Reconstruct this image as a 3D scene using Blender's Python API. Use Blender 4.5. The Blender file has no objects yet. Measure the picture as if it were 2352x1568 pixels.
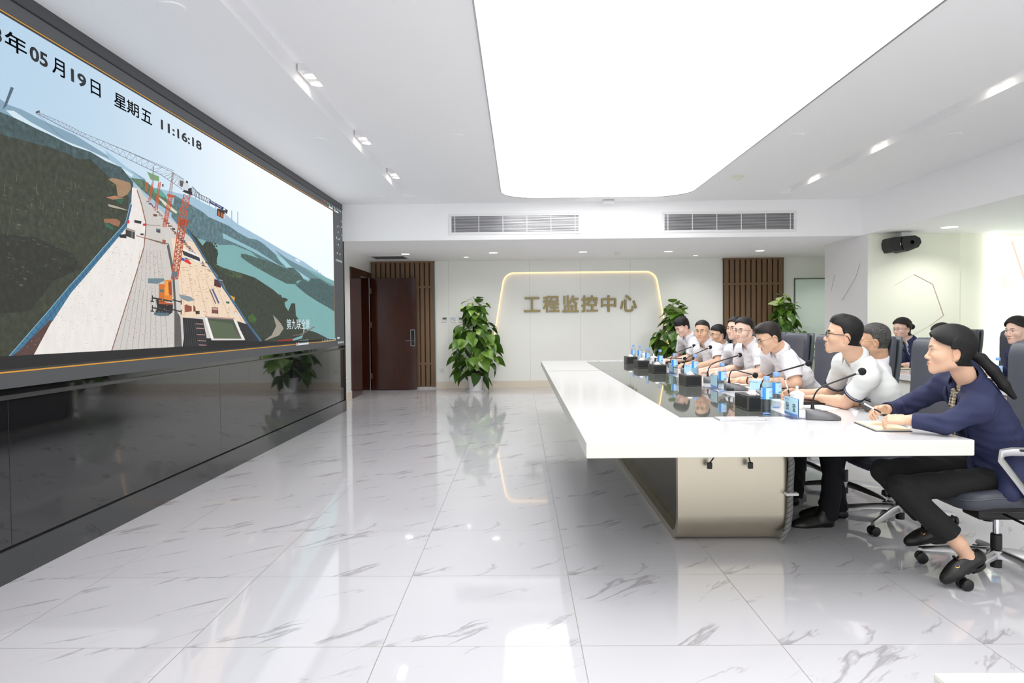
import bpy, bmesh, math, random
import numpy as np
from mathutils import Vector, Matrix
C = bpy.context.scene.collection
sc = bpy.context.scene
PI = math.pi

# ------------------------------------------------------------------ camera, world, light, exposure
F_PX, PITCH, YAW, ROLL, CAM_H = 1636.86, .0264, -.01129, -.00964, 1.2977
cam_d = bpy.data.cameras.new('camera'); cam = bpy.data.objects.new('camera', cam_d); C.objects.link(cam)
cam_d.sensor_fit = 'HORIZONTAL'; cam_d.sensor_width = 36.0; cam_d.lens = F_PX/2352*36; cam_d.clip_start = .05
_f = Vector((math.sin(YAW)*math.cos(PITCH), math.cos(YAW)*math.cos(PITCH), -math.sin(PITCH)))
_r = Vector((math.cos(YAW), -math.sin(YAW), 0)); _u = _r.cross(_f)
_R = _r*math.cos(ROLL)+_u*math.sin(ROLL); _U = -_r*math.sin(ROLL)+_u*math.cos(ROLL)
cam.matrix_world = Matrix(((_R.x,_U.x,-_f.x,0),(_R.y,_U.y,-_f.y,0),(_R.z,_U.z,-_f.z,CAM_H),(0,0,0,1)))
sc.camera = cam
W = bpy.data.worlds.new('world'); sc.world = W; W.use_nodes = True
W.node_tree.nodes['Background'].inputs[0].default_value = (1,1,1,1); W.node_tree.nodes['Background'].inputs[1].default_value = 1.9      # overcast daylight, enters through the window wall behind the camera
sc.cycles.diffuse_bounces = 8
vs = sc.view_settings; vs.view_transform = 'Standard'; vs.look = 'None'; vs.gamma = 1; vs.use_curve_mapping = False
vs.exposure = 0.48
PANEL_L, SPOT_W, DOWN_W, SCREEN_L = 2.6, 16.0, 40.0, .74     # luminous ceiling, ceiling spots, video wall, light box

# ------------------------------------------------------------------ materials
def lin(c):
    return tuple((v/12.92 if v <= .04045 else ((v+.055)/1.055)**2.4) for v in c)
def mat(name, col, rough=.5, metal=0., srgb=True, **kw):
    m = bpy.data.materials.new(name); m.use_nodes = True
    b = m.node_tree.nodes['Principled BSDF']
    b.inputs['Base Color'].default_value = (*(lin(col) if srgb else col), 1)
    b.inputs['Roughness'].default_value = rough; b.inputs['Metallic'].default_value = metal
    for k, v in kw.items(): b.inputs[k.replace('_',' ')].default_value = v
    return m
def emis(name, col, s):
    m = bpy.data.materials.new(name); m.use_nodes = True; nt = m.node_tree
    b = nt.nodes['Principled BSDF']; b.inputs['Base Color'].default_value = (0,0,0,1)
    b.inputs['Emission Color'].default_value = (*lin(col),1); b.inputs['Emission Strength'].default_value = s
    return m
class N:                                    # tiny node helper
    def __init__(s, m): s.t = m.node_tree; s.b = s.t.nodes.get('Principled BSDF')
    def n(s, typ, **kw):
        x = s.t.nodes.new(typ)
        for k, v in kw.items(): setattr(x, k, v)
        return x
    def l(s, a, b): s.t.links.new(a, b)
    def math(s, op, a, b=None, c=None):
        x = s.n('ShaderNodeMath', operation=op)
        for i, v in enumerate((a, b, c)):
            if v is None: continue
            if isinstance(v, (int, float)): x.inputs[i].default_value = v
            else: s.l(v, x.inputs[i])
        return x.outputs[0]
    def mix(s, f, a, b):
        x = s.n('ShaderNodeMix', data_type='RGBA')
        for i, v in ((0, f), (6, a), (7, b)):
            if isinstance(v, (int, float)): x.inputs[i].default_value = v
            elif isinstance(v, tuple): x.inputs[i].default_value = (*v, 1)
            else: s.l(v, x.inputs[i])
        return x.outputs[2]
    def noise(s, vec, scale, detail=3, rough=.5, dist=0):
        x = s.n('ShaderNodeTexNoise'); x.inputs['Scale'].default_value = scale; x.inputs['Detail'].default_value = detail
        x.inputs['Roughness'].default_value = rough; x.inputs['Distortion'].default_value = dist
        s.l(vec, x.inputs['Vector']); return x.outputs[0]
    def pos(s): return s.n('ShaderNodeNewGeometry').outputs['Position']
    def obj(s): return s.n('ShaderNodeTexCoord').outputs['Object']
    def sep(s, v):
        x = s.n('ShaderNodeSeparateXYZ'); s.l(v, x.inputs[0]); return x.outputs
    def com(s, x_, y_, z_):
        x = s.n('ShaderNodeCombineXYZ')
        for i, v in enumerate((x_, y_, z_)):
            if isinstance(v, (int, float)): x.inputs[i].default_value = v
            else: s.l(v, x.inputs[i])
        return x.outputs[0]
    def ramp(s, f, stops):
        x = s.n('ShaderNodeValToRGB'); e = x.color_ramp.elements
        while len(e) < len(stops): e.new(.5)
        for i, (p, c) in enumerate(stops): e[i].position = p; e[i].color = (*c, 1)
        s.l(f, x.inputs[0]); return x.outputs[0]
    def bump(s, h, strength, dist=.002):
        x = s.n('ShaderNodeBump'); x.inputs['Strength'].default_value = strength; x.inputs['Distance'].default_value = dist
        s.l(h, x.inputs['Height']); s.l(x.outputs[0], s.b.inputs['Normal'])

M = {}
M['white_paint'] = mat('white_paint', (.985,.985,.99), .75)
M['white_wall'] = mat('white_wall', (.95,.955,.945), .16)
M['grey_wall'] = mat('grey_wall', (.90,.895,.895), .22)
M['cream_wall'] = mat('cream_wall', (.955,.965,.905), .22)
M['white_trim'] = mat('white_trim', (.93,.93,.93), .4)
M['beige_stone'] = mat('beige_stone', (.90,.86,.79), .2)
M['table_white'] = mat('table_white', (.885,.88,.885), .10)
M['table_edge'] = mat('table_edge', (.865,.87,.835), .25)
M['inlay'] = mat('inlay_glass', (.38,.39,.37), .03, IOR=1.9)
M['champagne'] = mat('champagne_steel', (.80,.77,.70), .33, 1.0)
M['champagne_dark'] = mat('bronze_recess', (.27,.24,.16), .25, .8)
M['alu'] = mat('brushed_aluminium', (.74,.74,.75), .28, 1.0)
M['chrome'] = mat('chrome', (.85,.85,.86), .1, 1.0)
M['gold'] = mat('gold', (.80,.62,.34), .2, 1.0)
M['black_plastic'] = mat('black_plastic', (.075,.075,.08), .42)
M['black_leather'] = mat('black_leather', (.085,.082,.08), .38)
M['foam'] = mat('mic_foam', (.10,.115,.12), .95)
M['gun_grey'] = mat('gunmetal', (.42,.42,.43), .38, .35)
M['chair_leather'] = mat('slate_leather', (.265,.275,.315), .42)
M['chair_shell'] = mat('slate_shell', (.30,.33,.345), .46)
M['porcelain'] = mat('porcelain', (.95,.95,.94), .12)
M['paper'] = mat('paper', (.95,.95,.95), .8)
M['cream_paper'] = mat('cream_paper', (.93,.89,.77), .8)
M['tissue'] = mat('tissue', (.97,.97,.97), .9)
M['cap_blue'] = mat('cap_blue', (.53,.69,.92), .35)
M['label_blue'] = mat('label_light_blue', (.68,.84,.98), .4)
M['label_deep'] = mat('label_deep_blue', (.25,.58,.92), .4)
M['label_red'] = mat('label_red', (.88,.40,.45), .4)
M['label_green'] = mat('label_green', (.25,.58,.62), .4)
M['card_blue'] = mat('card_blue', (.76,.91,.96), .35)
M['card_deep'] = mat('card_deep_blue', (.42,.60,.85), .35)
M['ink'] = mat('ink', (.06,.08,.10), .6)
M['navy_book'] = mat('navy_cover', (.12,.16,.27), .5)
M['brown_strap'] = mat('brown_strap', (.30,.17,.12), .5)
M['purple'] = mat('purple', (.28,.22,.50), .5)
M['sign_gold'] = mat('sign_gold', (.59,.535,.36), .38, .35)
M['dark_frame'] = mat('screen_frame', (.27,.275,.285), .45)
M['dark_edge'] = mat('screen_dark_edge', (.06,.07,.07), .4)
M['ledge_metal'] = mat('ledge_metal', (.45,.45,.46), .25, .9)
M['pot'] = mat('white_pot', (.93,.93,.94), .25)
M['moss'] = mat('moss_pole', (.10,.075,.05), .95)
M['red_tie'] = mat('red_ribbon', (.75,.20,.14), .6)
M['stem'] = mat('green_stem', (.35,.50,.18), .5)
M['speaker'] = mat('speaker_black', (.12,.13,.13), .6)
M['rubber'] = mat('dark_grey', (.35,.35,.36), .5)
M['hose'] = mat('grey_hose', (.52,.52,.52), .5)
def hose_mat():
    m = mat('split_hose', (.5,.5,.5), .5); h = N(m); s = h.sep(h.pos()); k = h.math('GREATER_THAN', h.math('SINE', h.math('MULTIPLY', h.math('SUBTRACT', s[2], s[0]), 210.)), .93)
    h.l(h.mix(k, lin((.50,.50,.50)), lin((.10,.10,.10))), h.b.inputs['Base Color']); return m
M['split_hose'] = hose_mat()
M['wire_black'] = mat('wire_black', (.05,.05,.05), .5)
M['shirt'] = mat('white_cotton', (.885,.88,.893), .85)
M['polo'] = mat('white_knit', (.87,.877,.868), .9)
M['navy'] = mat('navy_wool', (.135,.16,.30), .75)
M['navy_trim'] = mat('navy_trim', (.12,.13,.26), .8)
M['black_cloth'] = mat('black_cloth', (.06,.06,.065), .85)
M['dark_navy_cloth'] = mat('dark_navy_cloth', (.06,.065,.10), .85)
M['grey_shirt'] = mat('grey_blue_shirt', (.66,.67,.77), .8)
M['black_shoe'] = mat('black_shoe', (.06,.058,.055), .4)
M['button_blue'] = mat('button_blue', (.25,.38,.75), .4)
M['eye_white'] = mat('eye_white', (.88,.86,.84), .25)
M['iris'] = mat('iris_dark', (.09,.06,.05), .15)
M['lash'] = mat('lash', (.07,.05,.05), .8)
M['glass_black'] = mat('black_frames', (.05,.05,.055), .3)
M['glass_gold'] = mat('gold_frames', (.72,.62,.42), .25, 1.)
M['glass_steel'] = mat('steel_frames', (.55,.53,.52), .3, .9)
M['vent_dark'] = mat('vent_dark', (.10,.10,.11), .7)
M['detector'] = mat('cream_plastic', (.90,.90,.84), .4)
M['engrave'] = mat('engraved_line', (.76,.71,.65), .5)
M['dark_line'] = mat('dark_line', (.38,.42,.40), .4)
M['glassboard'] = mat('pale_glass', (.89,.955,.925), .08)
M['lock_black'] = mat('lock_black', (.05,.05,.05), .15)
M['hinge'] = mat('hinge_brass', (.50,.43,.32), .35, .8)
M['grout'] = mat('grout', (.72,.70,.66), .7)

def wood_mat(name, c1, c2, rough, sx, sz, axis_scale=(1,1,1)):
    m = mat(name, c1, rough); h = N(m); p = h.pos(); s = h.sep(p)
    v = h.com(h.math('MULTIPLY', s[0], sx), h.math('MULTIPLY', s[1], sx), h.math('MULTIPLY', s[2], sz))
    n = h.noise(v, 3., 5, .6, .6)
    h.l(h.ramp(n, [(.3, lin(c1)), (.7, lin(c2))]), h.b.inputs['Base Color']); return m
M['door_wood'] = wood_mat('door_mahogany', (.19,.08,.057), (.26,.12,.08), .13, 14, .8)
M['slat_wood'] = wood_mat('slat_walnut', (.45,.345,.245), (.51,.40,.295), .55, 30, 1.2)
M['slat_back'] = mat('slat_backing', (.30,.225,.155), .7)

def floor_mat():
    m = mat('marble_tile', (.9,.9,.9), .045); h = N(m); p = h.pos(); s = h.sep(p)
    T = .8; X0, Y0 = -1.3653, 2.8274
    u = h.math('DIVIDE', h.math('SUBTRACT', s[0], X0), T); v = h.math('DIVIDE', h.math('SUBTRACT', s[1], Y0), T)
    fu, fv = h.math('FLOOR', u), h.math('FLOOR', v); du, dv = h.math('FRACT', u), h.math('FRACT', v)
    # three printed faces, laid in a mixed order: which face a tile shows
    cell = h.n('ShaderNodeTexWhiteNoise', noise_dimensions='2D'); h.l(h.com(fu, fv, 0), cell.inputs['Vector'])
    face = h.math('FLOOR', h.math('MULTIPLY', cell.outputs['Value'], 3.99))
    # veins run along a diagonal of the tile
    ca, sa = math.cos(.75), math.sin(.75)
    a = h.math('ADD', h.math('MULTIPLY', du, ca), h.math('MULTIPLY', dv, sa))
    b = h.math('SUBTRACT', h.math('MULTIPLY', dv, ca), h.math('MULTIPLY', du, sa))
    vec = h.com(h.math('MULTIPLY', a, .62), h.math('MULTIPLY', b, 2.4), h.math('MULTIPLY', face, 7.31))
    n1 = h.noise(vec, 1.15, 5, .55, .25)
    v1 = h.math('ABSOLUTE', h.math('SUBTRACT', n1, .5))
    vec2 = h.com(h.math('MULTIPLY', a, 1.0), h.math('MULTIPLY', b, 2.2), h.math('ADD', h.math('MULTIPLY', face, 5.17), 3.7))
    msk = h.noise(vec2, 1.9, 2, .5)
    wide = h.math('MULTIPLY', h.math('SUBTRACT', msk, .44), .11)
    wide = h.math('MAXIMUM', wide, .0008)
    k1 = h.math('MAXIMUM', h.math('SUBTRACT', 1., h.math('DIVIDE', v1, wide)), 0.)
    k1 = h.math('MULTIPLY', h.math('POWER', k1, .8), h.math('MINIMUM', h.math('MAXIMUM', h.math('MULTIPLY', h.math('SUBTRACT', msk, .475), 7.), 0.), 1.))
    fine = h.noise(h.com(h.math('MULTIPLY', a, 3.), h.math('MULTIPLY', b, 14.), face), 3., 4, .6)
    k1 = h.math('MULTIPLY', k1, h.math('ADD', .45, h.math('MULTIPLY', fine, .9)))
    cl = h.noise(p, .9, 2)
    base = h.mix(cl, lin((.785,.78,.80)), lin((.815,.81,.825)))
    col = h.mix(h.math('MINIMUM', h.math('MULTIPLY', k1, .85), .8), base, lin((.60,.585,.60)))
    # hairline joints
    def edge(d): return h.math('MINIMUM', d, h.math('SUBTRACT', 1., d))
    e = h.math('MINIMUM', edge(du), edge(dv))
    g = h.math('LESS_THAN', e, .0021)
    col = h.mix(h.math('MULTIPLY', g, .9), col, lin((.56,.54,.49)))
    h.l(col, h.b.inputs['Base Color'])
    h.l(h.math('ADD', .045, h.math('MULTIPLY', g, .4)), h.b.inputs['Roughness'])
    wv = h.noise(p, 2.2, 1); h.bump(wv, .12, .004)
    return m
M['floor'] = floor_mat()
def joint_wall(name, col, rough, xs):
    m = mat(name, col, rough); h = N(m); s = h.sep(h.pos()); g = None
    for x in xs:
        k = h.math('LESS_THAN', h.math('ABSOLUTE', h.math('SUBTRACT', s[0], x)), .0035)
        g = k if g is None else h.math('MAXIMUM', g, k)
    h.l(h.mix(h.math('MULTIPLY', g, .35), lin(col), lin((.55,.55,.52))), h.b.inputs['Base Color']); return m
M['back_wall'] = joint_wall('glossy_wall_panels', (.95,.955,.935), .14, (-1.415,.203,1.209,2.202))
M['black_gloss'] = mat('black_gloss_cabinet', (.10,.10,.11), .03, IOR=1.8)
M['plinth_gloss'] = mat('plinth_gloss', (.19,.20,.21), .05, IOR=1.6)

def leaf_mat():
    m = mat('pothos_leaf', (.2,.4,.1), .33); h = N(m); o = h.n('ShaderNodeAttribute', attribute_name='tone').outputs['Fac']
    n = h.noise(h.pos(), 24., 3)
    t = h.math('ADD', o, h.math('MULTIPLY', h.math('SUBTRACT', n, .5), .35))
    h.l(h.ramp(t, [(.0, lin((.15,.27,.09))), (.5, lin((.28,.43,.14))), (.85, lin((.47,.62,.21))), (1., lin((.80,.86,.62)))]), h.b.inputs['Base Color'])
    return m
M['leaf'] = leaf_mat()
def skin_mat(name, c):
    m = mat(name, c, .48); h = N(m); a = h.n('ShaderNodeAttribute', attribute_name='lip').outputs['Fac']; b = h.n('ShaderNodeAttribute', attribute_name='blush').outputs['Fac']
    x = h.mix(h.math('MULTIPLY', b, .45), lin(c), lin((c[0]*.97, c[1]*.80, c[2]*.76)))
    n = h.noise(h.pos(), 60., 3)
    x = h.mix(h.math('MULTIPLY', n, .12), x, lin((c[0]*.9, c[1]*.82, c[2]*.78)))
    h.l(h.mix(a, x, lin((c[0]*.83, c[1]*.58, c[2]*.56))), h.b.inputs['Base Color'])
    h.b.inputs['Subsurface Weight'].default_value = .08; h.b.inputs['Subsurface Radius'].default_value = (.012,.005,.003)
    return m
M['skin_a'] = skin_mat('skin_warm', (.855,.695,.585)); M['skin_b'] = skin_mat('skin_fair', (.89,.75,.675)); M['skin_c'] = skin_mat('skin_tan', (.81,.645,.525))
def hair_mat(name, c, g):
    m = mat(name, c, .58); h = N(m); h.b.inputs['Specular IOR Level'].default_value = .35; o = h.sep(h.obj()); n = h.noise(h.com(h.math('MULTIPLY', o[0], 1.), h.math('MULTIPLY', o[1], 5.), h.math('MULTIPLY', o[2], 1.6)), 70., 3, .6, .4)
    h.l(h.ramp(n, [(.35, lin(c)), (.75, lin(g))]), h.b.inputs['Base Color']); h.bump(n, .22, .003); return m
M['hair_black'] = hair_mat('hair_black', (.04,.036,.036), (.10,.09,.088)); M['hair_grey'] = hair_mat('hair_greying', (.12,.115,.11), (.40,.39,.38))
M['hair_brown'] = hair_mat('hair_dark_brown', (.075,.058,.052), (.16,.125,.11))
def plaid_mat():
    m = mat('plaid_scarf', (.8,.75,.66), .8); h = N(m); s = h.sep(h.obj())
    w = lambda c, f, t: h.math('GREATER_THAN', h.math('SINE', h.math('MULTIPLY', c, f)), t)
    k = h.math('MULTIPLY', h.math('ADD', h.math('ADD', w(s[2], 420., .1), w(s[1], 420., .1)), w(s[0], 300., .5)), .4)
    h.l(h.mix(h.math('MINIMUM', k, 1.), lin((.82,.76,.66)), lin((.10,.08,.09))), h.b.inputs['Base Color']); return m
M['plaid'] = plaid_mat()
def clear(name, tint, gl):
    m = bpy.data.materials.new(name); m.use_nodes = True; nt = m.node_tree
    for n in list(nt.nodes):
        if n.type != 'OUTPUT_MATERIAL': nt.nodes.remove(n)
    out = [n for n in nt.nodes if n.type == 'OUTPUT_MATERIAL'][0]
    t = nt.nodes.new('ShaderNodeBsdfTransparent'); t.inputs[0].default_value = (*tint, 1)
    g = nt.nodes.new('ShaderNodeBsdfGlossy'); g.inputs['Roughness'].default_value = .04
    fr = nt.nodes.new('ShaderNodeLayerWeight'); fr.inputs[0].default_value = .3
    pw = nt.nodes.new('ShaderNodeMath'); pw.operation = 'POWER'; pw.inputs[1].default_value = 2.2; nt.links.new(fr.outputs['Facing'], pw.inputs[0])
    mu = nt.nodes.new('ShaderNodeMath'); mu.operation = 'MULTIPLY_ADD'; mu.inputs[1].default_value = gl*.45; mu.inputs[2].default_value = .03*gl; nt.links.new(pw.outputs[0], mu.inputs[0])
    mx = nt.nodes.new('ShaderNodeMixShader'); nt.links.new(mu.outputs[0], mx.inputs[0]); nt.links.new(t.outputs[0], mx.inputs[1]); nt.links.new(g.outputs[0], mx.inputs[2])
    nt.links.new(mx.outputs[0], out.inputs[0]); return m
M['clear_plastic'] = clear('clear_plastic', (.90,.93,.95), 1.2)
M['water'] = clear('bottle_water', (.88,.92,.94), .6)
M['acrylic'] = clear('clear_acrylic', (.86,.88,.97), 1.4)
M['lens'] = clear('spectacle_lens', (.97,.97,.97), .35)
# screen inks: colour comes from the picture data, broken up by a grain per kind of ground
def ink_mat(name, amp, sc_, st=(1,1,1), grad=False):
    m = bpy.data.materials.new(name); m.use_nodes = True; h = N(m)
    a = h.n('ShaderNodeAttribute', attribute_name='ink').outputs['Color']; s = h.sep(h.pos())
    n = h.noise(h.com(0., h.math('MULTIPLY', s[1], st[1]), h.math('MULTIPLY', s[2], st[2])), sc_, 5, .7)
    f = h.math('ADD', 1.-amp*.5, h.math('MULTIPLY', n, amp))
    v = h.n('ShaderNodeVectorMath', operation='SCALE'); h.l(a, v.inputs[0]); h.l(f, v.inputs[3])
    if name == 'screen_trees': f = h.math('ADD', .25, h.math('MULTIPLY', h.math('POWER', n, 2.), 3.)); h.l(f, v.inputs[3])
    h.b.inputs['Base Color'].default_value = (.01,.01,.01,1); h.b.inputs['Roughness'].default_value = .6; h.b.inputs['Specular IOR Level'].default_value = .3
    h.l(v.outputs[0], h.b.inputs['Emission Color']); h.b.inputs['Emission Strength'].default_value = SCREEN_L; return m
INK = {'f': ink_mat('screen_ink', 0., 1.), 'h': ink_mat('screen_haze', .12, 3., (1,1,6)), 't': ink_mat('screen_trees', 1.5, 26.), 'd': ink_mat('screen_dirt', .9, 30.),
       'k': ink_mat('screen_concrete', .3, 9., (1,2,1)), 'g': ink_mat('screen_deck', .5, 40., (1,1,2.5)), 'w': ink_mat('screen_water', .16, 2.)}
M['led_panel'] = emis('screen_idle_grey', (.265,.272,.285), SCREEN_L); M['led_panel'].node_tree.nodes['Principled BSDF'].inputs['Base Color'].default_value = (.01,.01,.01,1)
M['led_dark'] = emis('screen_idle_dark', (.20,.195,.19), SCREEN_L)
M['led_orange'] = emis('screen_orange', (.80,.58,.20), SCREEN_L)
M['led_white'] = emis('screen_white', (.80,.86,.88), SCREEN_L); M['led_text'] = emis('screen_black_text', (.04,.05,.06), SCREEN_L)
M['led_red'] = emis('screen_red', (.85,.25,.25), SCREEN_L); M['led_green'] = emis('screen_green', (.2,.75,.5), SCREEN_L); M['led_dim'] = emis('screen_dim', (.42,.45,.48), SCREEN_L)
M['panel_light'] = emis('luminous_ceiling', (1,1,1), PANEL_L)
M['lamp'] = emis('lamp_glow', (1,.97,.92), 6.0); M['lamp_soft'] = emis('lamp_soft', (1,.98,.96), 3.0)
M['warm_led'] = emis('warm_led', (1,.82,.56), 1.7)
M['cove'] = emis('cove_light', (1,1,.97), 2.6)
def lightbox_mat():
    m = bpy.data.materials.new('lightbox_picture'); m.use_nodes = True; h = N(m); s = h.sep(h.pos())
    n = h.noise(h.com(s[0], 0., h.math('MULTIPLY', s[2], .7)), 2.1, 4, .55, .8)
    c = h.ramp(n, [(.3, lin((.70,.85,.66))), (.46, lin((.86,.97,.85))), (.56, lin((.93,.97,.90))), (.7, lin((1,1,.98)))])
    h.b.inputs['Base Color'].default_value = (.3,.3,.3,1); h.l(c, h.b.inputs['Emission Color']); h.b.inputs['Emission Strength'].default_value = .95; return m
M['lightbox'] = lightbox_mat()

# ------------------------------------------------------------------ mesh helpers
class MB:
    def __init__(s): s.v = []; s.f = []; s.m = []
    def add(s, vs, fs, mi=0):
        o = len(s.v); s.v += [tuple(map(float, v)) for v in vs]; s.f += [tuple(i+o for i in f) for f in fs]; s.m += [mi]*len(fs); return s
    def box(s, x0, x1, y0, y1, z0, z1, mi=0):
        return s.add([(x,y,z) for x in (x0,x1) for y in (y0,y1) for z in (z0,z1)], [(0,1,3,2),(4,6,7,5),(0,4,5,1),(2,3,7,6),(0,2,6,4),(1,5,7,3)], mi)
    def loft(s, rings, cap=True, mi=0, close=True):
        n = len(rings[0]); vs = [p for r in rings for p in r]; fs = []
        for i in range(len(rings)-1):
            for j in range(n if close else n-1):
                k = (j+1) % n; fs.append((i*n+j, i*n+k, (i+1)*n+k, (i+1)*n+j))
        if cap: fs += [tuple(range(n))[::-1], tuple(range((len(rings)-1)*n, len(rings)*n))]
        return s.add(vs, fs, mi)
    def tube(s, pts, r, seg=8, mi=0, flat=None, caps=True):
        pts = [Vector(p) for p in pts]; rs = r if isinstance(r, (list, tuple)) else [r]*len(pts); rings = []; u = None
        for i, p in enumerate(pts):
            d = (pts[min(i+1, len(pts)-1)]-pts[max(i-1, 0)]).normalized()
            if u is None:
                u = d.orthogonal().normalized() if flat is None else (Vector(flat)-d*Vector(flat).dot(d)).normalized()
            else: u = (u-d*u.dot(d)).normalized()
            w = d.cross(u); ra, rb = (rs[i] if isinstance(rs[i], tuple) else (rs[i], rs[i]))
            rings.append([p+u*(math.cos(2*PI*k/seg)*ra)+w*(math.sin(2*PI*k/seg)*rb) for k in range(seg)])
        return s.loft(rings, caps, mi)
    def lathe(s, prof, seg=24, c=(0,0,0), mi=0, cap=True):
        rings = [[(c[0]+r*math.cos(2*PI*k/seg), c[1]+r*math.sin(2*PI*k/seg), c[2]+z) for k in range(seg)] for r, z in prof]
        return s.loft(rings, cap, mi)
    def disc(s, c, r, n=(0,0,-1), seg=20, mi=0):
        n = Vector(n).normalized(); u = n.orthogonal().normalized(); w = n.cross(u); c = Vector(c)
        return s.add([c+u*r*math.cos(2*PI*k/seg)+w*r*math.sin(2*PI*k/seg) for k in range(seg)], [tuple(range(seg))], mi)
    def sphere(s, c, r, seg=16, ring=10, mi=0, sc_=(1,1,1)):
        rings = []
        for i in range(1, ring):
            a = PI*i/ring; rings.append([(c[0]+r*sc_[0]*math.sin(a)*math.cos(2*PI*k/seg), c[1]+r*sc_[1]*math.sin(a)*math.sin(2*PI*k/seg), c[2]-r*sc_[2]*math.cos(a)) for k in range(seg)])
        return s.loft(rings, True, mi)
    def prism(s, poly, a0, a1, axis='y', mi=0):
        def P(u, v, a): return {'x': (a,u,v), 'y': (u,a,v), 'z': (u,v,a)}[axis]
        n = len(poly); return s.loft([[P(u,v,a0) for u,v in poly], [P(u,v,a1) for u,v in poly]], True, mi)
    def build(s, name, ms, parent=None, smooth=False, bevel=0, seg=2, loc=None, fix=True, sharp=None):
        me = bpy.data.meshes.new(name); me.from_pydata(s.v, [], s.f)
        ms = ms if isinstance(ms, (list, tuple)) else [ms]
        for m in ms: me.materials.append(M[m] if isinstance(m, str) else m)
        me.polygons.foreach_set('material_index', s.m)
        if fix:
            b = bmesh.new(); b.from_mesh(me); bmesh.ops.recalc_face_normals(b, faces=b.faces); b.to_mesh(me); b.free()
        o = bpy.data.objects.new(name, me); C.objects.link(o)
        if parent: o.parent = parent
        if loc: o.location = loc
        if smooth:
            me.polygons.foreach_set('use_smooth', [True]*len(me.polygons))
            me.set_sharp_from_angle(angle=sharp if sharp else math.radians(38))
        if bevel:
            md = o.modifiers.new('bevel', 'BEVEL'); md.width = bevel; md.segments = seg; md.limit_method = 'ANGLE'; md.angle_limit = math.radians(40)
        return o
def tag(o, label, cat, group=None):
    o['label'] = label; o['category'] = cat
    if group: o['group'] = group
    return o
def thing(name, label, cat, loc=(0,0,0), rz=0, group=None):
    o = bpy.data.objects.new(name, None); C.objects.link(o); o.location = loc; o.rotation_euler = (0,0,rz); o.empty_display_size = .1
    return tag(o, label, cat, group)
def struct(name, mb, ms, **kw):
    o = mb.build(name, ms, **kw)
    if not kw.get('parent'): o['kind'] = 'structure'
    return o
def copy_tree(o, loc=None, rz=None, label=None, parent=None):
    c = o.copy(); C.objects.link(c)
    if parent: c.parent = parent
    for ch in list(o.children): copy_tree(ch, parent=c)
    if loc is not None: c.location = loc
    if rz is not None: c.rotation_euler = (0,0,rz)
    if label: c['label'] = label
    return c
def superell(a, b, n=24, e=4.):
    r = []
    for k in range(n):
        t = 2*PI*k/n; c, s = math.cos(t), math.sin(t)
        r.append((a*math.copysign(abs(c)**(2/e), c), b*math.copysign(abs(s)**(2/e), s)))
    return r
def text_mesh(body, size, off=0., ext=0.):
    cu = bpy.data.curves.new('t', 'FONT'); cu.body = body; cu.size = size; cu.offset = off; cu.extrude = ext; cu.resolution_u = 3
    o = bpy.data.objects.new('t', cu); C.objects.link(o)
    me = bpy.data.meshes.new_from_object(o.evaluated_get(bpy.context.evaluated_depsgraph_get()))
    v = [tuple(p.co) for p in me.vertices]; f = [tuple(p.vertices) for p in me.polygons]
    bpy.data.objects.remove(o); bpy.data.curves.remove(cu); bpy.data.meshes.remove(me); return v, f
def put_text(mb, body, size, fn, off=0., ext=0., mi=0, fit=None):
    v, f = text_mesh(body, size, off, ext)
    if not v: return
    if fit:                                  # stretch into (width, height)
        xs = [p[0] for p in v]; ys = [p[1] for p in v]; x0, x1, y0, y1 = min(xs), max(xs), min(ys), max(ys)
        v = [((p[0]-x0)/(x1-x0)*fit[0], (p[1]-y0)/(y1-y0)*fit[1], p[2]) for p in v]
    mb.add([fn(*p) for p in v], f, mi)
# ------------------------------------------------------------------ room shell
YB, ZC, ZS, YF, XR = 14.2, 3.07, 2.53, -3.5, 9.0           # back wall, ceiling, lower soffit, wall behind camera, far right wall
struct('floor', MB().box(-3.2, XR+.1, YF-.1, YB+.3, -.1, 0), 'floor')
mb = MB()
S_L, S_R, S_E = (-1.62,-1.45), (3.62,3.79), 10.02           # the two ceiling slots
for x0, x1 in ((-3.2,S_L[0]),(S_L[1],S_R[0]),(S_R[1],5.05)): mb.box(x0, x1, YF-.1, S_E, ZC, ZC+.14)
mb.box(-3.2, 5.05, S_E, 10.6, ZC, ZC+.14)
for x0, x1 in (S_L, S_R): mb.box(x0-.03, x1+.03, YF-.1, S_E+.03, ZC+.14, ZC+.2)
struct('ceiling', mb, 'white_paint')
struct('beam_back', MB().box(-3.2, XR+.1, 10.6, YB+.3, ZS, ZC+.2), 'white_paint')
struct('beam_right', MB().box(5.05, XR+.1, YF-.1, 10.6, ZS, ZC+.2), 'white_paint')
# back wall: outer skin with the trapezoid cut-out, inner skin 5 cm deeper
def trap(grow=0.):
    P = [(-.70-grow,0.)]; 
    def arc(cx, cz, r, a0, a1): return [(cx+r*math.cos(math.radians(a0+(a1-a0)*i/8)), cz+r*math.sin(math.radians(a0+(a1-a0)*i/8))) for i in range(9)]
    P += arc(-.105, 2.06, .24+grow, 169, 90) + arc(2.51, 2.06, .24+grow, 90, 11) + [(3.10+grow,0.)]
    return P
T0 = trap()
outer = [(-3.1,0)] + T0 + [(XR,0),(XR,ZS+.02),(-3.1,ZS+.02)]
mb = MB(); mb.prism(outer, YB, YB+.05)
struct('wall_back', mb, 'back_wall')
struct('wall_recess', MB().box(-.9, 3.3, YB+.05, YB+.12, 0, ZS), 'back_wall')
mb = MB()
for x0, x1, y in ((-1.68,-.70,YB-.012),(3.10,4.02,YB-.012),(5.22,XR,YB-.012)): mb.box(x0, x1, y, y+.012, 0, .135)
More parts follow.
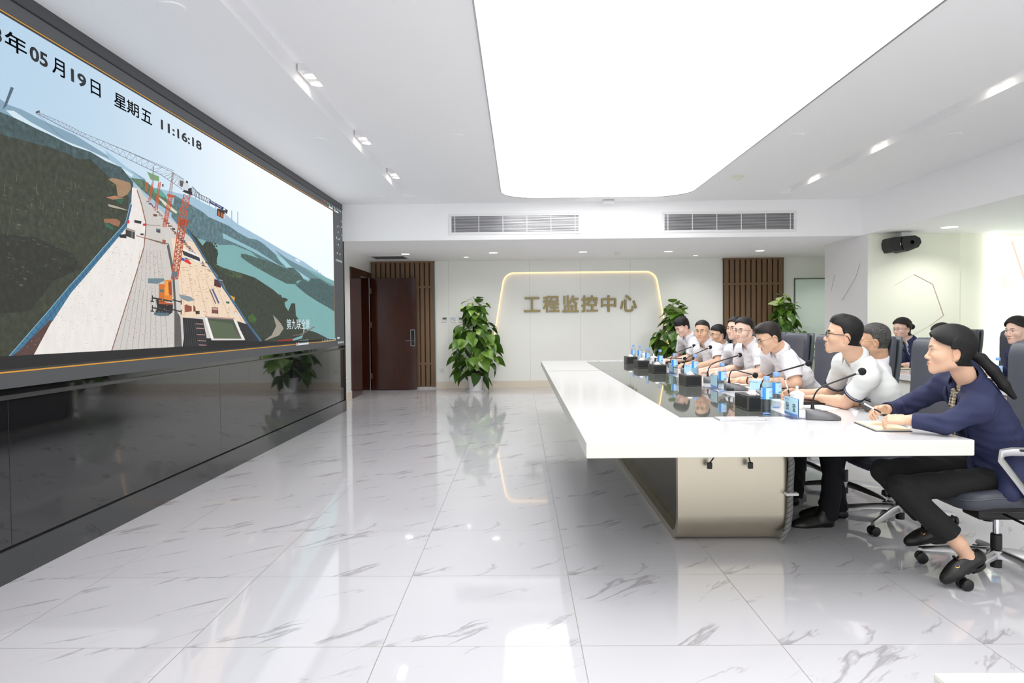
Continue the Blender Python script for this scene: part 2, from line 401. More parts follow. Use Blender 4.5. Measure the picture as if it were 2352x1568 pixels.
mb.box(-.70, 3.10, YB+.038, YB+.05, 0, .135)
struct('baseboard_back', mb, 'beige_stone')
# left side: white wall beyond the video wall
struct('wall_left', MB().box(-3.12, -2.95, 10.66, 12.38, 0, ZS).box(-3.12,-2.95,12.38,YB,2.26,ZS).box(-3.12,-2.95,13.98,YB,0,2.26).box(-3.12,-2.69,YF,10.66,0,ZC), 'white_wall')
struct('baseboard_left', MB().box(-2.95, -2.938, 10.67, 12.38, 0, .135), 'beige_stone')
mb = MB().box(-3.2, XR+.1, YF-.1, YF, 0, .35).box(-3.2, XR+.1, YF-.1, YF, 2.62, ZC)
for i in range(8): mb.box(-3.2+i*1.74, -3.2+i*1.74+.12, YF-.1, YF, .35, 2.62)
struct('wall_front', mb, 'white_wall')
struct('wall_right', MB().box(XR, XR+.1, YF, YB, 0, ZS), 'cream_wall')
struct('wall_block', MB().box(5.05, 6.37, 10.4, 11.84, 0, ZS).box(6.37, XR, 10.46, 11.84, 0, ZS), ['cream_wall'])
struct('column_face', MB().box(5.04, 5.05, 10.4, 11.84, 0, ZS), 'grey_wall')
mb = MB()
pl = [(5.433,1.785),(5.708,1.939),(5.978,1.798),(6.138,1.343),(5.938,1.194),(5.62,1.02)]
for (a, b), (c, d), w in zip(pl[:-1], pl[1:], (.004,.012,.014,.010,.005)):
    mb.tube([(a,10.398,b),(c,10.398,d)], w/2, 6)
struct('trim_1', mb, 'engrave')
struct('trim_2', MB().tube([(5.035,10.62,2.12),(5.035,10.75,1.93),(5.035,11.2,1.6)], .003, 5).tube([(5.035,11.46,2.02),(5.035,11.6,1.75)], .003, 5), 'engrave')

# glass writing panel on the back wall
t = thing('glass_panel', 'pale green glass panel with thin dark edge on the back wall', 'glass panel', (5.447,YB-.02,.56))
MB().box(0, 1.9, 0, .012, 0, 1.54).build('pane', 'glassboard', t)
mb = MB(); mb.box(-.012,1.9,-.004,.016,1.54,1.56).box(-.012,1.9,-.004,.016,-.02,0).box(-.012,.008,-.004,.016,-.02,1.56)
mb.build('edge_frame', 'dark_line', t)

# warm light line tucked behind the edge of the cut-out
mb = MB(); Tl = trap(-.012)
mb.tube([(x, YB+.030, max(z,.14)) for x, z in Tl], .010, 6)
tag(mb.build('light_strip', 'warm_led'), 'warm glowing light line tracing the trapezoid around the wall lettering', 'light strip')

# wall lettering
t = None
xs = [.082+(2.355-.082)*i/6 for i in range(6)]
for ch, nm, x0, gl in (('工','a',.080,'I-shaped first'),('程','b',.462,'second'),('监','c',.846,'third'),('控','d',1.226,'fourth'),('中','e',1.620,'fifth'),('心','f',2.000,'sixth and last')):
    mb = MB(); hgt = .285 if ch == '工' else .32; z0 = 1.505 if ch == '工' else 1.495
    for k, (dx, dz) in enumerate(((0,0),(.014,0),(0,.014),(.014,.014),(.007,.007))):
        put_text(mb, ch, .36, lambda x, y, z, a=x0+dx, b=z0+dz, q=k*.0004: (a+x, YB+.030-q-z, b+y), ext=.014, fit=(.318 if ch != '中' else .288, hgt))
    tag(mb.build('sign_letter', 'sign_gold', fix=True), f'{gl} gold metal character of the sign on the white back wall', 'sign character', 'gold characters of the wall sign')

# ------------------------------------------------------------------ luminous ceiling and fittings
def rrect(x0, x1, y0, y1, r, n=10):
    P = []
    for cx, cy, a in ((x1-r,y1-r,0),(x0+r,y1-r,90),(x0+r,y0+r,180),(x1-r,y0+r,270)):
        P += [(cx+r*math.cos(math.radians(a+90*i/n)), cy+r*math.sin(math.radians(a+90*i/n))) for i in range(n+1)]
    return P
t = thing('ceiling_light_panel', 'huge white luminous panel with rounded corners in the ceiling', 'ceiling light', (0,0,ZC))
mb = MB(); R = rrect(-.23, 2.37, -3.0, 10.17, .5); mb.loft([[(x,y,-.006) for x,y in R],[(x,y,-.001) for x,y in R]]); mb.build('diffuser', 'panel_light', t)
mb = MB(); R2 = [(x,y,-.007) for x,y in rrect(-.238, 2.378, -3.008, 10.178, .508)]; mb.tube(R2+[R2[0]], .007, 6); mb.build('trim_frame', 'alu', t)
def twin(x, y, side, label, on=(1,1)):
    t = thing('twin_spotlight', label, 'spotlight', (x,y,ZC+.135), 0, 'twin spotlights in the ceiling slots')
    MB().box(-.075, .075, -.17, .17, -.05, .005).build('housing', 'white_trim', t)
    for i, dy in enumerate((-.085,.085)):
        m_ = MB(); m_.lathe([(.058,-.062),(.062,-.05),(.062,-.045)], 18, (0,dy,0)); o = m_.build('ring', 'white_trim', t)
        MB().disc((0,dy,-.064), .052).build('lamp', 'lamp' if on[i] else 'white_trim', t)
    L = bpy.data.lights.new('spot_beam', 'SPOT'); L.energy = SPOT_W; L.color = (1,.86,.74); L.spot_size = 1.15; L.spot_blend = .8; L.shadow_soft_size = .06
    lo = bpy.data.objects.new('spot_beam', L); C.objects.link(lo); lo.parent = t; lo.location = (0,0,-.08); lo.rotation_euler = (0, math.radians(12*side), 0)
xl, xr = (S_L[0]+S_L[1])/2, (S_R[0]+S_R[1])/2
for y, w in ((3.62,'nearest'),(5.42,'second'),(7.22,'third'),(8.95,'farthest')):
    twin(xl, y, 1, f'twin spotlight in the slot by the video wall, {w} along the slot', (1,1))
for y, w in ((3.9,'nearest'),(5.69,'second'),(7.57,'third'),(9.24,'farthest')):
    twin(xr, y, -1, f'twin spotlight in the slot over the seats, {w} along the slot', (1,1))
def plate(x, y, z, r, label, lit=False):
    if lit:
        t = thing('downlight', label, 'downlight', (x,y,z), 0, 'recessed downlights')
        MB().lathe([(r*.86,-.004),(r,-.004),(r,.0)], 22).build('ring', 'white_trim', t, smooth=True)
        MB().disc((0,0,-.006), r*.86).build('lamp', 'lamp_soft', t)
        L = bpy.data.lights.new('downlight_beam', 'SPOT'); L.energy = DOWN_W*(1 if r > .06 else .35); L.color = (1,.97,.93); L.spot_size = 2.5; L.spot_blend = .7; L.shadow_soft_size = .08
        lo = bpy.data.objects.new('downlight_beam', L); C.objects.link(lo); lo.parent = t; lo.location = (0,0,-.02)
    else:
        o = MB().lathe([(r*.9,-.007),(r,-.004),(r,0)], 22).build('ceiling_cover', 'white_paint', loc=(x,y,z))
        tag(o, label, 'ceiling cover', 'round covers in the ceiling')
plate(-1.92, 3.99, ZC, .075, 'round cover in the ceiling by the top of the video wall, nearest'); plate(-1.915, 6.86, ZC, .075, 'round cover in the ceiling by the video wall, middle of three')
plate(-1.916, 9.91, ZC, .075, 'round cover in the ceiling by the video wall, farthest'); plate(-.61, 3.93, ZC, .075, 'round cover left of the luminous panel, at the top edge')
plate(-.582, 6.79, ZC, .075, 'round cover left of the luminous panel, the farther one'); plate(2.664, 6.92, ZC, .08, 'round cover right of the luminous panel, before the cream detector')
plate(4.20, 6.99, ZC, .09, 'round cover between the right ceiling slot and the beam, nearer one'); plate(4.27, 10.1, ZC, .08, 'round cover at the far end right of the right slot'); plate(.896, 10.36, ZC, .075, 'round cover beside the flat white sensor')
for x, y, r, w in ((-2.01,12.6,.085,'first from the doorway'),(-.456,12.55,.085,'second from the doorway'),(1.12,12.57,.085,'third from the doorway'),(2.633,12.65,.085,'fourth from the doorway'),(4.259,12.7,.085,'fifth from the doorway, by the slatted panel'),(-.988,13.32,.05,'small one left of the sign'),(3.32,13.5,.05,'small one right of the sign')):
    plate(x, y, ZS, r, 'round downlight in the rear soffit, '+w, True)
plate(5.80, 9.70, ZS, .12, 'round downlight over the black loudspeaker', True)
plate(6.0, 13.1, ZS, .085, 'added fill downlight over the pale glass panel, unseen behind the column', True); plate(6.3, 7.0, ZS, .12, 'added unseen fill downlight over the second row', True); plate(6.3, 4.6, ZS, .12, 'added unseen fill downlight over the second row, nearest', True)  # three unseen downlights added to brighten the back corner and right side
o = MB().lathe([(.0,-.045),(.03,-.045),(.05,-.03),(.055,-.018),(.075,-.015),(.075,0)], 20).build('smoke_detector', 'detector', loc=(2.694,8.83,ZC), smooth=True); tag(o, 'cream smoke detector right of the luminous ceiling panel', 'smoke detector')
o = MB().lathe([(.0,-.045),(.03,-.045),(.05,-.03),(.055,-.018),(.06,-.015),(.06,0)], 20).build('smoke_detector', 'detector', loc=(1.754,12.79,ZS), smooth=True); tag(o, 'small cream smoke detector in the rear soffit', 'smoke detector')
t = thing('ceiling_sensor', 'flat white rounded sensor box under the ceiling by the grilles', 'sensor', (1.308,10.45,ZC))
MB().loft([[(x,y,z) for x,y in superell(a,a*.6,20)] for z,a in ((-.06,.08),(-.045,.088),(-.015,.088))]).build('body', 'white_trim', t, smooth=True); MB().box(-.075,.075,-.045,.045,-.015,0).build('mount', 'alu', t)
# air grilles in the beam
def grille(x0, x1, z0, z1, label):
    t = thing('air_grille', label, 'air grille', (x0,10.6,z0), 0, 'long air grilles in the rear beam'); w, h = x1-x0, z1-z0
    MB().box(-.04,w+.04,-.012,.0,-.04,0).box(-.04,w+.04,-.012,0,h,h+.04).box(-.04,0,-.012,0,0,h).box(w,w+.04,-.012,0,0,h).build('frame', 'white_trim', t, bevel=.003)
    MB().box(0,w,-.003,-.0015,0,h).build('dark_back', 'vent_dark', t)
    n = 13
    for i in range(n):
        z = h*(i+.75)/(n+.5); MB().box(0,w,-.010,-.004,z-.0045,z+.0045).build('slat', 'alu', t)
    for k in range(6):
        x = .05+k*(w-.10)/5.; MB().box(x-.005,x+.005,-.012,-.006,0,h).build('divider', 'white_trim', t)
grille(-1.0, .88, 2.645, 2.875, 'long slatted air grille in the beam above the doorway side'); grille(2.15, 4.05, 2.64, 2.87, 'long slatted air grille in the beam over the seated people')
t = thing('exhaust_grille', 'grey louvred square grille in the soffit above the open door', 'air grille', (-2.4,13.2,ZS))
MB().box(-.34,.34,-.28,.28,-.008,0).build('frame', 'white_trim', t)
for i in range(9): MB().box(-.29,.29,-.24+i*.056,-.215+i*.056,-.014,-.008).build('slat', 'rubber', t)

# ------------------------------------------------------------------ slatted wood panels, door
def slats(x0, x1, n, label, skip=None):
    t = thing('slatted_panel', label, 'wood panel', (x0,YB,0), 0, 'slatted wood wall panels'); w = x1-x0
    MB().box(0,w,-.03,-.005,.04,2.52).build('backing', 'slat_back', t)
    MB().box(0,w,-.035,-.004,0,.04).build('base_strip', 'white_trim', t)
    p = w/n
    for i in range(n): MB().box(p*i+p*.14,p*i+p*.86,-.075,-.03,.04,2.52).build('slat', 'slat_wood', t)
    for z in (.50,2.02): MB().box(0,w,-.078,-.03,z-.02,z+.02).build('rail', 'slat_wood', t)
    MB().box(-.008,w+.008,-.08,-.005,2.50,2.53).build('top_rail', 'slat_wood', t); MB().box(w-.012,w+.004,-.08,-.004,.04,2.52).build('end_strip', 'dark_line', t)
slats(-2.94, -1.69, 13, 'walnut slatted panel behind the open door'); slats(4.03, 5.20, 11, 'walnut slatted panel right of the gold sign')
t = thing('door_1', 'open dark mahogany door with black smart lock', 'door', (-2.92,13.93,0)); t['kind'] = 'structure'
MB().box(.02,.90,-.05,0,.012,2.19).build('leaf', 'door_wood', t, bevel=.004)
lk = MB().box(.795,.865,-.075,-.05,.87,1.17).build('smart_lock', 'lock_black', t, bevel=.006)
MB().box(.788,.795,-.072,-.05,.865,1.175).box(.865,.872,-.072,-.05,.865,1.175).box(.788,.872,-.072,-.05,1.17,1.178).box(.788,.872,-.072,-.05,.862,.87).build('lock_rim', 'alu', lk)
MB().tube([(.84,-.075,.965),(.84,-.105,.965),(.70,-.105,.965)], .010, 8).build('handle', 'gun_grey', lk, smooth=True)
for z in (.28,1.28,1.94): MB().box(.0,.03,-.062,-.048,z-.055,z+.055).build('hinge', 'hinge', t)
mb = MB(); mb.box(-2.955,-2.925,12.38,13.14,0,2.30).box(-2.955,-2.925,13.14,14.12,2.20,2.30).box(-2.955,-2.925,13.99,14.12,0,2.2).box(-3.12,-2.955,13.93,13.99,0,2.2).box(-3.12,-2.955,12.38,13.14,0,2.26)
struct('trim_door', mb, 'door_wood')
struct('wall_light_stop', MB().box(-3.3,-3.13,12.3,YB,0,ZS), 'door_wood')  # dark block added behind the doorway: stops stray light, keeps the opening dark
# switches and sockets
def switch(x, z, w, h, label, knob=True):
    t = thing('thermostat', label, 'thermostat', (x,YB-.012,z), 0, 'wall controllers beside the plant')
    MB().box(-w/2,w/2,0,.012,-h/2,h/2).build('plate', 'white_trim', t, bevel=.004)
    MB().box(-w*.34,w*.34,-.002,0,.0,h*.32).build('display', 'rubber' if knob else 'card_blue', t); MB().box(w*.2,w*.34,-.003,0,-h*.18,-h*.1).build('button', 'ink', t)
switch(-1.50,1.375,.115,.115,'white wall controller with dark display, left of three by the plant'); switch(-1.335,1.372,.115,.115,'white wall controller with pale display, middle of three by the plant', False); switch(-1.17,1.369,.115,.115,'white wall controller partly behind the potted plant')
t = thing('wall_socket', 'white socket low on the back wall beside the slatted panel', 'socket', (-1.57,YB-.01,.36)); MB().box(-.05,.05,0,.01,-.05,.05).build('plate', 'white_trim', t, bevel=.004); MB().box(-.012,-.006,-.001,0,-.01,.01).box(.006,.012,-.001,0,-.01,.01).build('slots', 'ink', t)
t = thing('light_switch', 'white light switch on the wall beside the door frame', 'switch', (-2.952,12.0,1.33)); MB().box(0,.012,-.06,.06,-.06,.06).build('plate', 'white_trim', t, bevel=.004); MB().box(.012,.016,-.045,.045,-.045,.045).build('rocker', 'white_trim', t)
t = thing('wall_socket', 'white socket low on the wall beside the door frame', 'socket', (-2.952,12.0,.36)); MB().box(0,.012,-.06,.06,-.05,.05).build('plate', 'white_trim', t, bevel=.004); MB().box(.012,.014,-.012,-.006,-.01,.01).box(.012,.014,.006,.012,-.01,.01).build('slots', 'ink', t)
t = thing('wall_notice', 'white notice with black characters and purple underline by the screen edge', 'notice', (-2.95,11.62,1.78))
MB().box(0,.008,-.30,.30,-.20,.34).build('board', 'white_trim', t)
mb = MB(); put_text(mb, '禁止拍照', .2, lambda x,y,z: (.010,-.20+x,.02+y), fit=(.42,.13)); put_text(mb, '禁止录像', .2, lambda x,y,z: (.010,-.20+x,-.15+y), fit=(.42,.13)); mb.build('lettering', 'ink', t, fix=False)
MB().box(.008,.012,-.30,.30,-.215,-.20).build('underline', 'purple', t)

# ------------------------------------------------------------------ video wall
XW, WY0, WY1 = -2.62, 1.6, 10.64
t = thing('video_wall', 'giant video wall showing a bridge under construction, over a black gloss base', 'video wall', (XW,0,0))
MB().box(-.07, -.004, WY0, WY1-.02, .985, 3.0).build('screen_panel', 'led_panel', t)
MB().box(-.07, 0, WY0, WY1, 3.0, ZC).build('top_strip', 'dark_frame', t); MB().box(-.07,.003,WY0,WY1,2.992,3.0).build('shadow_gap', 'dark_edge', t)
MB().box(-.33, .004, WY1-.02, WY1+.01, 0, ZC).build('end_trim', 'dark_edge', t)
MB().box(-.07, -.012, WY0, WY1-.02, .17, .935).build('base_cabinet', 'black_gloss', t)
MB().box(-.07, .0, WY0, WY1-.02, .928, .945).build('ledge', 'ledge_metal', t); MB().box(-.07, -.03, WY0, WY1-.02, .945, .985).build('ledge_gap', 'black_gloss', t)
MB().box(-.07, .008, WY0, WY1, 0, .165).build('plinth', 'plinth_gloss', t)
for y in (3.62,6.2,8.8): MB().box(-.0125,-.0115,y-.002,y+.002,.17,.93).build('panel_joint', 'dark_edge', t)
YL, YR, ZB, ZT = 2.9, 10.065, 1.085, 2.895
MB().box(-.004,-.0030,2.7,YR+.004,ZB-.022,ZT+.022).build('picture_border', 'led_dark', t)
PIC_ROWS = ('f50 62 70 3410 2458 199 -3 64 -11 101 5 181 -12 270 -5 480 -63 304 -39 -10 -236 -1613 -247;h62 74 82 4520 2419 566 -128 622 43 644 -40 298 -54 598 -53 606 -60 849 -68 1362 -176 0 -47 -3 -48 -2924 66 -2069 36;f80 88 92 3650 2410 61 14 120 -22 160 -15 147 -12 173 2 222 -8 319 -40 -20 -19 -317 34 -235 8 -171 -2 -132 16 -159 15 -114 9;f30 38 45 3693 2543 22 0 -59 -112 -28 -24;f60 71 80 5781 2386 17 2 -5 -102 -16 0;f60 71 80 5842 2391 17 2 -6 -114 -17 0;f60 71 80 6041 2355 18 2 -5 -102 -18 0;f60 71 80 6159 2337 19 2 -5 -97 -19 0;f60 71 80 6501 2345 21 2 -7 -145 -21 0;f60 71 80 6640 2357 22 2 -9 -173 -22 0;f60 71 80 9215 2011 43 2 -8 -129 -43 2;f60 71 80 9367 1978 44 1 -7 -112 -44 1;w47 66 66 5366 2024 833 15 774 63 3092 -191 0 -826 -2301 0 -1712 688 -473 226;f55 72 76 6299 2098 131 4 682 -57 625 -60 42 -33 -542 24 -810 77 -115 17;f60 78 82 7677 2052 467 -32 553 -67 421 -63 -290 -35 -498 17 -527 126;t34 45 48 5431 2295 274 -31 216 -25 100 -24 214 -9 199 -8 212 -33 261 -25 211 11 184 -19 153 -32 181 -38 166 -72 199 -42 -222 4 -667 93 -682 57 -130 13 12 -45 175 -10 249 -16 339 -30 660 -65 452 -17 -663 -43 -555 122 -422 25 -322 -35 -413 10 -232 9 -209 104;f36 47 48 6645 2152 211 -19 119 8 -235 -21;f40 53 56 7638 2105 391 -58 669 -61 511 -65 856 -76 0 -102 -485 50 -723 81 -715 100;t27 36 34 6708 1972 140 7 296 -11 285 -2 415 -23 201 -22 289 21 226 -55 104 -42 -288 -33 -2 -39 -361 -12 -472 52 -438 58 -225 34 -172 36;t29 38 38 8046 1944 215 16 274 -59 -105 -30 -362 37;t27 37 37 8324 1763 313 89 218 -20 87 47 420 17 490 -62 213 -5 0 -350 -368 57 -506 66 -510 82;f85 92 96 8328 2059 88 15 101 -19 -26 -14;t24 32 33 3313 2328 293 61 65 0 100 -3 119 -8 101 -3 202 -13 179 7 160 -20 173 -1 144 -71 -13 -311 -1539 -63;t21 23 18 3266 1085 43 1130 293 63 131 6 216 18 200 5 220 -22 159 -32 65 -45 177 -38 9 -211 -274 -228 -848 -646;t20 22 16 3217 2062 1153 263 418 -158 -45 -190 -268 -198 -195 -148 -149 -99 -181 -161 -345 -235 -583 2;t14 15 12 3292 1764 574 19 301 -53 84 -83 -255 -87 -206 -175 -514 -43;d62 50 38 4554 2237 42 20 121 8 89 1 14 -22 -9 -26 -39 -36 -60 -30 -58 -3 -11 70 -55 13;d66 48 35 4522 2118 104 30 107 -1 -51 -9 -78 -21;f12 36 28 4625 2121 43 15 65 3 -38 -38;d58 40 29 4496 1979 138 20 49 -13 -23 -35 -84 5 -81 0;f14 38 30 4502 1957 34 1 60 -23 -1 -16 -81 13;d70 66 60 4541 2079 82 2 86 -2 88 -3 -89 -5 -106 -5 -48 0;f45 62 44 5032 2388 170 0 -1 -36 -121 -10;t34 45 36 4807 2299 181 24 343 -81 189 -81 -70 -20 -257 42 -217 57;f38 62 55 5103 2290 122 5 98 -37 -37 -11 -142 11;f85 82 78 5161 2239 87 -12 223 -55 -20 -17 -168 33;t19 22 18 6041 1744 335 -235 304 -205 218 -181 640 -7 -415 475;t19 22 18 5602 2071 195 -60 95 -51 74 46 118 0 119 -79 -67 -98 189 -25 379 -14 346 -21 250 -46 268 -50 337 -86 47 -83 102 -49 112 89 139 3 20 -141 286 -126 -36 -110 -593 -54 -757 1 -642 412 -654 321;t27 33 22 6105 1820 219 -22 380 -15 35 -48 -216 1 -296 34;t22 36 16 6851 1385 127 25 111 -54 -67 -42 -143 24;f60 58 52 7553 1406 236 -89 98 -59 -154 -73 -507 -56 269 60 146 96;t20 23 19 8543 1134 127 108 451 -43 498 -79 286 -35 -259 0 -1612 17;f50 42 38 9058 1277 40 -11 -613 -95 -285 2 1 7 255 1;f55 15 13 7681 1133 517 3 -1 -30 -517 7;k80 78 76 4833 2240 83 12 88 -47 366 -107 398 -127 161 -121 292 -186 359 -205 231 -148 -247 -162 -1118 -19 -907 3 -759 4 168 200 182 176 150 118 211 149 237 180 86 145;k90 88 86 4833 2240 53 1 65 -98 55 -129 -38 -164 -107 -188 -142 -231 -180 -298 -759 4 168 200 182 176 150 118 211 149 237 180 86 145;g79 77 75 4896 2232 107 -38 101 -69 105 -84 84 -123 59 -222 34 -285 60 -281 -907 3 180 298 142 231 107 188 38 164 -55 129;k91 82 72 5364 1960 404 11 161 -121 292 -186 359 -205 212 -148 -914 58 -372 -9 -37 286 -65 158;d35 34 33 5327 1910 73 -199 22 -299 59 -46 14 -233 -121 2 12 276 -22 286 -72 198;f52 34 28 4890 2230 55 -89 12 4 -55 89;f52 34 28 4945 2141 54 -129 13 3 -55 130;f52 34 28 4999 2013 -37 -164 12 1 38 164;f52 34 28 4962 1850 -107 -187 12 -1 107 187;f52 34 28 4855 1663 -141 -232 11 -1 142 232;f52 34 28 4714 1431 -180 -297 10 -3 181'
' 299;f45 36 33 4979 1912 346 -5 4 7 -347 4;f50 40 36 4975 2007 233 21 1 4 -234 -21;f64 60 57 4796 1545 -164 -409 5 -1 164 410;f64 60 57 4846 1548 -142 -415 5 -1 142 415;f64 60 57 4896 1550 -118 -420 5 -1 119 421;f64 60 57 4948 1552 -94 -425 6 -1 94 426;f64 60 57 5001 1555 -68 -431 6 -1 68 432;f64 60 57 5055 1557 -41 -437 6 0 41 437;f64 60 57 5110 1560 -11 -443 6 0 11 443;f64 60 57 5166 1562 20 -449 6 0 -19 450;f64 60 57 5224 1565 52 -455 6 0 -52 455;f66 60 55 4915 1823 -71 -276 5 0 70 277;f66 60 55 4959 1828 -52 -278 4 0 52 278;f66 60 55 5003 1832 -32 -279 4 0 33 280;f66 60 55 5049 1837 -12 -281 4 0 13 281;f66 60 55 5095 1841 9 -282 5 1 -9 282;f66 60 55 5143 1846 30 -284 6 1 -31 284;f66 60 55 5191 1851 54 -285 5 0 -54 286;f76 63 50 5495 1718 59 -340 6 0 -60 341;f76 63 50 5633 1711 117 -341 6 1 -117 341;f76 63 50 5779 1703 182 -342 6 1 -181 343;f76 63 50 5933 1696 254 -344 7 1 -254 344;f76 63 50 6095 1688 337 -346 7 2 -337 345;f76 63 50 6267 1679 429 -347 8 1 -431 348;f62 56 52 5202 2118 19 0 -2 -4 -20 0;f30 24 30 5297 2079 18 0 -3 -4 -18 0;f86 83 79 5823 1822 20 -2 -3 -3 -20 1;f86 83 79 5840 1817 41 -2 -6 -6 -40 1;f20 30 55 5479 1983 23 -1 -3 -3 -23 0;f16 20 42 5388 2039 45 -1 -6 -7 -45 -1;f30 24 30 5102 2158 43 0 -6 -7 -43 -2;f12 12 14 5420 2007 46 -1 -6 -8 -46 0;f86 83 79 5090 2161 18 0 -3 -3 -18 -1;f25 24 26 5461 1998 33 -1 -4 -5 -33 0;f86 83 79 5325 2058 21 -1 -3 -3 -20 0;f12 12 14 5687 1884 44 -2 -6 -7 -44 1;f62 56 52 5220 2104 22 0 -3 -4 -22 0;f55 40 30 5401 2023 42 -1 -6 -7 -41 0;f30 24 30 5327 2047 20 -1 -3 -3 -19 0;f86 83 79 5732 1885 37 -1 -5 -6 -37 1;f16 20 42 5121 2154 11 0 -2 -2 -10 0;f12 12 14 5423 2004 40 -1 -6 -7 -40 0;f20 30 55 5096 2159 39 0 -6 -7 -38 -1;f55 40 30 5397 2016 46 -1 -6 -8 -46 0;f85 82 78 5399 2011 18 -1 -3 -3 -18 0;f86 83 79 5397 2026 45 -1 -6 -7 -44 0;f16 20 42 5542 1960 52 -2 -7 -8 -52 0;f45 44 50 5145 2144 27 0 -3 -5 -28 -1;f55 40 30 5268 2083 30 0 -4 -5 -30 -1;f45 44 50 5106 2158 36 0 -5 -6 -36 -1;f86 83 79 5165 2132 23 0 -3 -5 -23 0;f50 28 22 5139 2143 18 0 -3 -3 -17 0;f86 83 79 5436 1997 38 -1 -5 -7 -38 0;f20 30 55 5303 2055 19 -1 -3 -3 -18 0;f86 83 79 5562 1956 25 -1 -3 -4 -25 0;f20 30 55 5226 2090 23 -1 -3 -4 -23 0;f20 30 55 5602 1926 41 -2 -5 -7 -42 1;f62 56 52 5229 2091 13 0 -2 -2 -13 -1;f30 24 30 5186 2124 25 0 -3 -4 -25 -1;f50 28 22 5880 1810 17 -1 -2 -3 -17 1;f30 24 30 5476 1985 37 -1 -5 -6 -37 0;f20 30 55 5279 2086 33 -1 -5 -5 -32 -1;f50 28 22 5192 2112 45 0 -6 -8 -45 -1;f86 83 79 5138 2135 38 0 -5 -7 -38 -1;f85 82 78 5024 2183 24 0 -3 -5 -25 -1;f85 82 78 5843 1820 49 -3 -6 -7 -50 1;f85 82 78 5769 1853 27 -2 -4 -4 -27 1;f55 40 30 5925 1790 33 -2 -5 -4 -32 1;f45 44 50 5021 2178 39 0 -5 -7 -39 -2;f86 83 79 5129 2152 39 0 -5 -7 -39 -1;f30 24 30 5722 1885 39 -1 -5 -7 -40 1;f86 83 79 5925 1792 33 -2 -5 -4 -32 1;f50 28 22 5256 2094 38 -1 -5 -6 -38 -1;f12 12 14 5288 2062 44 -1 -5 -8 -45 0;f50 28 22 5820 1838 46 -2 -7 -7 -45 1;f25 24 26 5664 1898 44 -2 -6 -7 -44 1;f30 24 30 5702 1899 25 -1 -3 -4 -25 0;f50 28 22 5208 2118 19 0 -2 -3 -20 -1;f50 28 22 5074 2167 33 0 -5 -6 -33 -1;f55 40 30 5607 1935 30 -1 -4 -5 -30 0;f86 83 79 5297 2059 45 0 -6 -8 -45 -1;f62 56 52 5254 2080 31 0 -4 -5 -31 -1;f16 20 42 5539 1950 34 -1 -5 -5 -34 0;f20 30 55 5367 2033 40 -1 -6 -7 -39 0;f85 82 78 5624 1925 40 -1 -5 -7 -40 1;f85 82 78 5180 2109 14 0 -2 -3 -14 0;f55 40 30 6011 1761 37 -2 -5 -5 -37 1;f85 82 78 5334 2050 44 -1 -6 -8 -44 0;f25 24 26 5149 2126 14 0 -2 -3 -14 0;f25 24 26 5782 1865 30 -1 -4 -5 -30 1;f62 56 52 5202 2109 40 0 -6 -7 -40 -1;f30 24 30 5054 2172 27 0 -4 -5 -27 -1;f16 20 42 5639 1926 42 -1 -6 -7 -41 0;f86 83 79 5517 1968 42 -1 -6 -7 -41 1;f20 30 55 5440 2002 36 -1 -5 -6 -36 -1;f45 44 50 5463 1996 22 0 -3 -4 -21 0;f16 20 42 5214 2112 22 0 -3 -4 -22 0;f50 28 22 5050 2175 39 1 -5 -8 -40 -1;f50 28 22 5476 1976 21 0 -3 -4 -21 0;f86 83 79 5896 1794 27 -1 -3 -4 -28 1;f16 20 42 5384 2034 44 -1 -6 -8 -44 0;f86 83 79 5595 1940 31 -1 -4 -5 -31 0;f50 28 22 5109 2156 37 0 -5 -7 -37 -1;f50 28 22 5420 2005 48 '
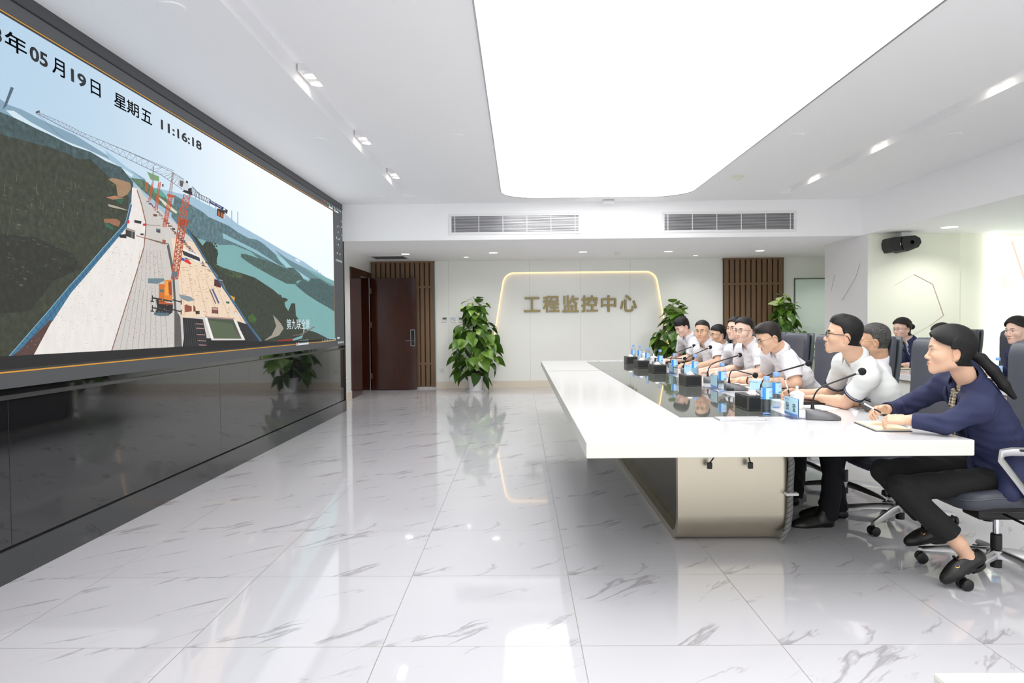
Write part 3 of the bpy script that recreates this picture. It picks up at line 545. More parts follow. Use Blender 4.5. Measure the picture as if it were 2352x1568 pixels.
'-2 -6 -8 -48 0;f55 40 30 5494 1972 23 0 -3 -4 -23 0;f85 82 78 5129 2143 45 0 -6 -8 -45 -2;f86 83 79 5356 2051 46 0 -6 -8 -46 -1;f45 44 50 5283 2086 41 -1 -6 -7 -41 -1;f16 20 42 5160 2131 43 0 -6 -7 -43 -2;f30 24 30 5446 2012 19 0 -3 -4 -18 0;f85 82 78 5184 2119 11 0 -1 -2 -11 0;f16 20 42 5380 2026 25 -1 -3 -4 -25 0;f16 20 42 5634 1917 25 -1 -3 -4 -26 0;f45 44 50 5124 2133 20 0 -2 -4 -21 0;f45 44 50 5709 1881 20 -1 -2 -3 -20 0;f50 28 22 5578 1942 41 -1 -5 -7 -42 1;f62 56 52 5148 2125 20 0 -2 -4 -20 0;f55 40 30 5169 2126 28 0 -4 -5 -28 -1;f45 44 50 5721 1887 13 -1 -1 -2 -14 0;f25 24 26 5489 1992 23 0 -3 -4 -23 0;f30 24 30 5479 1985 13 0 -2 -2 -13 0;f30 24 30 5627 1931 46 -2 -6 -8 -46 1;f20 30 55 5319 2049 44 -1 -6 -8 -44 0;f62 56 52 5716 1891 32 -1 -4 -5 -32 0;f62 56 52 5694 1892 46 -3 -6 -7 -46 1;f12 12 14 5193 2122 23 -1 -3 -4 -23 0;f45 44 50 5415 2007 15 -1 -2 -2 -15 0;f16 20 42 5503 1967 47 -1 -6 -8 -47 0;f16 20 42 5619 1921 36 -2 -5 -6 -36 1;f85 82 78 5181 2108 14 0 -2 -2 -14 0;f86 83 79 5610 1923 13 0 -2 -2 -13 0;f45 44 50 5252 2078 28 0 -4 -5 -28 0;f45 44 50 5318 2050 28 0 -4 -5 -27 0;f62 56 52 5987 1767 57 -4 -8 -8 -57 2;f85 82 78 5858 1810 31 -2 -4 -5 -31 1;f50 28 22 5024 2180 37 0 -5 -7 -37 -1;f25 24 26 5544 1968 50 -1 -7 -8 -50 0;f25 24 26 5530 1965 32 -1 -4 -6 -32 1;f25 24 26 5892 1814 35 -2 -5 -5 -35 1;f16 20 42 5780 1841 36 -2 -5 -6 -36 1;f20 30 55 5753 1853 45 -2 -6 -7 -45 1;f85 82 78 5281 2085 15 -1 -2 -2 -15 -1;f20 30 55 5300 2061 12 0 -1 -3 -13 0;f20 30 55 5235 2088 17 -1 -2 -3 -17 0;f20 30 55 5566 1953 28 -1 -3 -4 -28 0;f62 56 52 5841 1834 55 -3 -7 -8 -55 1;f30 24 30 5313 2071 35 0 -4 -6 -35 -1;f55 40 30 5470 1983 15 0 -2 -3 -15 0;f20 30 55 5367 2034 20 -1 -2 -3 -20 0;f85 82 78 5707 1892 31 -1 -4 -5 -31 0;f20 30 55 5456 1989 31 -1 -4 -5 -31 0;f16 20 42 5054 2171 38 0 -6 -7 -37 -1;f16 20 42 5018 2181 23 0 -3 -4 -23 -1;f16 20 42 5733 1885 35 -2 -5 -5 -35 1;f25 24 26 5492 1992 17 -1 -3 -3 -17 0;f62 56 52 5848 1827 20 -1 -3 -3 -20 1;f16 20 42 5873 1802 58 -4 -8 -9 -58 2;f12 12 14 5411 2007 31 -1 -4 -5 -31 0;f45 44 50 5799 1836 27 -2 -3 -4 -28 1;f16 20 42 5091 2162 27 0 -4 -5 -26 -1;f16 20 42 5031 2183 33 0 -5 -6 -33 -1;f86 83 79 5310 2054 21 -1 -2 -3 -22 -1;f25 24 26 5879 1800 52 -3 -7 -8 -52 2;f20 30 55 5820 1832 47 -3 -6 -7 -48 1;f50 28 22 5782 1841 52 -3 -7 -8 -52 1;f20 30 55 5926 1792 18 -1 -2 -3 -19 1;f12 12 14 5156 2125 19 0 -3 -4 -19 0;f45 44 50 5467 1990 17 0 -2 -3 -17 0;f62 56 52 5185 2117 36 0 -5 -7 -36 -1;f50 28 22 5324 2053 38 -1 -5 -7 -38 0;f30 24 30 5443 2002 28 -1 -4 -5 -28 0;f20 30 55 5895 1801 21 -2 -3 -3 -21 1;f12 12 14 5135 2143 14 0 -2 -2 -14 -1;f85 82 78 5718 1877 47 -2 -6 -7 -47 1;f85 82 78 5025 2179 35 0 -5 -6 -34 -2;f62 56 52 5230 2088 30 0 -4 -5 -30 -1;f50 28 22 5770 1848 53 -3 -7 -8 -53 1;f25 24 26 5761 1862 14 -1 -2 -2 -14 0;f30 24 30 5491 1981 48 -2 -6 -7 -48 0;f12 12 14 5934 1795 31 -2 -4 -4 -31 1;f50 28 22 5335 2053 47 -1 -6 -8 -48 -1;f45 44 50 5973 1774 52 -3 -7 -8 -52 2;f25 24 26 5662 1913 26 -1 -3 -4 -26 0;f85 82 78 5480 1985 44 -1 -6 -7 -44 0;f20 30 55 5523 1961 45 -2 -6 -7 -45 0;f62 56 52 5048 2169 39 0 -5 -7 -39 -1;f20 30 55 5442 1994 33 -1 -5 -5 -32 0;f16 20 42 5054 2168 24 0 -3 -4 -24 -1;f50 28 22 5569 1953 46 -1 -6 -8 -46 1;f50 28 22 5541 1956 29 -1 -4 -4 -29 0;f25 24 26 5083 2161 13 0 -2 -3 -13 0;f25 24 26 5028 2178 12 0 -2 -2 -12 0;f85 82 78 5374 2035 12 -1 -2 -2 -12 0;f86 83 79 5431 2002 22 0 -3 -4 -22 0;f20 30 55 5350 2039 44 -1 -6 -8 -44 0;f30 24 30 5281 2072 31 -1 -4 -5 -31 -1;f25 24 26 5650 1918 42 -2 -5 -6 -43 0;f16 20 42 5700 1884 38 -2 -5 -6 -38 1;f25 24 26 5812 1840 23 -1 -3 -3 -23 0;f16 20 42 5375 2026 27 -1 -3 -4 -28 -1;f30 24 30 5300 2066 35 0 -5 -6 -35 -1;f55 40 30 5573 1942 52 -2 -7 -9 -52 1;f50 28 22 5644 1903 45 -2 -6 -7 -45 0;f55 40 30 5365 2032 37 -1 -5 -7 -37 0;f12 12 14 5047 2169 11 0 -2 -2 -10 0;f20 30 55 5047 2168 34 0 -5 -6 -34 -1;f20 30 55 5681 1909 42 -2 -6 -7 -42 1;f45 44 50 5042 2173 26 0 -4 -4 -25 -1;f25 24 26 5557 1956 27 -1 -4 -4 -26 0;f86 83 7'
'9 5415 2012 13 -1 -1 -2 -14 0;f20 30 55 5403 2030 21 -1 -2 -3 -22 -1;f55 40 30 5895 1805 26 -2 -4 -3 -26 0;f30 24 30 5538 1956 37 -1 -5 -6 -37 0;f50 28 22 5415 2012 40 -1 -5 -6 -40 -1;f25 24 26 5529 1964 21 0 -2 -4 -22 0;f16 20 42 5852 1827 52 -3 -7 -8 -52 2;f85 82 78 5190 2126 28 0 -3 -5 -29 -1;f55 40 30 5346 2055 44 -1 -6 -7 -44 -1;f62 56 52 5848 1816 46 -2 -6 -7 -46 1;f12 12 14 5482 1986 23 -1 -3 -3 -23 0;f50 28 22 5029 2179 17 0 -2 -3 -17 -1;f62 56 52 5620 1926 53 -2 -7 -8 -53 0;f12 12 14 5815 1842 25 -2 -3 -3 -25 0;f50 28 22 5361 2038 47 -1 -6 -8 -47 -1;f86 83 79 5669 1901 42 -1 -5 -7 -43 0;f50 28 22 5383 2019 31 0 -4 -5 -31 -1;f12 12 14 5869 1824 32 -2 -4 -5 -32 1;f85 82 78 5204 2107 11 0 -1 -2 -11 0;f45 44 50 5202 2121 14 0 -2 -3 -14 0;f12 12 14 5750 1868 16 0 -2 -3 -16 0;f30 24 30 5270 2084 31 0 -4 -5 -32 -1;f55 40 30 5448 1992 47 -1 -7 -8 -47 0;f12 12 14 5322 2057 18 -1 -3 -3 -18 0;f25 24 26 5383 2042 42 -1 -6 -7 -42 -1;f45 44 50 5101 2145 22 0 -3 -4 -22 0;f12 12 14 5481 1978 37 -1 -5 -7 -37 1;f55 40 30 5397 2033 15 0 -2 -3 -15 0;f55 40 30 5780 1844 26 -2 -4 -3 -25 0;f20 30 55 5283 2066 38 -1 -5 -6 -38 -1;f86 83 79 5199 2113 14 0 -2 -3 -14 0;f62 56 52 5469 1986 19 0 -2 -3 -20 0;f86 83 79 5340 2042 44 -1 -6 -8 -44 0;f25 24 26 5581 1943 22 -1 -3 -4 -22 0;f50 28 22 5270 2071 24 0 -3 -5 -25 0;f16 20 42 5287 2068 25 0 -4 -4 -24 -1;f30 24 30 5189 2118 24 0 -3 -4 -25 -1;f12 12 14 5254 2075 31 0 -4 -6 -31 0;f20 30 55 5308 2060 12 0 -2 -2 -12 0;f50 28 22 5641 1912 30 -1 -4 -5 -30 1;f20 30 55 5702 1896 27 -1 -4 -4 -27 0;f85 82 78 5445 2010 18 -1 -2 -3 -19 0;f50 28 22 5112 2155 23 0 -3 -5 -24 0;f30 24 30 5736 1873 29 -1 -4 -5 -29 1;f85 82 78 5103 2160 21 0 -3 -4 -21 -1;f16 16 17 5530 1885 315 -17 26 -48 -294 5;f90 90 88 5523 1894 45 7 291 -32 18 -51 -28 0 -18 38 -269 27;f88 88 86 5541 1851 302 -27 28 -12 -318 23;f15 35 72 5502 1829 66 -4 4 -21 -76 0;f85 12 14 5572 1821 57 0 57 -27 -27 -9 -93 14;f30 12 11 6109 1698 137 -8 -9 -62 -137 9;f70 72 75 6091 1705 188 -8 -7 -8 -169 8;f30 33 55 6044 1611 36 2 125 -119 -32 -7;f40 34 36 5996 1609 24 1 116 -124 -19 -4;f86 62 15 6425 1571 117 -15 -16 -40 -103 14;f50 56 60 5464 1541 193 -11 69 -27 -112 -14 -121 20;f55 28 20 5551 1459 41 8 83 -15 -2 -39 -115 -9;f52 26 20 5702 1463 37 -14 4 -35 -43 -3;f18 15 14 5738 1417 77 1 -1 -25 -72 -1;f45 26 25 6049 1455 122 -2 4 -53 -135 3;f78 62 55 6060 1451 99 -4 -1 -16 -98 4;f15 40 30 6342 1511 80 2 -14 -22 -67 6;f85 83 80 6487 1426 169 -26 -30 -20 -154 23;f7 7 8 5529 1201 1567 -34 347 -46 1693 -36 -3076 0 -566 22;f9 9 11 5516 1363 352 -12 94 -221 -426 7;f28 28 31 5527 1356 31 -218 7 0 -31 218;f28 28 31 5558 1355 35 -218 7 0 -36 219;f28 28 31 5589 1354 39 -218 7 0 -40 219;f28 28 31 5620 1354 44 -219 7 0 -45 219;f28 28 31 5651 1353 50 -219 6 0 -49 219;f28 28 31 5683 1352 54 -220 7 0 -54 220;f28 28 31 5715 1351 60 -220 7 0 -60 221;f28 28 31 5748 1350 64 -220 7 0 -65 221;f28 28 31 5780 1349 70 -221 8 1 -71 221;f28 28 31 5814 1349 75 -222 7 1 -75 221;f28 28 31 5847 1348 81 -222 8 0 -82 222;f9 9 11 6581 1337 235 -29 346 -173 -400 3;f28 28 31 6605 1331 199 -190 8 1 -199 190;f28 28 31 6646 1326 216 -187 8 1 -217 187;f28 28 31 6687 1320 235 -183 8 2 -236 183;f28 28 31 6728 1315 254 -179 9 1 -256 180;f28 28 31 6770 1310 274 -176 8 2 -275 175;f28 28 31 6812 1304 295 -172 8 2 -295 172;f72 55 52 5732 1310 145 -3 1 6 -145 3;f72 55 52 5742 1275 145 -4 1 6 -145 4;f72 55 52 5756 1223 145 -5 1 6 -145 5;f72 55 52 5770 1173 146 -6 1 5 -146 7;f72 55 52 5785 1138 147 -8 1 6 -147 8;f42 35 33 5903 1374 594 -15 251 -196 -725 12;f26 30 24 5961 1356 542 -14 127 -165 -570 10;f33 38 29 5966 1343 501 -29 163 -142 -570 15;f92 92 90 5898 1371 46 3 128 -190 -49 -6;f90 90 88 6490 1359 42 0 231 -196 -67 -2;f85 83 82 6024 1188 732 -19 7 -13 -740 16;f70 60 58 5903 1376 623 -11 6 -11 -618 11;f5 6 5 5975 1174 803 -19 -1 -17 -791 12;f48 20 20 4814 2121 -62 -142 12 1 62 141;f48 20 20 4753 1981 -250 -197 9 -4 251 198;f48 20 20 4503 1784 -204 -154 8 -4 205 154;f48 20 20 4299 1630 -158 -113 7 -4 '
'158 113;f48 20 20 4140 1517 -176 -178 8 -4 176 179;f48 20 20 3964 1339 -245 -203 6 -3 246 202;f22 44 56 4809 2130 -69 -143 13 -28 62 146;f22 44 56 4740 1987 -256 -188 18 -32 251 192;f22 44 56 4484 1799 -203 -154 21 -31 200 153;f22 44 56 4281 1645 -157 -113 20 -35 158 117;f22 44 56 4124 1532 -180 -140 30 -59 170 164;f22 44 56 3944 1392 -339 -255 100 -2 269 198;f10 22 36 4807 2129 6 -24 5 1 -7 24;f10 22 36 4793 2100 7 -25 5 1 -8 25;f10 22 36 4779 2072 9 -27 5 2 -10 26;f10 22 36 4765 2043 11 -27 4 1 -10 27;f10 22 36 4751 2015 12 -28 5 1 -12 28;f10 22 36 4737 1986 14 -28 4 1 -13 29;f10 22 36 4684 1947 15 -29 4 1 -15 29;f10 22 36 4632 1909 15 -30 5 1 -16 30;f10 22 36 4581 1871 16 -30 4 1 -16 30;f10 22 36 4531 1834 17 -31 4 1 -17 31;f10 22 36 4482 1798 18 -32 4 2 -18 31;f10 22 36 4440 1766 19 -31 4 1 -19 31;f10 22 36 4398 1735 20 -31 4 1 -20 31;f10 22 36 4358 1704 20 -31 4 1 -20 31;f10 22 36 4318 1674 21 -31 4 1 -21 31;f10 22 36 4279 1644 21 -30 4 1 -21 30;f10 22 36 4247 1621 21 -31 3 1 -21 31;f10 22 36 4215 1598 21 -32 3 1 -21 32;f10 22 36 4184 1576 20 -33 3 1 -20 33;f10 22 36 4153 1553 20 -33 3 1 -20 33;f10 22 36 4122 1531 20 -34 3 1 -19 34;f10 22 36 4085 1502 22 -39 3 1 -22 39;f10 22 36 4049 1474 23 -45 4 1 -24 45;f10 22 36 4013 1446 26 -49 3 0 -26 50;f10 22 36 3977 1418 28 -54 4 1 -28 54;f10 22 36 3943 1391 30 -59 3 1 -30 59;f10 22 36 3902 1361 39 -52 3 1 -39 52;f10 22 36 3862 1331 48 -45 2 1 -47 45;f10 22 36 3823 1301 56 -38 2 2 -55 38;f10 22 36 3785 1272 64 -31 2 2 -64 31;f10 22 36 3748 1244 71 -25 2 2 -72 25;f10 22 36 3711 1216 79 -19 1 2 -79 19;f10 22 36 3675 1189 86 -13 1 2 -86 13;f10 22 36 3640 1163 93 -8 0 2 -93 8;f55 72 80 4805 2130 -69 -143 7 0 70 143;f55 72 80 4737 1988 -256 -188 5 -2 256 188;f55 72 80 4481 1800 -203 -154 5 -2 203 154;f55 72 80 4279 1646 -157 -113 4 -2 157 113;f55 72 80 4122 1533 -180 -140 4 -2 180 140;f55 72 80 3942 1393 -339 -255 4 -2 339 255;f14 26 42 4809 2115 -66 -142 6 0 66 142;f14 26 42 4744 1974 -255 -193 4 -2 256 193;f14 26 42 4489 1781 -200 -153 3 -2 201 153;f14 26 42 4289 1628 -158 -112 4 -2 157 112;f14 26 42 4131 1515 -177 -152 4 -1 177 152;f14 26 42 3954 1363 -301 -226 3 -2 302 226;f25 42 55 5652 2054 278 -185 -37 -7 -260 186;f25 42 55 5930 1869 293 -179 -41 -6 -273 180;f25 42 55 6223 1690 358 -203 -46 -5 -335 203;f25 42 55 6581 1487 287 -177 -49 -4 -263 176;f25 42 55 6868 1310 349 -175 -55 -3 -321 174;f14 26 42 5625 2044 280 -187 9 3 -282 187;f14 26 42 5906 1857 286 -180 10 3 -288 180;f14 26 42 6192 1677 348 -204 10 3 -348 204;f14 26 42 6540 1473 284 -174 11 3 -285 174;f14 26 42 6824 1299 320 -166 11 2 -320 167;d32 22 20 3621 1140 80 37 247 160 20 -4 -170 -197;f74 32 15 5335 2279 -104 -251 11 1 104 251;f74 32 15 5396 2290 -113 -255 11 1 113 255;f74 32 15 5339 2278 52 -8 4 4 -53 7;f74 32 15 5400 2292 -69 -29 3 -3 69 29;f74 32 15 5333 2260 60 10 0 4 -60 -11;f74 32 15 5331 2260 52 -8 4 3 -52 8;f74 32 15 5392 2273 -68 -29 3 -2 68 29;f74 32 15 5325 2242 60 10 0 3 -60 -10;f74 32 15 5323 2242 52 -9 4 4 -52 8;f74 32 15 5383 2255 -67 -29 3 -2 67 28;f74 32 15 5318 2223 59 10 0 4 -59 -10;f74 32 15 5316 2223 51 -8 4 3 -51 9;f74 32 15 5375 2236 -66 -28 3 -2 66 28;f74 32 15 5310 2205 59 10 0 3 -59 -9;f74 32 15 5308 2205 50 -8 4 3 -50 9;f74 32 15 5367 2218 -66 -28 3 -2 66 27;f74 32 15 5303 2187 57 10 1 3 -58 -9;f74 32 15 5301 2187 49 -9 4 4 -49 9;f74 32 15 5359 2200 -65 -28 3 -2 65 27;f74 32 15 5295 2169 57 9 0 4 -57 -9;f74 32 15 5293 2169 49 -9 4 3 -49 10;f74 32 15 5351 2181 -65 -27 3 -2 65 27;f74 32 15 5288 2151 56 9 0 3 -56 -8;f74 32 15 5286 2151 48 -9 4 3 -48 10;f74 32 15 5343 2163 -64 -27 3 -2 64 27;f74 32 15 5280 2133 56 9 0 3 -55 -8;f74 32 15 5279 2133 47 -9 4 3 -47 10;f74 32 15 5335 2145 -63 -27 3 -2 63 26;f74 32 15 5273 2116 55 8 0 3 -55 -8;f74 32 15 5271 2116 47 -10 4 3 -47 10;f74 32 15 5327 2127 -63 -26 3 -3 63 26;f74 32 15 5266 2098 54 8 0 3 -54 -8;f74 32 15 5264 2098 46 -10 4 3 -46 10;f74 32 15 5319 2109 -62 -26 3 -3 62 26;f74 32 15 5258 2080 54 8 0 3 -54 -8;f74 32 15 5256 2080 46 -10 4 3 -'
'46 10;f74 32 15 5311 2091 -62 -26 4 -2 61 25;f74 32 15 5251 2062 53 8 0 3 -53 -7;f74 32 15 5249 2062 45 -10 4 3 -45 10;f74 32 15 5303 2073 -61 -26 3 -2 61 25;f74 32 15 5244 2045 52 7 0 3 -52 -7;f74 32 15 5242 2045 44 -11 4 3 -44 11;f74 32 15 5295 2055 -60 -25 3 -3 60 25;f74 32 15 5236 2027 52 7 0 3 -52 -7;f60 52 50 5401 2461 -67 -178 8 1 67 178;f60 52 50 5415 2464 -34 -172 8 1 34 172;f60 52 50 5403 2461 10 -16 4 1 -9 17;f60 52 50 5417 2465 -22 -23 5 0 21 22;f60 52 50 5398 2441 17 3 0 3 -17 -4;f60 52 50 5395 2441 14 -16 5 2 -14 16;f60 52 50 5413 2446 -25 -24 4 0 25 23;f60 52 50 5390 2421 21 4 0 2 -21 -4;f60 52 50 5388 2421 17 -15 5 2 -18 15;f60 52 50 5409 2426 -28 -24 4 0 28 24;f60 52 50 5383 2401 25 5 0 2 -25 -5;f60 52 50 5380 2401 22 -14 4 2 -21 14;f60 52 50 5406 2407 -33 -24 4 -1 32 25;f60 52 50 5375 2381 29 6 0 2 -29 -6;f60 52 50 5373 2381 25 -13 4 2 -25 13;f60 52 50 5402 2388 -36 -25 3 -1 37 25;f60 52 50 5368 2361 32 6 0 3 -32 -6;f60 52 50 5366 2361 28 -13 4 3 -28 12;f60 52 50 5398 2369 -39 -26 3 -1 40 26;f60 52 50 5360 2341 36 7 0 3 -36 -7;f60 52 50 5358 2342 33 -13 3 3 -32 12;f60 52 50 5395 2350 -44 -26 3 -2 44 27;f60 52 50 5353 2322 40 7 0 3 -40 -8;f60 52 50 5351 2322 36 -12 4 2 -36 12;f60 52 50 5391 2331 -47 -27 3 -1 47 27;f60 52 50 5345 2302 44 8 0 3 -44 -8;f60 52 50 5344 2302 39 -11 4 2 -40 12;f60 52 50 5387 2312 -50 -28 2 -1 51 28;f60 52 50 5338 2283 47 8 0 2 -47 -8;f74 32 15 5315 2284 113 7 -10 -21 -104 -4;f74 32 15 5186 2345 -62 -213 9 1 62 214;f74 32 15 5215 2351 -53 -213 8 1 54 213;f74 32 15 5189 2345 24 -13 4 3 -24 12;f74 32 15 5217 2352 -33 -23 3 -2 34 24;f74 32 15 5185 2327 30 5 0 3 -29 -6;f74 32 15 5183 2327 25 -12 4 2 -24 12;f74 32 15 5213 2334 -35 -23 4 -2 35 24;f74 32 15 5180 2309 30 5 0 3 -30 -6;f74 32 15 5178 2309 26 -12 4 2 -26 12;f74 32 15 5208 2316 -35 -23 4 -1 35 23;f74 32 15 5175 2291 31 6 0 2 -31 -5;f74 32 15 5173 2291 26 -12 5 2 -27 12;f74 32 15 5204 2299 -36 -24 4 -1 36 23;f74 32 15 5170 2273 31 6 0 2 -31 -5;f74 32 15 5168 2273 27 -12 4 2 -27 13;f74 32 15 5200 2281 -37 -24 3 -1 37 23;f74 32 15 5165 2255 32 6 0 3 -32 -6;f74 32 15 5163 2255 27 -12 5 3 -28 12;f74 32 15 5195 2263 -37 -24 3 -1 38 24;f74 32 15 5159 2237 33 6 1 3 -33 -6;f74 32 15 5157 2237 29 -11 4 2 -28 12;f74 32 15 5191 2245 -38 -23 3 -2 38 24;f74 32 15 5154 2220 34 5 0 3 -34 -6;f74 32 15 5152 2220 30 -12 4 2 -30 12;f74 32 15 5186 2227 -38 -23 3 -2 39 24;f74 32 15 5149 2202 35 6 0 2 -35 -6;f74 32 15 5147 2202 30 -12 4 3 -30 11;f74 32 15 5182 2210 -40 -24 4 -1 39 23;f74 32 15 5144 2184 35 6 0 3 -35 -6;f74 32 15 5142 2184 31 -12 4 3 -31 12;f74 32 15 5178 2192 -41 -24 4 -1 40 24;f74 32 15 5139 2166 36 6 0 3 -36 -6;f74 32 15 5137 2167 31 -12 4 2 -31 12;f74 32 15 5173 2174 -41 -23 3 -2 41 24;f74 32 15 5134 2149 36 6 0 2 -36 -6;f74 32 15 5132 2149 32 -12 4 3 -32 11;f74 32 15 5169 2157 -42 -24 3 -1 42 23;f74 32 15 5129 2131 37 6 0 3 -37 -6;f40 40 42 5236 2341 31 4 -5 -21 -23 -2;f74 32 15 5090 2318 -52 -131 7 1 52 131;f74 32 15 5111 2322 -43 -130 7 1 43 130;f74 32 15 5091 2317 17 -10 4 2 -17 10;f74 32 15 5113 2323 -27 -19 3 -1 27 19;f74 32 15 5087 2302 23 5 0 2 -22 -4;f74 32 15 5086 2303 17 -11 4 2 -18 11;f74 32 15 5108 2308 -28 -18 3 -2 28 19;f74 32 15 5082 2288 23 4 0 3 -23 -5;f74 32 15 5080 2288 18 -10 4 2 -19 10;f74 32 15 5104 2294 -30 -19 3 -1 29 19;f74 32 15 5076 2273 24 5 0 2 -24 -4;f74 32 15 5074 2273 20 -9 3 2 -19 9;f74 32 15 5099 2280 -30 -20 2 -1 31 19;f74 32 15 5070 2259 25 4 0 3 -25 -5;f74 32 15 5068 2259 21 -10 3 2 -20 10;f74 32 15 5094 2265 -31 -19 3 -1 31 19;f74 32 15 5064 2244 26 5 1 2 -27 -5;f74 32 15 5063 2244 21 -9 3 2 -21 9;f74 32 15 5089 2251 -32 -19 3 -2 32 20;f74 32 15 5058 2230 28 5 0 2 -27 -5;f74 32 15 5057 2230 22 -10 3 2 -22 10;f74 32 15 5084 2236 -33 -19 3 -1 33 19;f74 32 15 5053 2215 28 5 0 3 -28 -5;f74 32 15 5051 2215 23 -9 4 2 -24 9;f74 32 15 5079 2222 -33 -19 2 -2 34 20;f74 32 15 5047 2201 29 5 0 2 -29 -5;f74 32 15 5045 2201 25 -9 3 2 -24 9;f74 32 15 5075 2208 -35 -20 2 -1 35 19;f74 32 15 5041 2187 30 5 0 2 -'
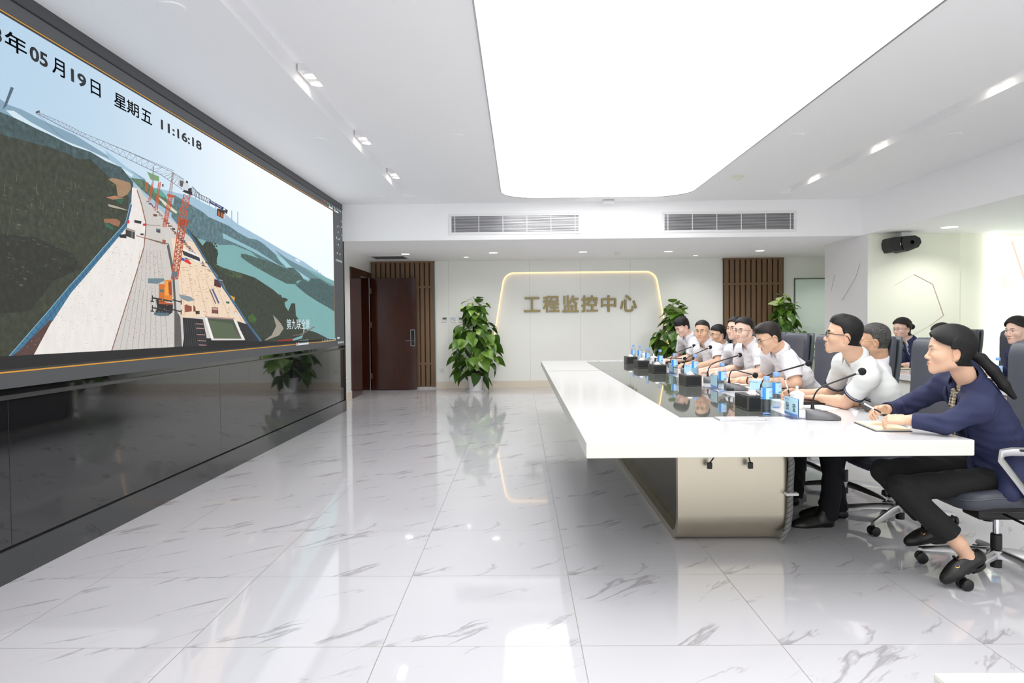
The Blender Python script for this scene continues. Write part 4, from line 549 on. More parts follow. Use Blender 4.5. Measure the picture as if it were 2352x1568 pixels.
'30 -5;f74 32 15 5020 2313 -18 -68 7 1 18 68;f74 32 15 5038 2316 -12 -66 6 0 13 67;f74 32 15 5022 2312 16 -7 3 2 -16 7;f74 32 15 5040 2317 -21 -15 3 0 21 14;f74 32 15 5021 2301 18 4 0 2 -18 -4;f74 32 15 5019 2301 17 -7 3 1 -17 8;f74 32 15 5038 2306 -22 -15 3 -1 22 15;f74 32 15 5018 2290 19 3 0 2 -19 -3;f74 32 15 5016 2290 18 -8 3 2 -18 8;f74 32 15 5036 2295 -23 -15 3 -1 23 15;f74 32 15 5015 2278 20 4 0 2 -20 -4;f74 32 15 5013 2278 19 -7 3 2 -19 7;f74 32 15 5034 2284 -24 -15 3 -1 24 15;f74 32 15 5011 2267 22 4 0 2 -21 -4;f74 32 15 5010 2267 20 -7 3 2 -20 7;f74 32 15 5032 2273 -25 -16 3 -1 24 16;f74 32 15 5008 2256 23 4 0 2 -22 -4;f74 32 15 5007 2256 21 -7 2 2 -20 7;f74 32 15 5030 2262 -26 -16 3 -1 25 16;f74 32 15 5005 2245 24 4 0 2 -23 -4;f60 50 48 5113 2440 -17 -121 6 1 17 121;f60 50 48 5126 2442 -11 -120 5 1 11 121;f60 50 48 5115 2440 10 -13 4 2 -11 12;f60 50 48 5127 2443 -15 -18 3 0 15 18;f60 50 48 5114 2424 13 3 0 2 -13 -3;f60 50 48 5112 2425 12 -13 3 2 -11 12;f60 50 48 5126 2428 -16 -18 3 0 15 18;f60 50 48 5112 2409 14 3 0 2 -14 -3;f60 50 48 5110 2409 13 -12 3 2 -13 12;f60 50 48 5124 2413 -16 -18 3 0 16 18;f60 50 48 5110 2394 14 3 0 2 -14 -3;f60 50 48 5108 2394 13 -12 3 2 -13 12;f60 50 48 5123 2398 -17 -18 3 0 17 18;f60 50 48 5108 2379 15 3 0 2 -15 -3;f60 50 48 5106 2379 14 -12 3 2 -14 11;f60 50 48 5122 2383 -18 -18 3 0 17 18;f60 50 48 5105 2364 17 3 0 2 -16 -4;f60 50 48 5104 2364 15 -12 3 2 -15 11;f60 50 48 5120 2368 -18 -18 3 -1 18 19;f60 50 48 5103 2349 17 3 0 2 -17 -4;f60 50 48 5102 2349 15 -12 3 2 -15 11;f60 50 48 5119 2353 -19 -18 3 -1 19 19;f60 50 48 5101 2334 18 3 0 2 -18 -4;f60 50 48 5100 2334 16 -12 3 2 -16 11;f60 50 48 5118 2338 -20 -18 3 -1 19 19;f60 50 48 5099 2318 18 4 1 2 -19 -4;f62 24 12 5504 2129 152 10 -28 -58 -139 -1;f74 32 15 5573 2327 -99 -210 15 1 100 210;f74 32 15 5681 2346 -92 -212 15 1 93 212;f74 32 15 5578 2325 92 -17 7 5 -93 17;f74 32 15 5687 2348 -125 -55 5 -3 125 55;f74 32 15 5564 2290 109 19 1 4 -110 -19;f74 32 15 5561 2290 94 -17 6 4 -94 17;f74 32 15 5671 2312 -126 -54 5 -3 126 54;f74 32 15 5547 2254 111 19 0 4 -110 -18;f74 32 15 5545 2254 94 -17 6 5 -95 17;f74 32 15 5656 2277 -127 -54 4 -3 127 54;f74 32 15 5531 2219 111 18 1 5 -112 -18;f74 32 15 5528 2219 96 -17 6 5 -96 17;f74 32 15 5640 2241 -128 -53 4 -3 129 53;f74 32 15 5514 2185 113 17 0 5 -113 -18;f74 32 15 5511 2185 98 -18 6 4 -98 18;f74 32 15 5625 2206 -129 -52 4 -4 129 53;f74 32 15 5498 2150 114 17 0 4 -114 -17;f74 32 15 5495 2150 99 -18 5 4 -99 18;f74 32 15 5610 2171 -131 -52 4 -3 131 52;f74 32 15 5481 2115 115 17 1 4 -116 -16;f74 32 15 5484 2115 -144 -465 16 0 145 466;f74 32 15 5607 2132 -168 -475 17 -1 168 478;f74 32 15 5490 2113 109 -20 6 5 -109 20;f74 32 15 5613 2135 -134 -54 5 -4 134 54;f74 32 15 5481 2076 121 17 0 5 -121 -17;f74 32 15 5478 2076 108 -21 6 5 -108 21;f74 32 15 5600 2097 -133 -53 5 -3 133 53;f74 32 15 5470 2040 119 15 0 5 -119 -15;f74 32 15 5467 2040 106 -22 6 5 -106 22;f74 32 15 5587 2060 -131 -52 5 -4 131 52;f74 32 15 5459 2004 117 14 0 5 -117 -15;f74 32 15 5456 2004 104 -23 6 5 -104 22;f74 32 15 5573 2022 -128 -50 5 -4 129 51;f74 32 15 5447 1967 116 14 0 5 -115 -14;f74 32 15 5444 1968 103 -24 6 5 -103 23;f74 32 15 5560 1985 -126 -49 5 -4 126 50;f74 32 15 5436 1931 114 13 0 5 -114 -13;f74 32 15 5433 1932 101 -25 6 5 -101 24;f74 32 15 5547 1948 -124 -48 5 -4 124 49;f74 32 15 5425 1896 112 11 0 5 -112 -12;f74 32 15 5422 1896 99 -25 6 4 -99 25;f74 32 15 5534 1912 -123 -48 5 -4 123 48;f74 32 15 5414 1860 110 11 0 5 -110 -11;f74 32 15 5411 1860 97 -26 6 5 -97 25;f74 32 15 5521 1875 -121 -47 5 -3 122 46;f74 32 15 5403 1824 108 10 0 5 -108 -10;f74 32 15 5400 1824 95 -26 6 4 -95 27;f74 32 15 5508 1838 -119 -45 5 -4 120 46;f74 32 15 5392 1789 106 9 0 5 -106 -10;f74 32 15 5389 1789 93 -27 7 4 -94 27;f74 32 15 5496 1802 -118 -44 5 -4 118 44;f74 32 15 5381 1753 104 9 1 5 -105 -9;f74 32 15 5378 1754 92 -28 6 4 -92 28;f74 32 15 5483 1766 -116 -44 5 -3 116 43;f74 32 15 5370 1718 103 8 0 5 -103 -8;f74 32 15 5367 1718 90 -28 6 4 '
'-90 29;f74 32 15 5470 1730 -114 -43 6 -3 113 42;f74 32 15 5359 1683 101 7 0 5 -101 -7;f74 32 15 5356 1683 88 -29 7 5 -89 28;f74 32 15 5457 1694 -111 -42 5 -3 112 41;f74 32 15 5348 1648 99 6 1 5 -100 -6;f55 20 10 5517 2119 -151 -467 8 0 151 468;f55 20 10 5582 2128 -161 -473 8 0 162 474;f55 20 10 5519 2118 52 -28 5 2 -53 28;f55 20 10 5584 2129 -77 -46 4 -1 77 46;f55 20 10 5509 2081 64 9 1 3 -65 -9;f55 20 10 5507 2082 52 -29 4 2 -52 29;f55 20 10 5572 2092 -76 -45 3 -2 76 46;f55 20 10 5497 2045 64 8 0 2 -64 -8;f55 20 10 5495 2045 51 -29 4 2 -51 29;f55 20 10 5559 2055 -75 -45 3 -1 76 45;f55 20 10 5485 2008 63 8 0 2 -62 -7;f55 20 10 5483 2008 50 -29 5 2 -50 29;f55 20 10 5546 2018 -74 -44 4 -2 74 45;f55 20 10 5474 1972 62 7 0 3 -62 -8;f55 20 10 5472 1972 49 -29 4 1 -49 30;f55 20 10 5534 1981 -74 -44 4 -1 73 44;f55 20 10 5462 1936 61 6 0 3 -61 -7;f55 20 10 5460 1936 49 -30 4 2 -49 30;f55 20 10 5521 1944 -72 -43 3 -1 73 43;f55 20 10 5450 1899 61 7 0 2 -61 -6;f55 20 10 5448 1900 48 -30 4 1 -47 31;f55 20 10 5509 1908 -72 -43 4 -1 71 42;f55 20 10 5439 1863 59 6 0 3 -59 -6;f55 20 10 5437 1864 47 -31 4 2 -47 31;f55 20 10 5496 1871 -71 -42 4 -1 71 42;f55 20 10 5427 1828 59 5 0 2 -59 -5;f55 20 10 5425 1828 46 -31 5 2 -47 31;f55 20 10 5484 1835 -70 -41 4 -2 70 42;f55 20 10 5416 1792 58 5 0 2 -58 -5;f55 20 10 5414 1792 45 -31 5 2 -46 31;f55 20 10 5472 1799 -69 -41 3 -1 69 40;f55 20 10 5404 1756 57 5 0 2 -57 -4;f55 20 10 5402 1757 45 -31 4 1 -45 31;f55 20 10 5460 1763 -69 -40 4 -1 68 40;f55 20 10 5393 1721 56 4 0 3 -56 -5;f55 20 10 5391 1721 44 -31 4 1 -44 32;f55 20 10 5447 1727 -67 -39 3 -2 68 40;f55 20 10 5381 1686 56 3 0 3 -55 -4;f55 20 10 5379 1686 44 -32 4 2 -43 32;f55 20 10 5435 1691 -67 -39 4 -1 67 39;f55 20 10 5370 1651 55 3 0 2 -55 -3;f40 42 47 5361 1710 92 4 -12 -43 -91 -1;f36 33 35 3893 2470 220 2 2 2 -220 -2;f36 33 35 4113 2472 201 -8 2 2 -201 8;f36 33 35 4314 2464 486 5 2 4 -486 -7;f36 33 35 4800 2469 609 -9 3 3 -609 10;f36 33 35 5409 2460 170 -18 4 4 -171 17;f36 33 35 3874 2461 238 -16 2 3 -238 16;f36 33 35 4112 2445 201 -5 2 3 -201 5;f36 33 35 4313 2440 485 -22 2 3 -485 22;f36 33 35 4798 2418 425 -14 3 4 -426 13;f36 33 35 5223 2404 364 -49 5 3 -365 50;f36 33 35 3875 2462 34 9 0 1 -34 -9;f36 33 35 3908 2471 -1 -11 2 0 1 12;f36 33 35 3908 2460 32 11 0 1 -32 -11;f36 33 35 3939 2471 2 -13 2 0 -2 14;f36 33 35 3942 2457 30 14 0 1 -30 -13;f36 33 35 3971 2471 5 -16 2 1 -5 16;f36 33 35 3977 2455 28 17 -1 1 -28 -17;f36 33 35 4003 2472 8 -19 2 1 -8 19;f36 33 35 4012 2453 26 19 -2 1 -25 -19;f36 33 35 4036 2472 10 -21 2 1 -10 21;f36 33 35 4048 2451 23 21 -2 1 -22 -22;f36 33 35 4069 2472 14 -24 2 1 -14 24;f36 33 35 4084 2449 21 24 -2 0 -20 -24;f36 33 35 4103 2472 15 -26 2 1 -15 26;f36 33 35 4120 2447 15 25 -2 0 -15 -25;f36 33 35 4133 2472 13 -27 2 1 -13 27;f36 33 35 4148 2446 16 25 -2 0 -16 -25;f36 33 35 4162 2471 13 -26 2 1 -13 26;f36 33 35 4177 2445 16 25 -2 0 -16 -25;f36 33 35 4191 2469 13 -25 2 1 -13 25;f36 33 35 4206 2444 16 25 -2 0 -16 -24;f36 33 35 4220 2468 14 -25 2 1 -14 25;f36 33 35 4236 2444 16 24 -2 0 -16 -24;f36 33 35 4250 2467 14 -24 2 1 -14 24;f36 33 35 4266 2443 16 23 -2 0 -16 -23;f36 33 35 4280 2466 14 -24 3 1 -15 24;f36 33 35 4297 2442 16 23 -2 0 -17 -23;f36 33 35 4311 2464 28 -24 2 1 -28 25;f36 33 35 4341 2440 33 25 -1 1 -34 -25;f36 33 35 4372 2465 33 -28 2 1 -32 28;f36 33 35 4407 2437 35 29 -2 1 -35 -29;f36 33 35 4439 2466 33 -32 3 1 -33 32;f36 33 35 4475 2434 36 33 -2 1 -36 -33;f36 33 35 4509 2467 33 -36 3 1 -34 36;f36 33 35 4545 2431 37 37 -2 0 -37 -36;f36 33 35 4580 2468 35 -40 2 1 -35 40;f36 33 35 4617 2428 39 41 -2 0 -39 -41;f36 33 35 4653 2469 36 -45 3 1 -36 45;f36 33 35 4692 2425 40 45 -2 0 -41 -45;f36 33 35 4729 2470 37 -49 3 1 -37 49;f36 33 35 4769 2421 42 50 -3 0 -42 -50;f36 33 35 4808 2470 24 -52 3 1 -24 52;f36 33 35 4835 2418 57 51 -3 1 -56 -51;f36 33 35 4889 2469 2 -53 3 1 -2 53;f36 33 35 4894 2416 81 52 -2 1 -81 -52;f36 33 35 4973 2468 -21 -53 3 0 21 53;f36 33 35 4954 2414 108 52 -2 1 -107 -52;f36 33 35 5060 24'
'67 -46 -54 3 0 46 54;f36 33 35 5016 2412 136 53 -2 1 -135 -53;f36 33 35 5150 2466 -72 -55 2 -1 72 55;f36 33 35 5079 2410 165 53 0 2 -165 -54;f36 33 35 5243 2464 -100 -55 2 -1 100 55;f36 33 35 5145 2408 196 54 0 1 -197 -54;f36 33 35 5340 2463 -129 -56 1 -1 129 56;f36 33 35 5211 2405 207 55 0 1 -207 -54;f36 33 35 5417 2461 -152 -60 1 -1 152 60;f36 33 35 5266 2400 177 57 -1 2 -177 -58;f36 33 35 5441 2459 -125 -65 2 -1 125 64;f36 33 35 5317 2393 151 62 -2 1 -150 -62;f36 33 35 5466 2456 -98 -69 2 -1 98 69;f36 33 35 5370 2386 123 66 -2 1 -123 -66;f36 33 35 5490 2453 -69 -74 3 0 70 74;f36 33 35 5424 2379 94 71 -3 1 -94 -71;f36 33 35 5515 2450 -40 -78 4 0 40 79;f36 33 35 5479 2372 65 76 -3 0 -66 -76;f36 33 35 5540 2447 -9 -83 4 1 9 83;f36 33 35 5535 2365 35 80 -4 0 -35 -81;f36 33 35 5566 2445 21 -89 4 1 -21 89;f36 33 35 4800 2470 622 4 2 3 -622 -5;f36 33 35 3881 2463 162 -61 2 1 -163 62;f36 33 35 4043 2401 67 -12 1 1 -66 13;f30 30 32 3875 2468 34 18 0 -14 -28 -11;f35 33 31 5517 2424 65 4 -22 -48 -50 -2;f80 83 86 5583 2432 92 -15 -8 -50 -108 -1;f25 25 28 5619 2442 36 0 -1 -17 -36 -2;f12 12 15 5553 2344 37 18 136 11 -2 -30 -63 -1;f14 14 18 5652 2383 65 22 -2 -34 -63 -7;f24 24 28 5719 2411 134 -37 8 5 -135 37;f24 24 28 5855 2374 207 -9 6 5 -208 9;f24 24 28 5712 2349 186 -12 5 5 -187 12;f24 24 28 5898 2337 139 -7 5 5 -139 7;f24 24 28 5717 2351 25 58 -6 0 -25 -58;f24 24 28 5736 2408 21 -60 5 1 -20 61;f24 24 28 5762 2349 13 51 -6 0 -12 -52;f24 24 28 5769 2399 34 -55 5 2 -33 55;f24 24 28 5809 2346 0 45 -6 -1 0 -45;f24 24 28 5803 2390 47 -49 5 2 -47 49;f24 24 28 5855 2343 -12 39 -6 -1 13 -39;f24 24 28 5837 2380 61 -42 5 2 -61 43;f24 24 28 5903 2340 -18 36 -6 -1 18 -37;f24 24 28 5880 2375 52 -39 5 3 -52 38;f24 24 28 5937 2338 -1 36 -6 -1 2 -36;f24 24 28 5931 2372 35 -37 6 2 -36 37;f24 24 28 5972 2336 16 35 -6 0 -16 -36;f24 24 28 5982 2370 19 -37 6 2 -19 37;f24 24 28 6007 2334 34 35 -6 0 -34 -35;f24 24 28 6035 2368 1 -36 6 1 -1 36;f15 15 30 6053 2364 287 -20 -34 -24 -272 16;f62 64 80 6071 2358 91 -8 -7 -9 -91 7;f55 57 75 6180 2349 107 -8 -6 -10 -108 8;f18 17 19 6197 2316 208 11 -1 -22 -67 -4 -153 -8;f16 12 10 6191 2315 166 -17 -9 -58 -166 13;f72 36 12 6209 2297 31 -3 11 -39 -44 2;f72 36 12 6266 2292 38 -2 5 -40 -45 5;f78 78 78 6326 2288 31 2 -7 -47 -31 -2;f20 20 24 6339 2341 80 -6 -15 -35 -34 0 2 28;f25 27 32 5141 2003 57 3 -1 -29 -57 -1;f50 52 55 5152 2000 37 1 0 -6 -38 -2;f20 18 17 4739 1944 113 -4 -6 -49 -112 9;f62 58 52 4740 1958 121 -7 -9 -13 -116 5;f40 42 45 4806 1940 23 -1 -6 -46 -19 2;f12 12 13 4658 1899 87 15 -1 -29 -80 -5;f82 12 14 4757 2005 30 6 -1 -22 -34 -1;f82 10 12 4958 2012 41 8 1 -20 -43 -2;f15 15 17 4848 2022 95 5 -9 -20 -87 -4;f20 20 25 4923 1940 44 4 -5 -14 -40 -2;f42 26 20 5103 2102 56 4 -3 -16 -54 -5;f60 25 22 4866 1916 119 -5 3 5 -120 5;f50 34 30 4993 1912 239 -12 4 5 -240 12;f60 33 18 5226 1933 50 2 -6 -33 -45 0;f13 14 16 5112 1488 53 6 189 -44 -2 -51 -57 -19 -205 6 37 45;f32 42 46 5082 1395 204 1 18 -21 -136 -5 -87 8;f80 42 12 5161 1605 80 0 2 -59 -12 -68 -80 2;f86 50 16 5247 1636 102 11 9 -119 -12 -46 -115 -6 3 74;f60 26 10 5297 1626 51 7 5 -101 -42 -6;f70 32 12 5151 1476 213 -8 -5 -14 -205 4;f10 9 9 5141 1458 223 1 -7 -51 -196 -1;f30 42 42 5172 1565 58 1 -1 -21 -58 0;f95 62 20 5256 1628 41 5 -5 -108 -46 -1;f18 16 16 5063 1494 290 -18 5 12 -290 17;f15 13 13 5059 1517 -6 -44 14 0 7 44;f18 16 16 5353 1491 145 -15 6 10 -145 14;f15 13 13 5489 1500 -1 -38 15 0 2 38;f15 13 13 5035 1479 51 -1 -1 -9 -50 1;f18 16 16 5060 1424 290 -22 5 12 -290 21;f15 13 13 5056 1447 -6 -44 14 0 6 44;f18 16 16 5350 1417 145 -16 6 10 -145 16;f15 13 13 5486 1424 -2 -37 16 0 2 38;f15 13 13 5032 1409 51 -1 -1 -9 -50 2;f42 50 54 5009 1635 225 14 8 -17 -99 -28 -136 -3;t33 36 26 3999 1883 10 0 2 -2 -10 -1;t16 17 14 3876 1813 19 0 5 -4 -20 -1;t36 34 28 4086 1747 8 -1 2 -1 -8 -1;t36 34 28 3713 1525 24 -3 7 -5 -27 0;t24 30 24 3718 1919 8 0 2 -2 -8 -1;t33 36 26 3629 1661 20 -2 6 -5 -22 0;t36 34 28 4517 2068 15 0 4 -2 -16 -2;t33 36 26 4502 1937 18 0 5 -3 -2'
'0 -2;t33 36 26 3740 1560 23 -2 7 -6 -25 0;t33 36 26 3703 1917 19 0 6 -4 -22 -2;t28 33 25 4581 2215 31 2 9 -4 -34 -5;t33 36 26 4487 2064 9 1 2 -2 -9 -1;t24 30 24 3683 1539 15 -2 4 -3 -17 0;t33 36 26 3956 1862 20 0 6 -4 -22 -2;t33 36 26 4257 2063 32 1 9 -5 -35 -4;t28 33 25 3624 1732 17 -1 5 -3 -19 -1;t36 34 28 4123 2108 27 1 9 -5 -31 -4;t33 36 26 4557 2053 26 0 8 -4 -29 -3;t16 17 14 4054 1774 23 -1 6 -4 -25 -1;t28 33 25 3664 1558 12 -2 4 -2 -14 0;t16 17 14 4122 2118 26 1 8 -5 -29 -4;t16 17 14 3590 1966 9 0 3 -2 -10 -1;t33 36 26 3872 2029 19 0 6 -3 -21 -3;t24 30 24 4062 2084 16 0 4 -2 -17 -2;t28 33 25 4372 1854 27 -1 7 -5 -29 -1;t33 36 26 4112 2086 23 1 6 -4 -25 -3;t16 17 14 3900 1586 14 -2 4 -3 -16 0;t33 36 26 3717 1583 10 -1 3 -3 -11 0;t28 33 25 3813 1976 9 0 2 -2 -9 -1;t36 34 28 3600 1995 9 0 3 -2 -10 -1;t16 17 14 3845 2067 23 0 7 -4 -25 -3;t33 36 26 3697 1737 8 -1 2 -2 -9 0;t36 34 28 4307 1975 10 0 3 -2 -11 -1;t36 34 28 3979 1684 24 -2 7 -5 -26 0;t24 30 24 4212 1975 22 0 6 -4 -24 -3;t24 30 24 4037 2053 8 0 2 -1 -8 -1;t28 33 25 3681 1605 21 -2 6 -5 -23 0;t28 33 25 4347 2029 8 0 2 -1 -9 -1;t33 36 26 4004 1753 19 -1 6 -4 -21 0;t24 30 24 3726 1784 25 -1 7 -5 -27 -1;t24 30 24 3633 1681 16 -1 4 -4 -17 0;t33 36 26 4056 1792 28 -2 8 -5 -31 -2;t28 33 25 4568 2172 15 0 5 -2 -17 -2;t36 34 28 3662 1658 14 -2 4 -3 -15 0;t36 34 28 4236 2133 13 0 4 -2 -15 -2;t24 30 24 3770 1598 20 -2 6 -5 -22 0;t33 36 26 4035 1966 21 0 6 -4 -23 -2;t33 36 26 4147 1715 17 -1 5 -3 -19 -1;t33 36 26 3658 2020 19 0 6 -3 -22 -3;t24 30 24 3638 1843 14 -1 4 -3 -16 -1;t33 36 26 4003 1686 8 -1 2 -1 -9 0;t24 30 24 4356 2169 33 1 10 -5 -37 -5;t28 33 25 3707 1835 15 0 5 -3 -17 -2;t28 33 25 3672 1851 10 -1 3 -2 -11 0;t33 36 26 3749 1933 8 0 2 -2 -9 0;t33 36 26 3639 1685 7 -1 2 -1 -7 0;t16 17 14 4295 1864 21 -1 6 -4 -23 -1;t24 30 24 4465 2142 8 0 2 -1 -9 -2;t24 30 24 4241 2142 13 1 4 -3 -15 -2;t33 36 26 3608 1974 20 0 6 -4 -22 -3;t16 17 14 3845 1573 19 -2 6 -4 -22 0;t16 17 14 3701 2026 9 0 3 -2 -10 -1;t24 30 24 3663 1866 10 0 3 -2 -11 -1;t36 34 28 3858 1754 25 -2 7 -5 -27 -1;t36 34 28 3973 2054 14 0 3 -2 -14 -2;t28 33 25 4147 1783 17 -1 6 -3 -20 -1;t16 17 14 3877 2047 8 1 3 -2 -9 -1;t28 33 25 4086 2007 23 0 7 -4 -26 -2;t24 30 24 4552 2154 37 2 11 -6 -41 -5;t16 17 14 4217 1906 24 -1 8 -4 -28 -2;t28 33 25 3640 1672 13 -1 4 -3 -15 -1;t24 30 24 4449 1978 31 0 9 -5 -35 -3;t24 30 24 4036 1834 7 0 2 -2 -7 0;t16 17 14 3760 1933 26 0 7 -5 -28 -2;t33 36 26 3623 1952 8 0 3 -2 -9 -1;t36 34 28 4036 1637 16 -1 4 -4 -17 0;t24 30 24 3922 1747 25 -1 7 -5 -28 -1;t16 17 14 4240 1925 14 0 4 -2 -16 -2;t33 36 26 3738 1959 11 0 4 -2 -13 -2;t36 34 28 3819 1773 22 -1 6 -5 -24 -1;t28 33 25 3823 1989 15 0 4 -3 -16 -2;t24 30 24 3739 1973 19 0 6 -4 -21 -2;t24 30 24 3628 1882 11 0 4 -2 -13 -1;t33 36 26 3731 1620 19 -2 6 -4 -21 0;t28 33 25 3990 1901 23 0 7 -5 -25 -2;t24 30 24 4496 2057 14 0 4 -2 -16 -2;t16 17 14 3948 1597 28 -3 9 -6 -32 0;t36 34 28 4040 2076 25 1 8 -4 -28 -4;t28 33 25 4470 1906 28 -1 9 -5 -32 -2;t28 33 25 4579 2160 19 1 5 -3 -21 -3;t24 30 24 3737 1758 24 -1 7 -5 -27 -1;t33 36 26 3879 1953 27 0 8 -5 -30 -3;t28 33 25 3620 1570 16 -2 5 -3 -18 0;t16 17 14 4204 1933 24 0 8 -5 -28 -2;t28 33 25 3848 2055 15 0 4 -2 -16 -2;t24 30 24 3622 1939 8 0 3 -2 -9 -1;t24 30 24 3910 1647 25 -3 8 -5 -28 0;t36 34 28 3711 1839 24 0 7 -5 -27 -2;t24 30 24 3700 1818 19 -1 6 -4 -22 -2;t16 17 14 3649 1512 15 -2 5 -4 -17 1;t24 30 24 3902 1637 25 -2 7 -5 -27 -1;t24 30 24 3599 1921 7 0 1 -1 -7 -1;t33 36 26 3659 1569 9 -1 2 -2 -10 0;t36 34 28 3803 1900 6 0 2 -2 -7 0;t16 17 14 4534 1959 27 0 8 -4 -30 -3;t28 33 25 4103 2027 23 1 7 -4 -26 -3;t33 36 26 4302 2030 9 0 3 -2 -10 -1;t16 17 14 3793 1565 15 -1 4 -3 -16 0;t36 34 28 4087 1693 9 -1 2 -2 -9 0;t36 34 28 3628 1723 15 -1 4 -3 -16 -1;t16 17 14 3896 1700 25 -1 7 -6 -28 -1;t28 33 25 4273 1830 18 0 5 -4 -20 -1;t16 17 14 4585 2005 22 1 7 -4 -25 -2;t16 17 14 3951 1648 8 -1 2 -1 -9 -1;t33 36 26 3775 1916 15 -1 4 -2 -16 -2;t33 36 26 4036 1673 8 0 3 -2 -9 0;t36 34 28 3968 2088 '
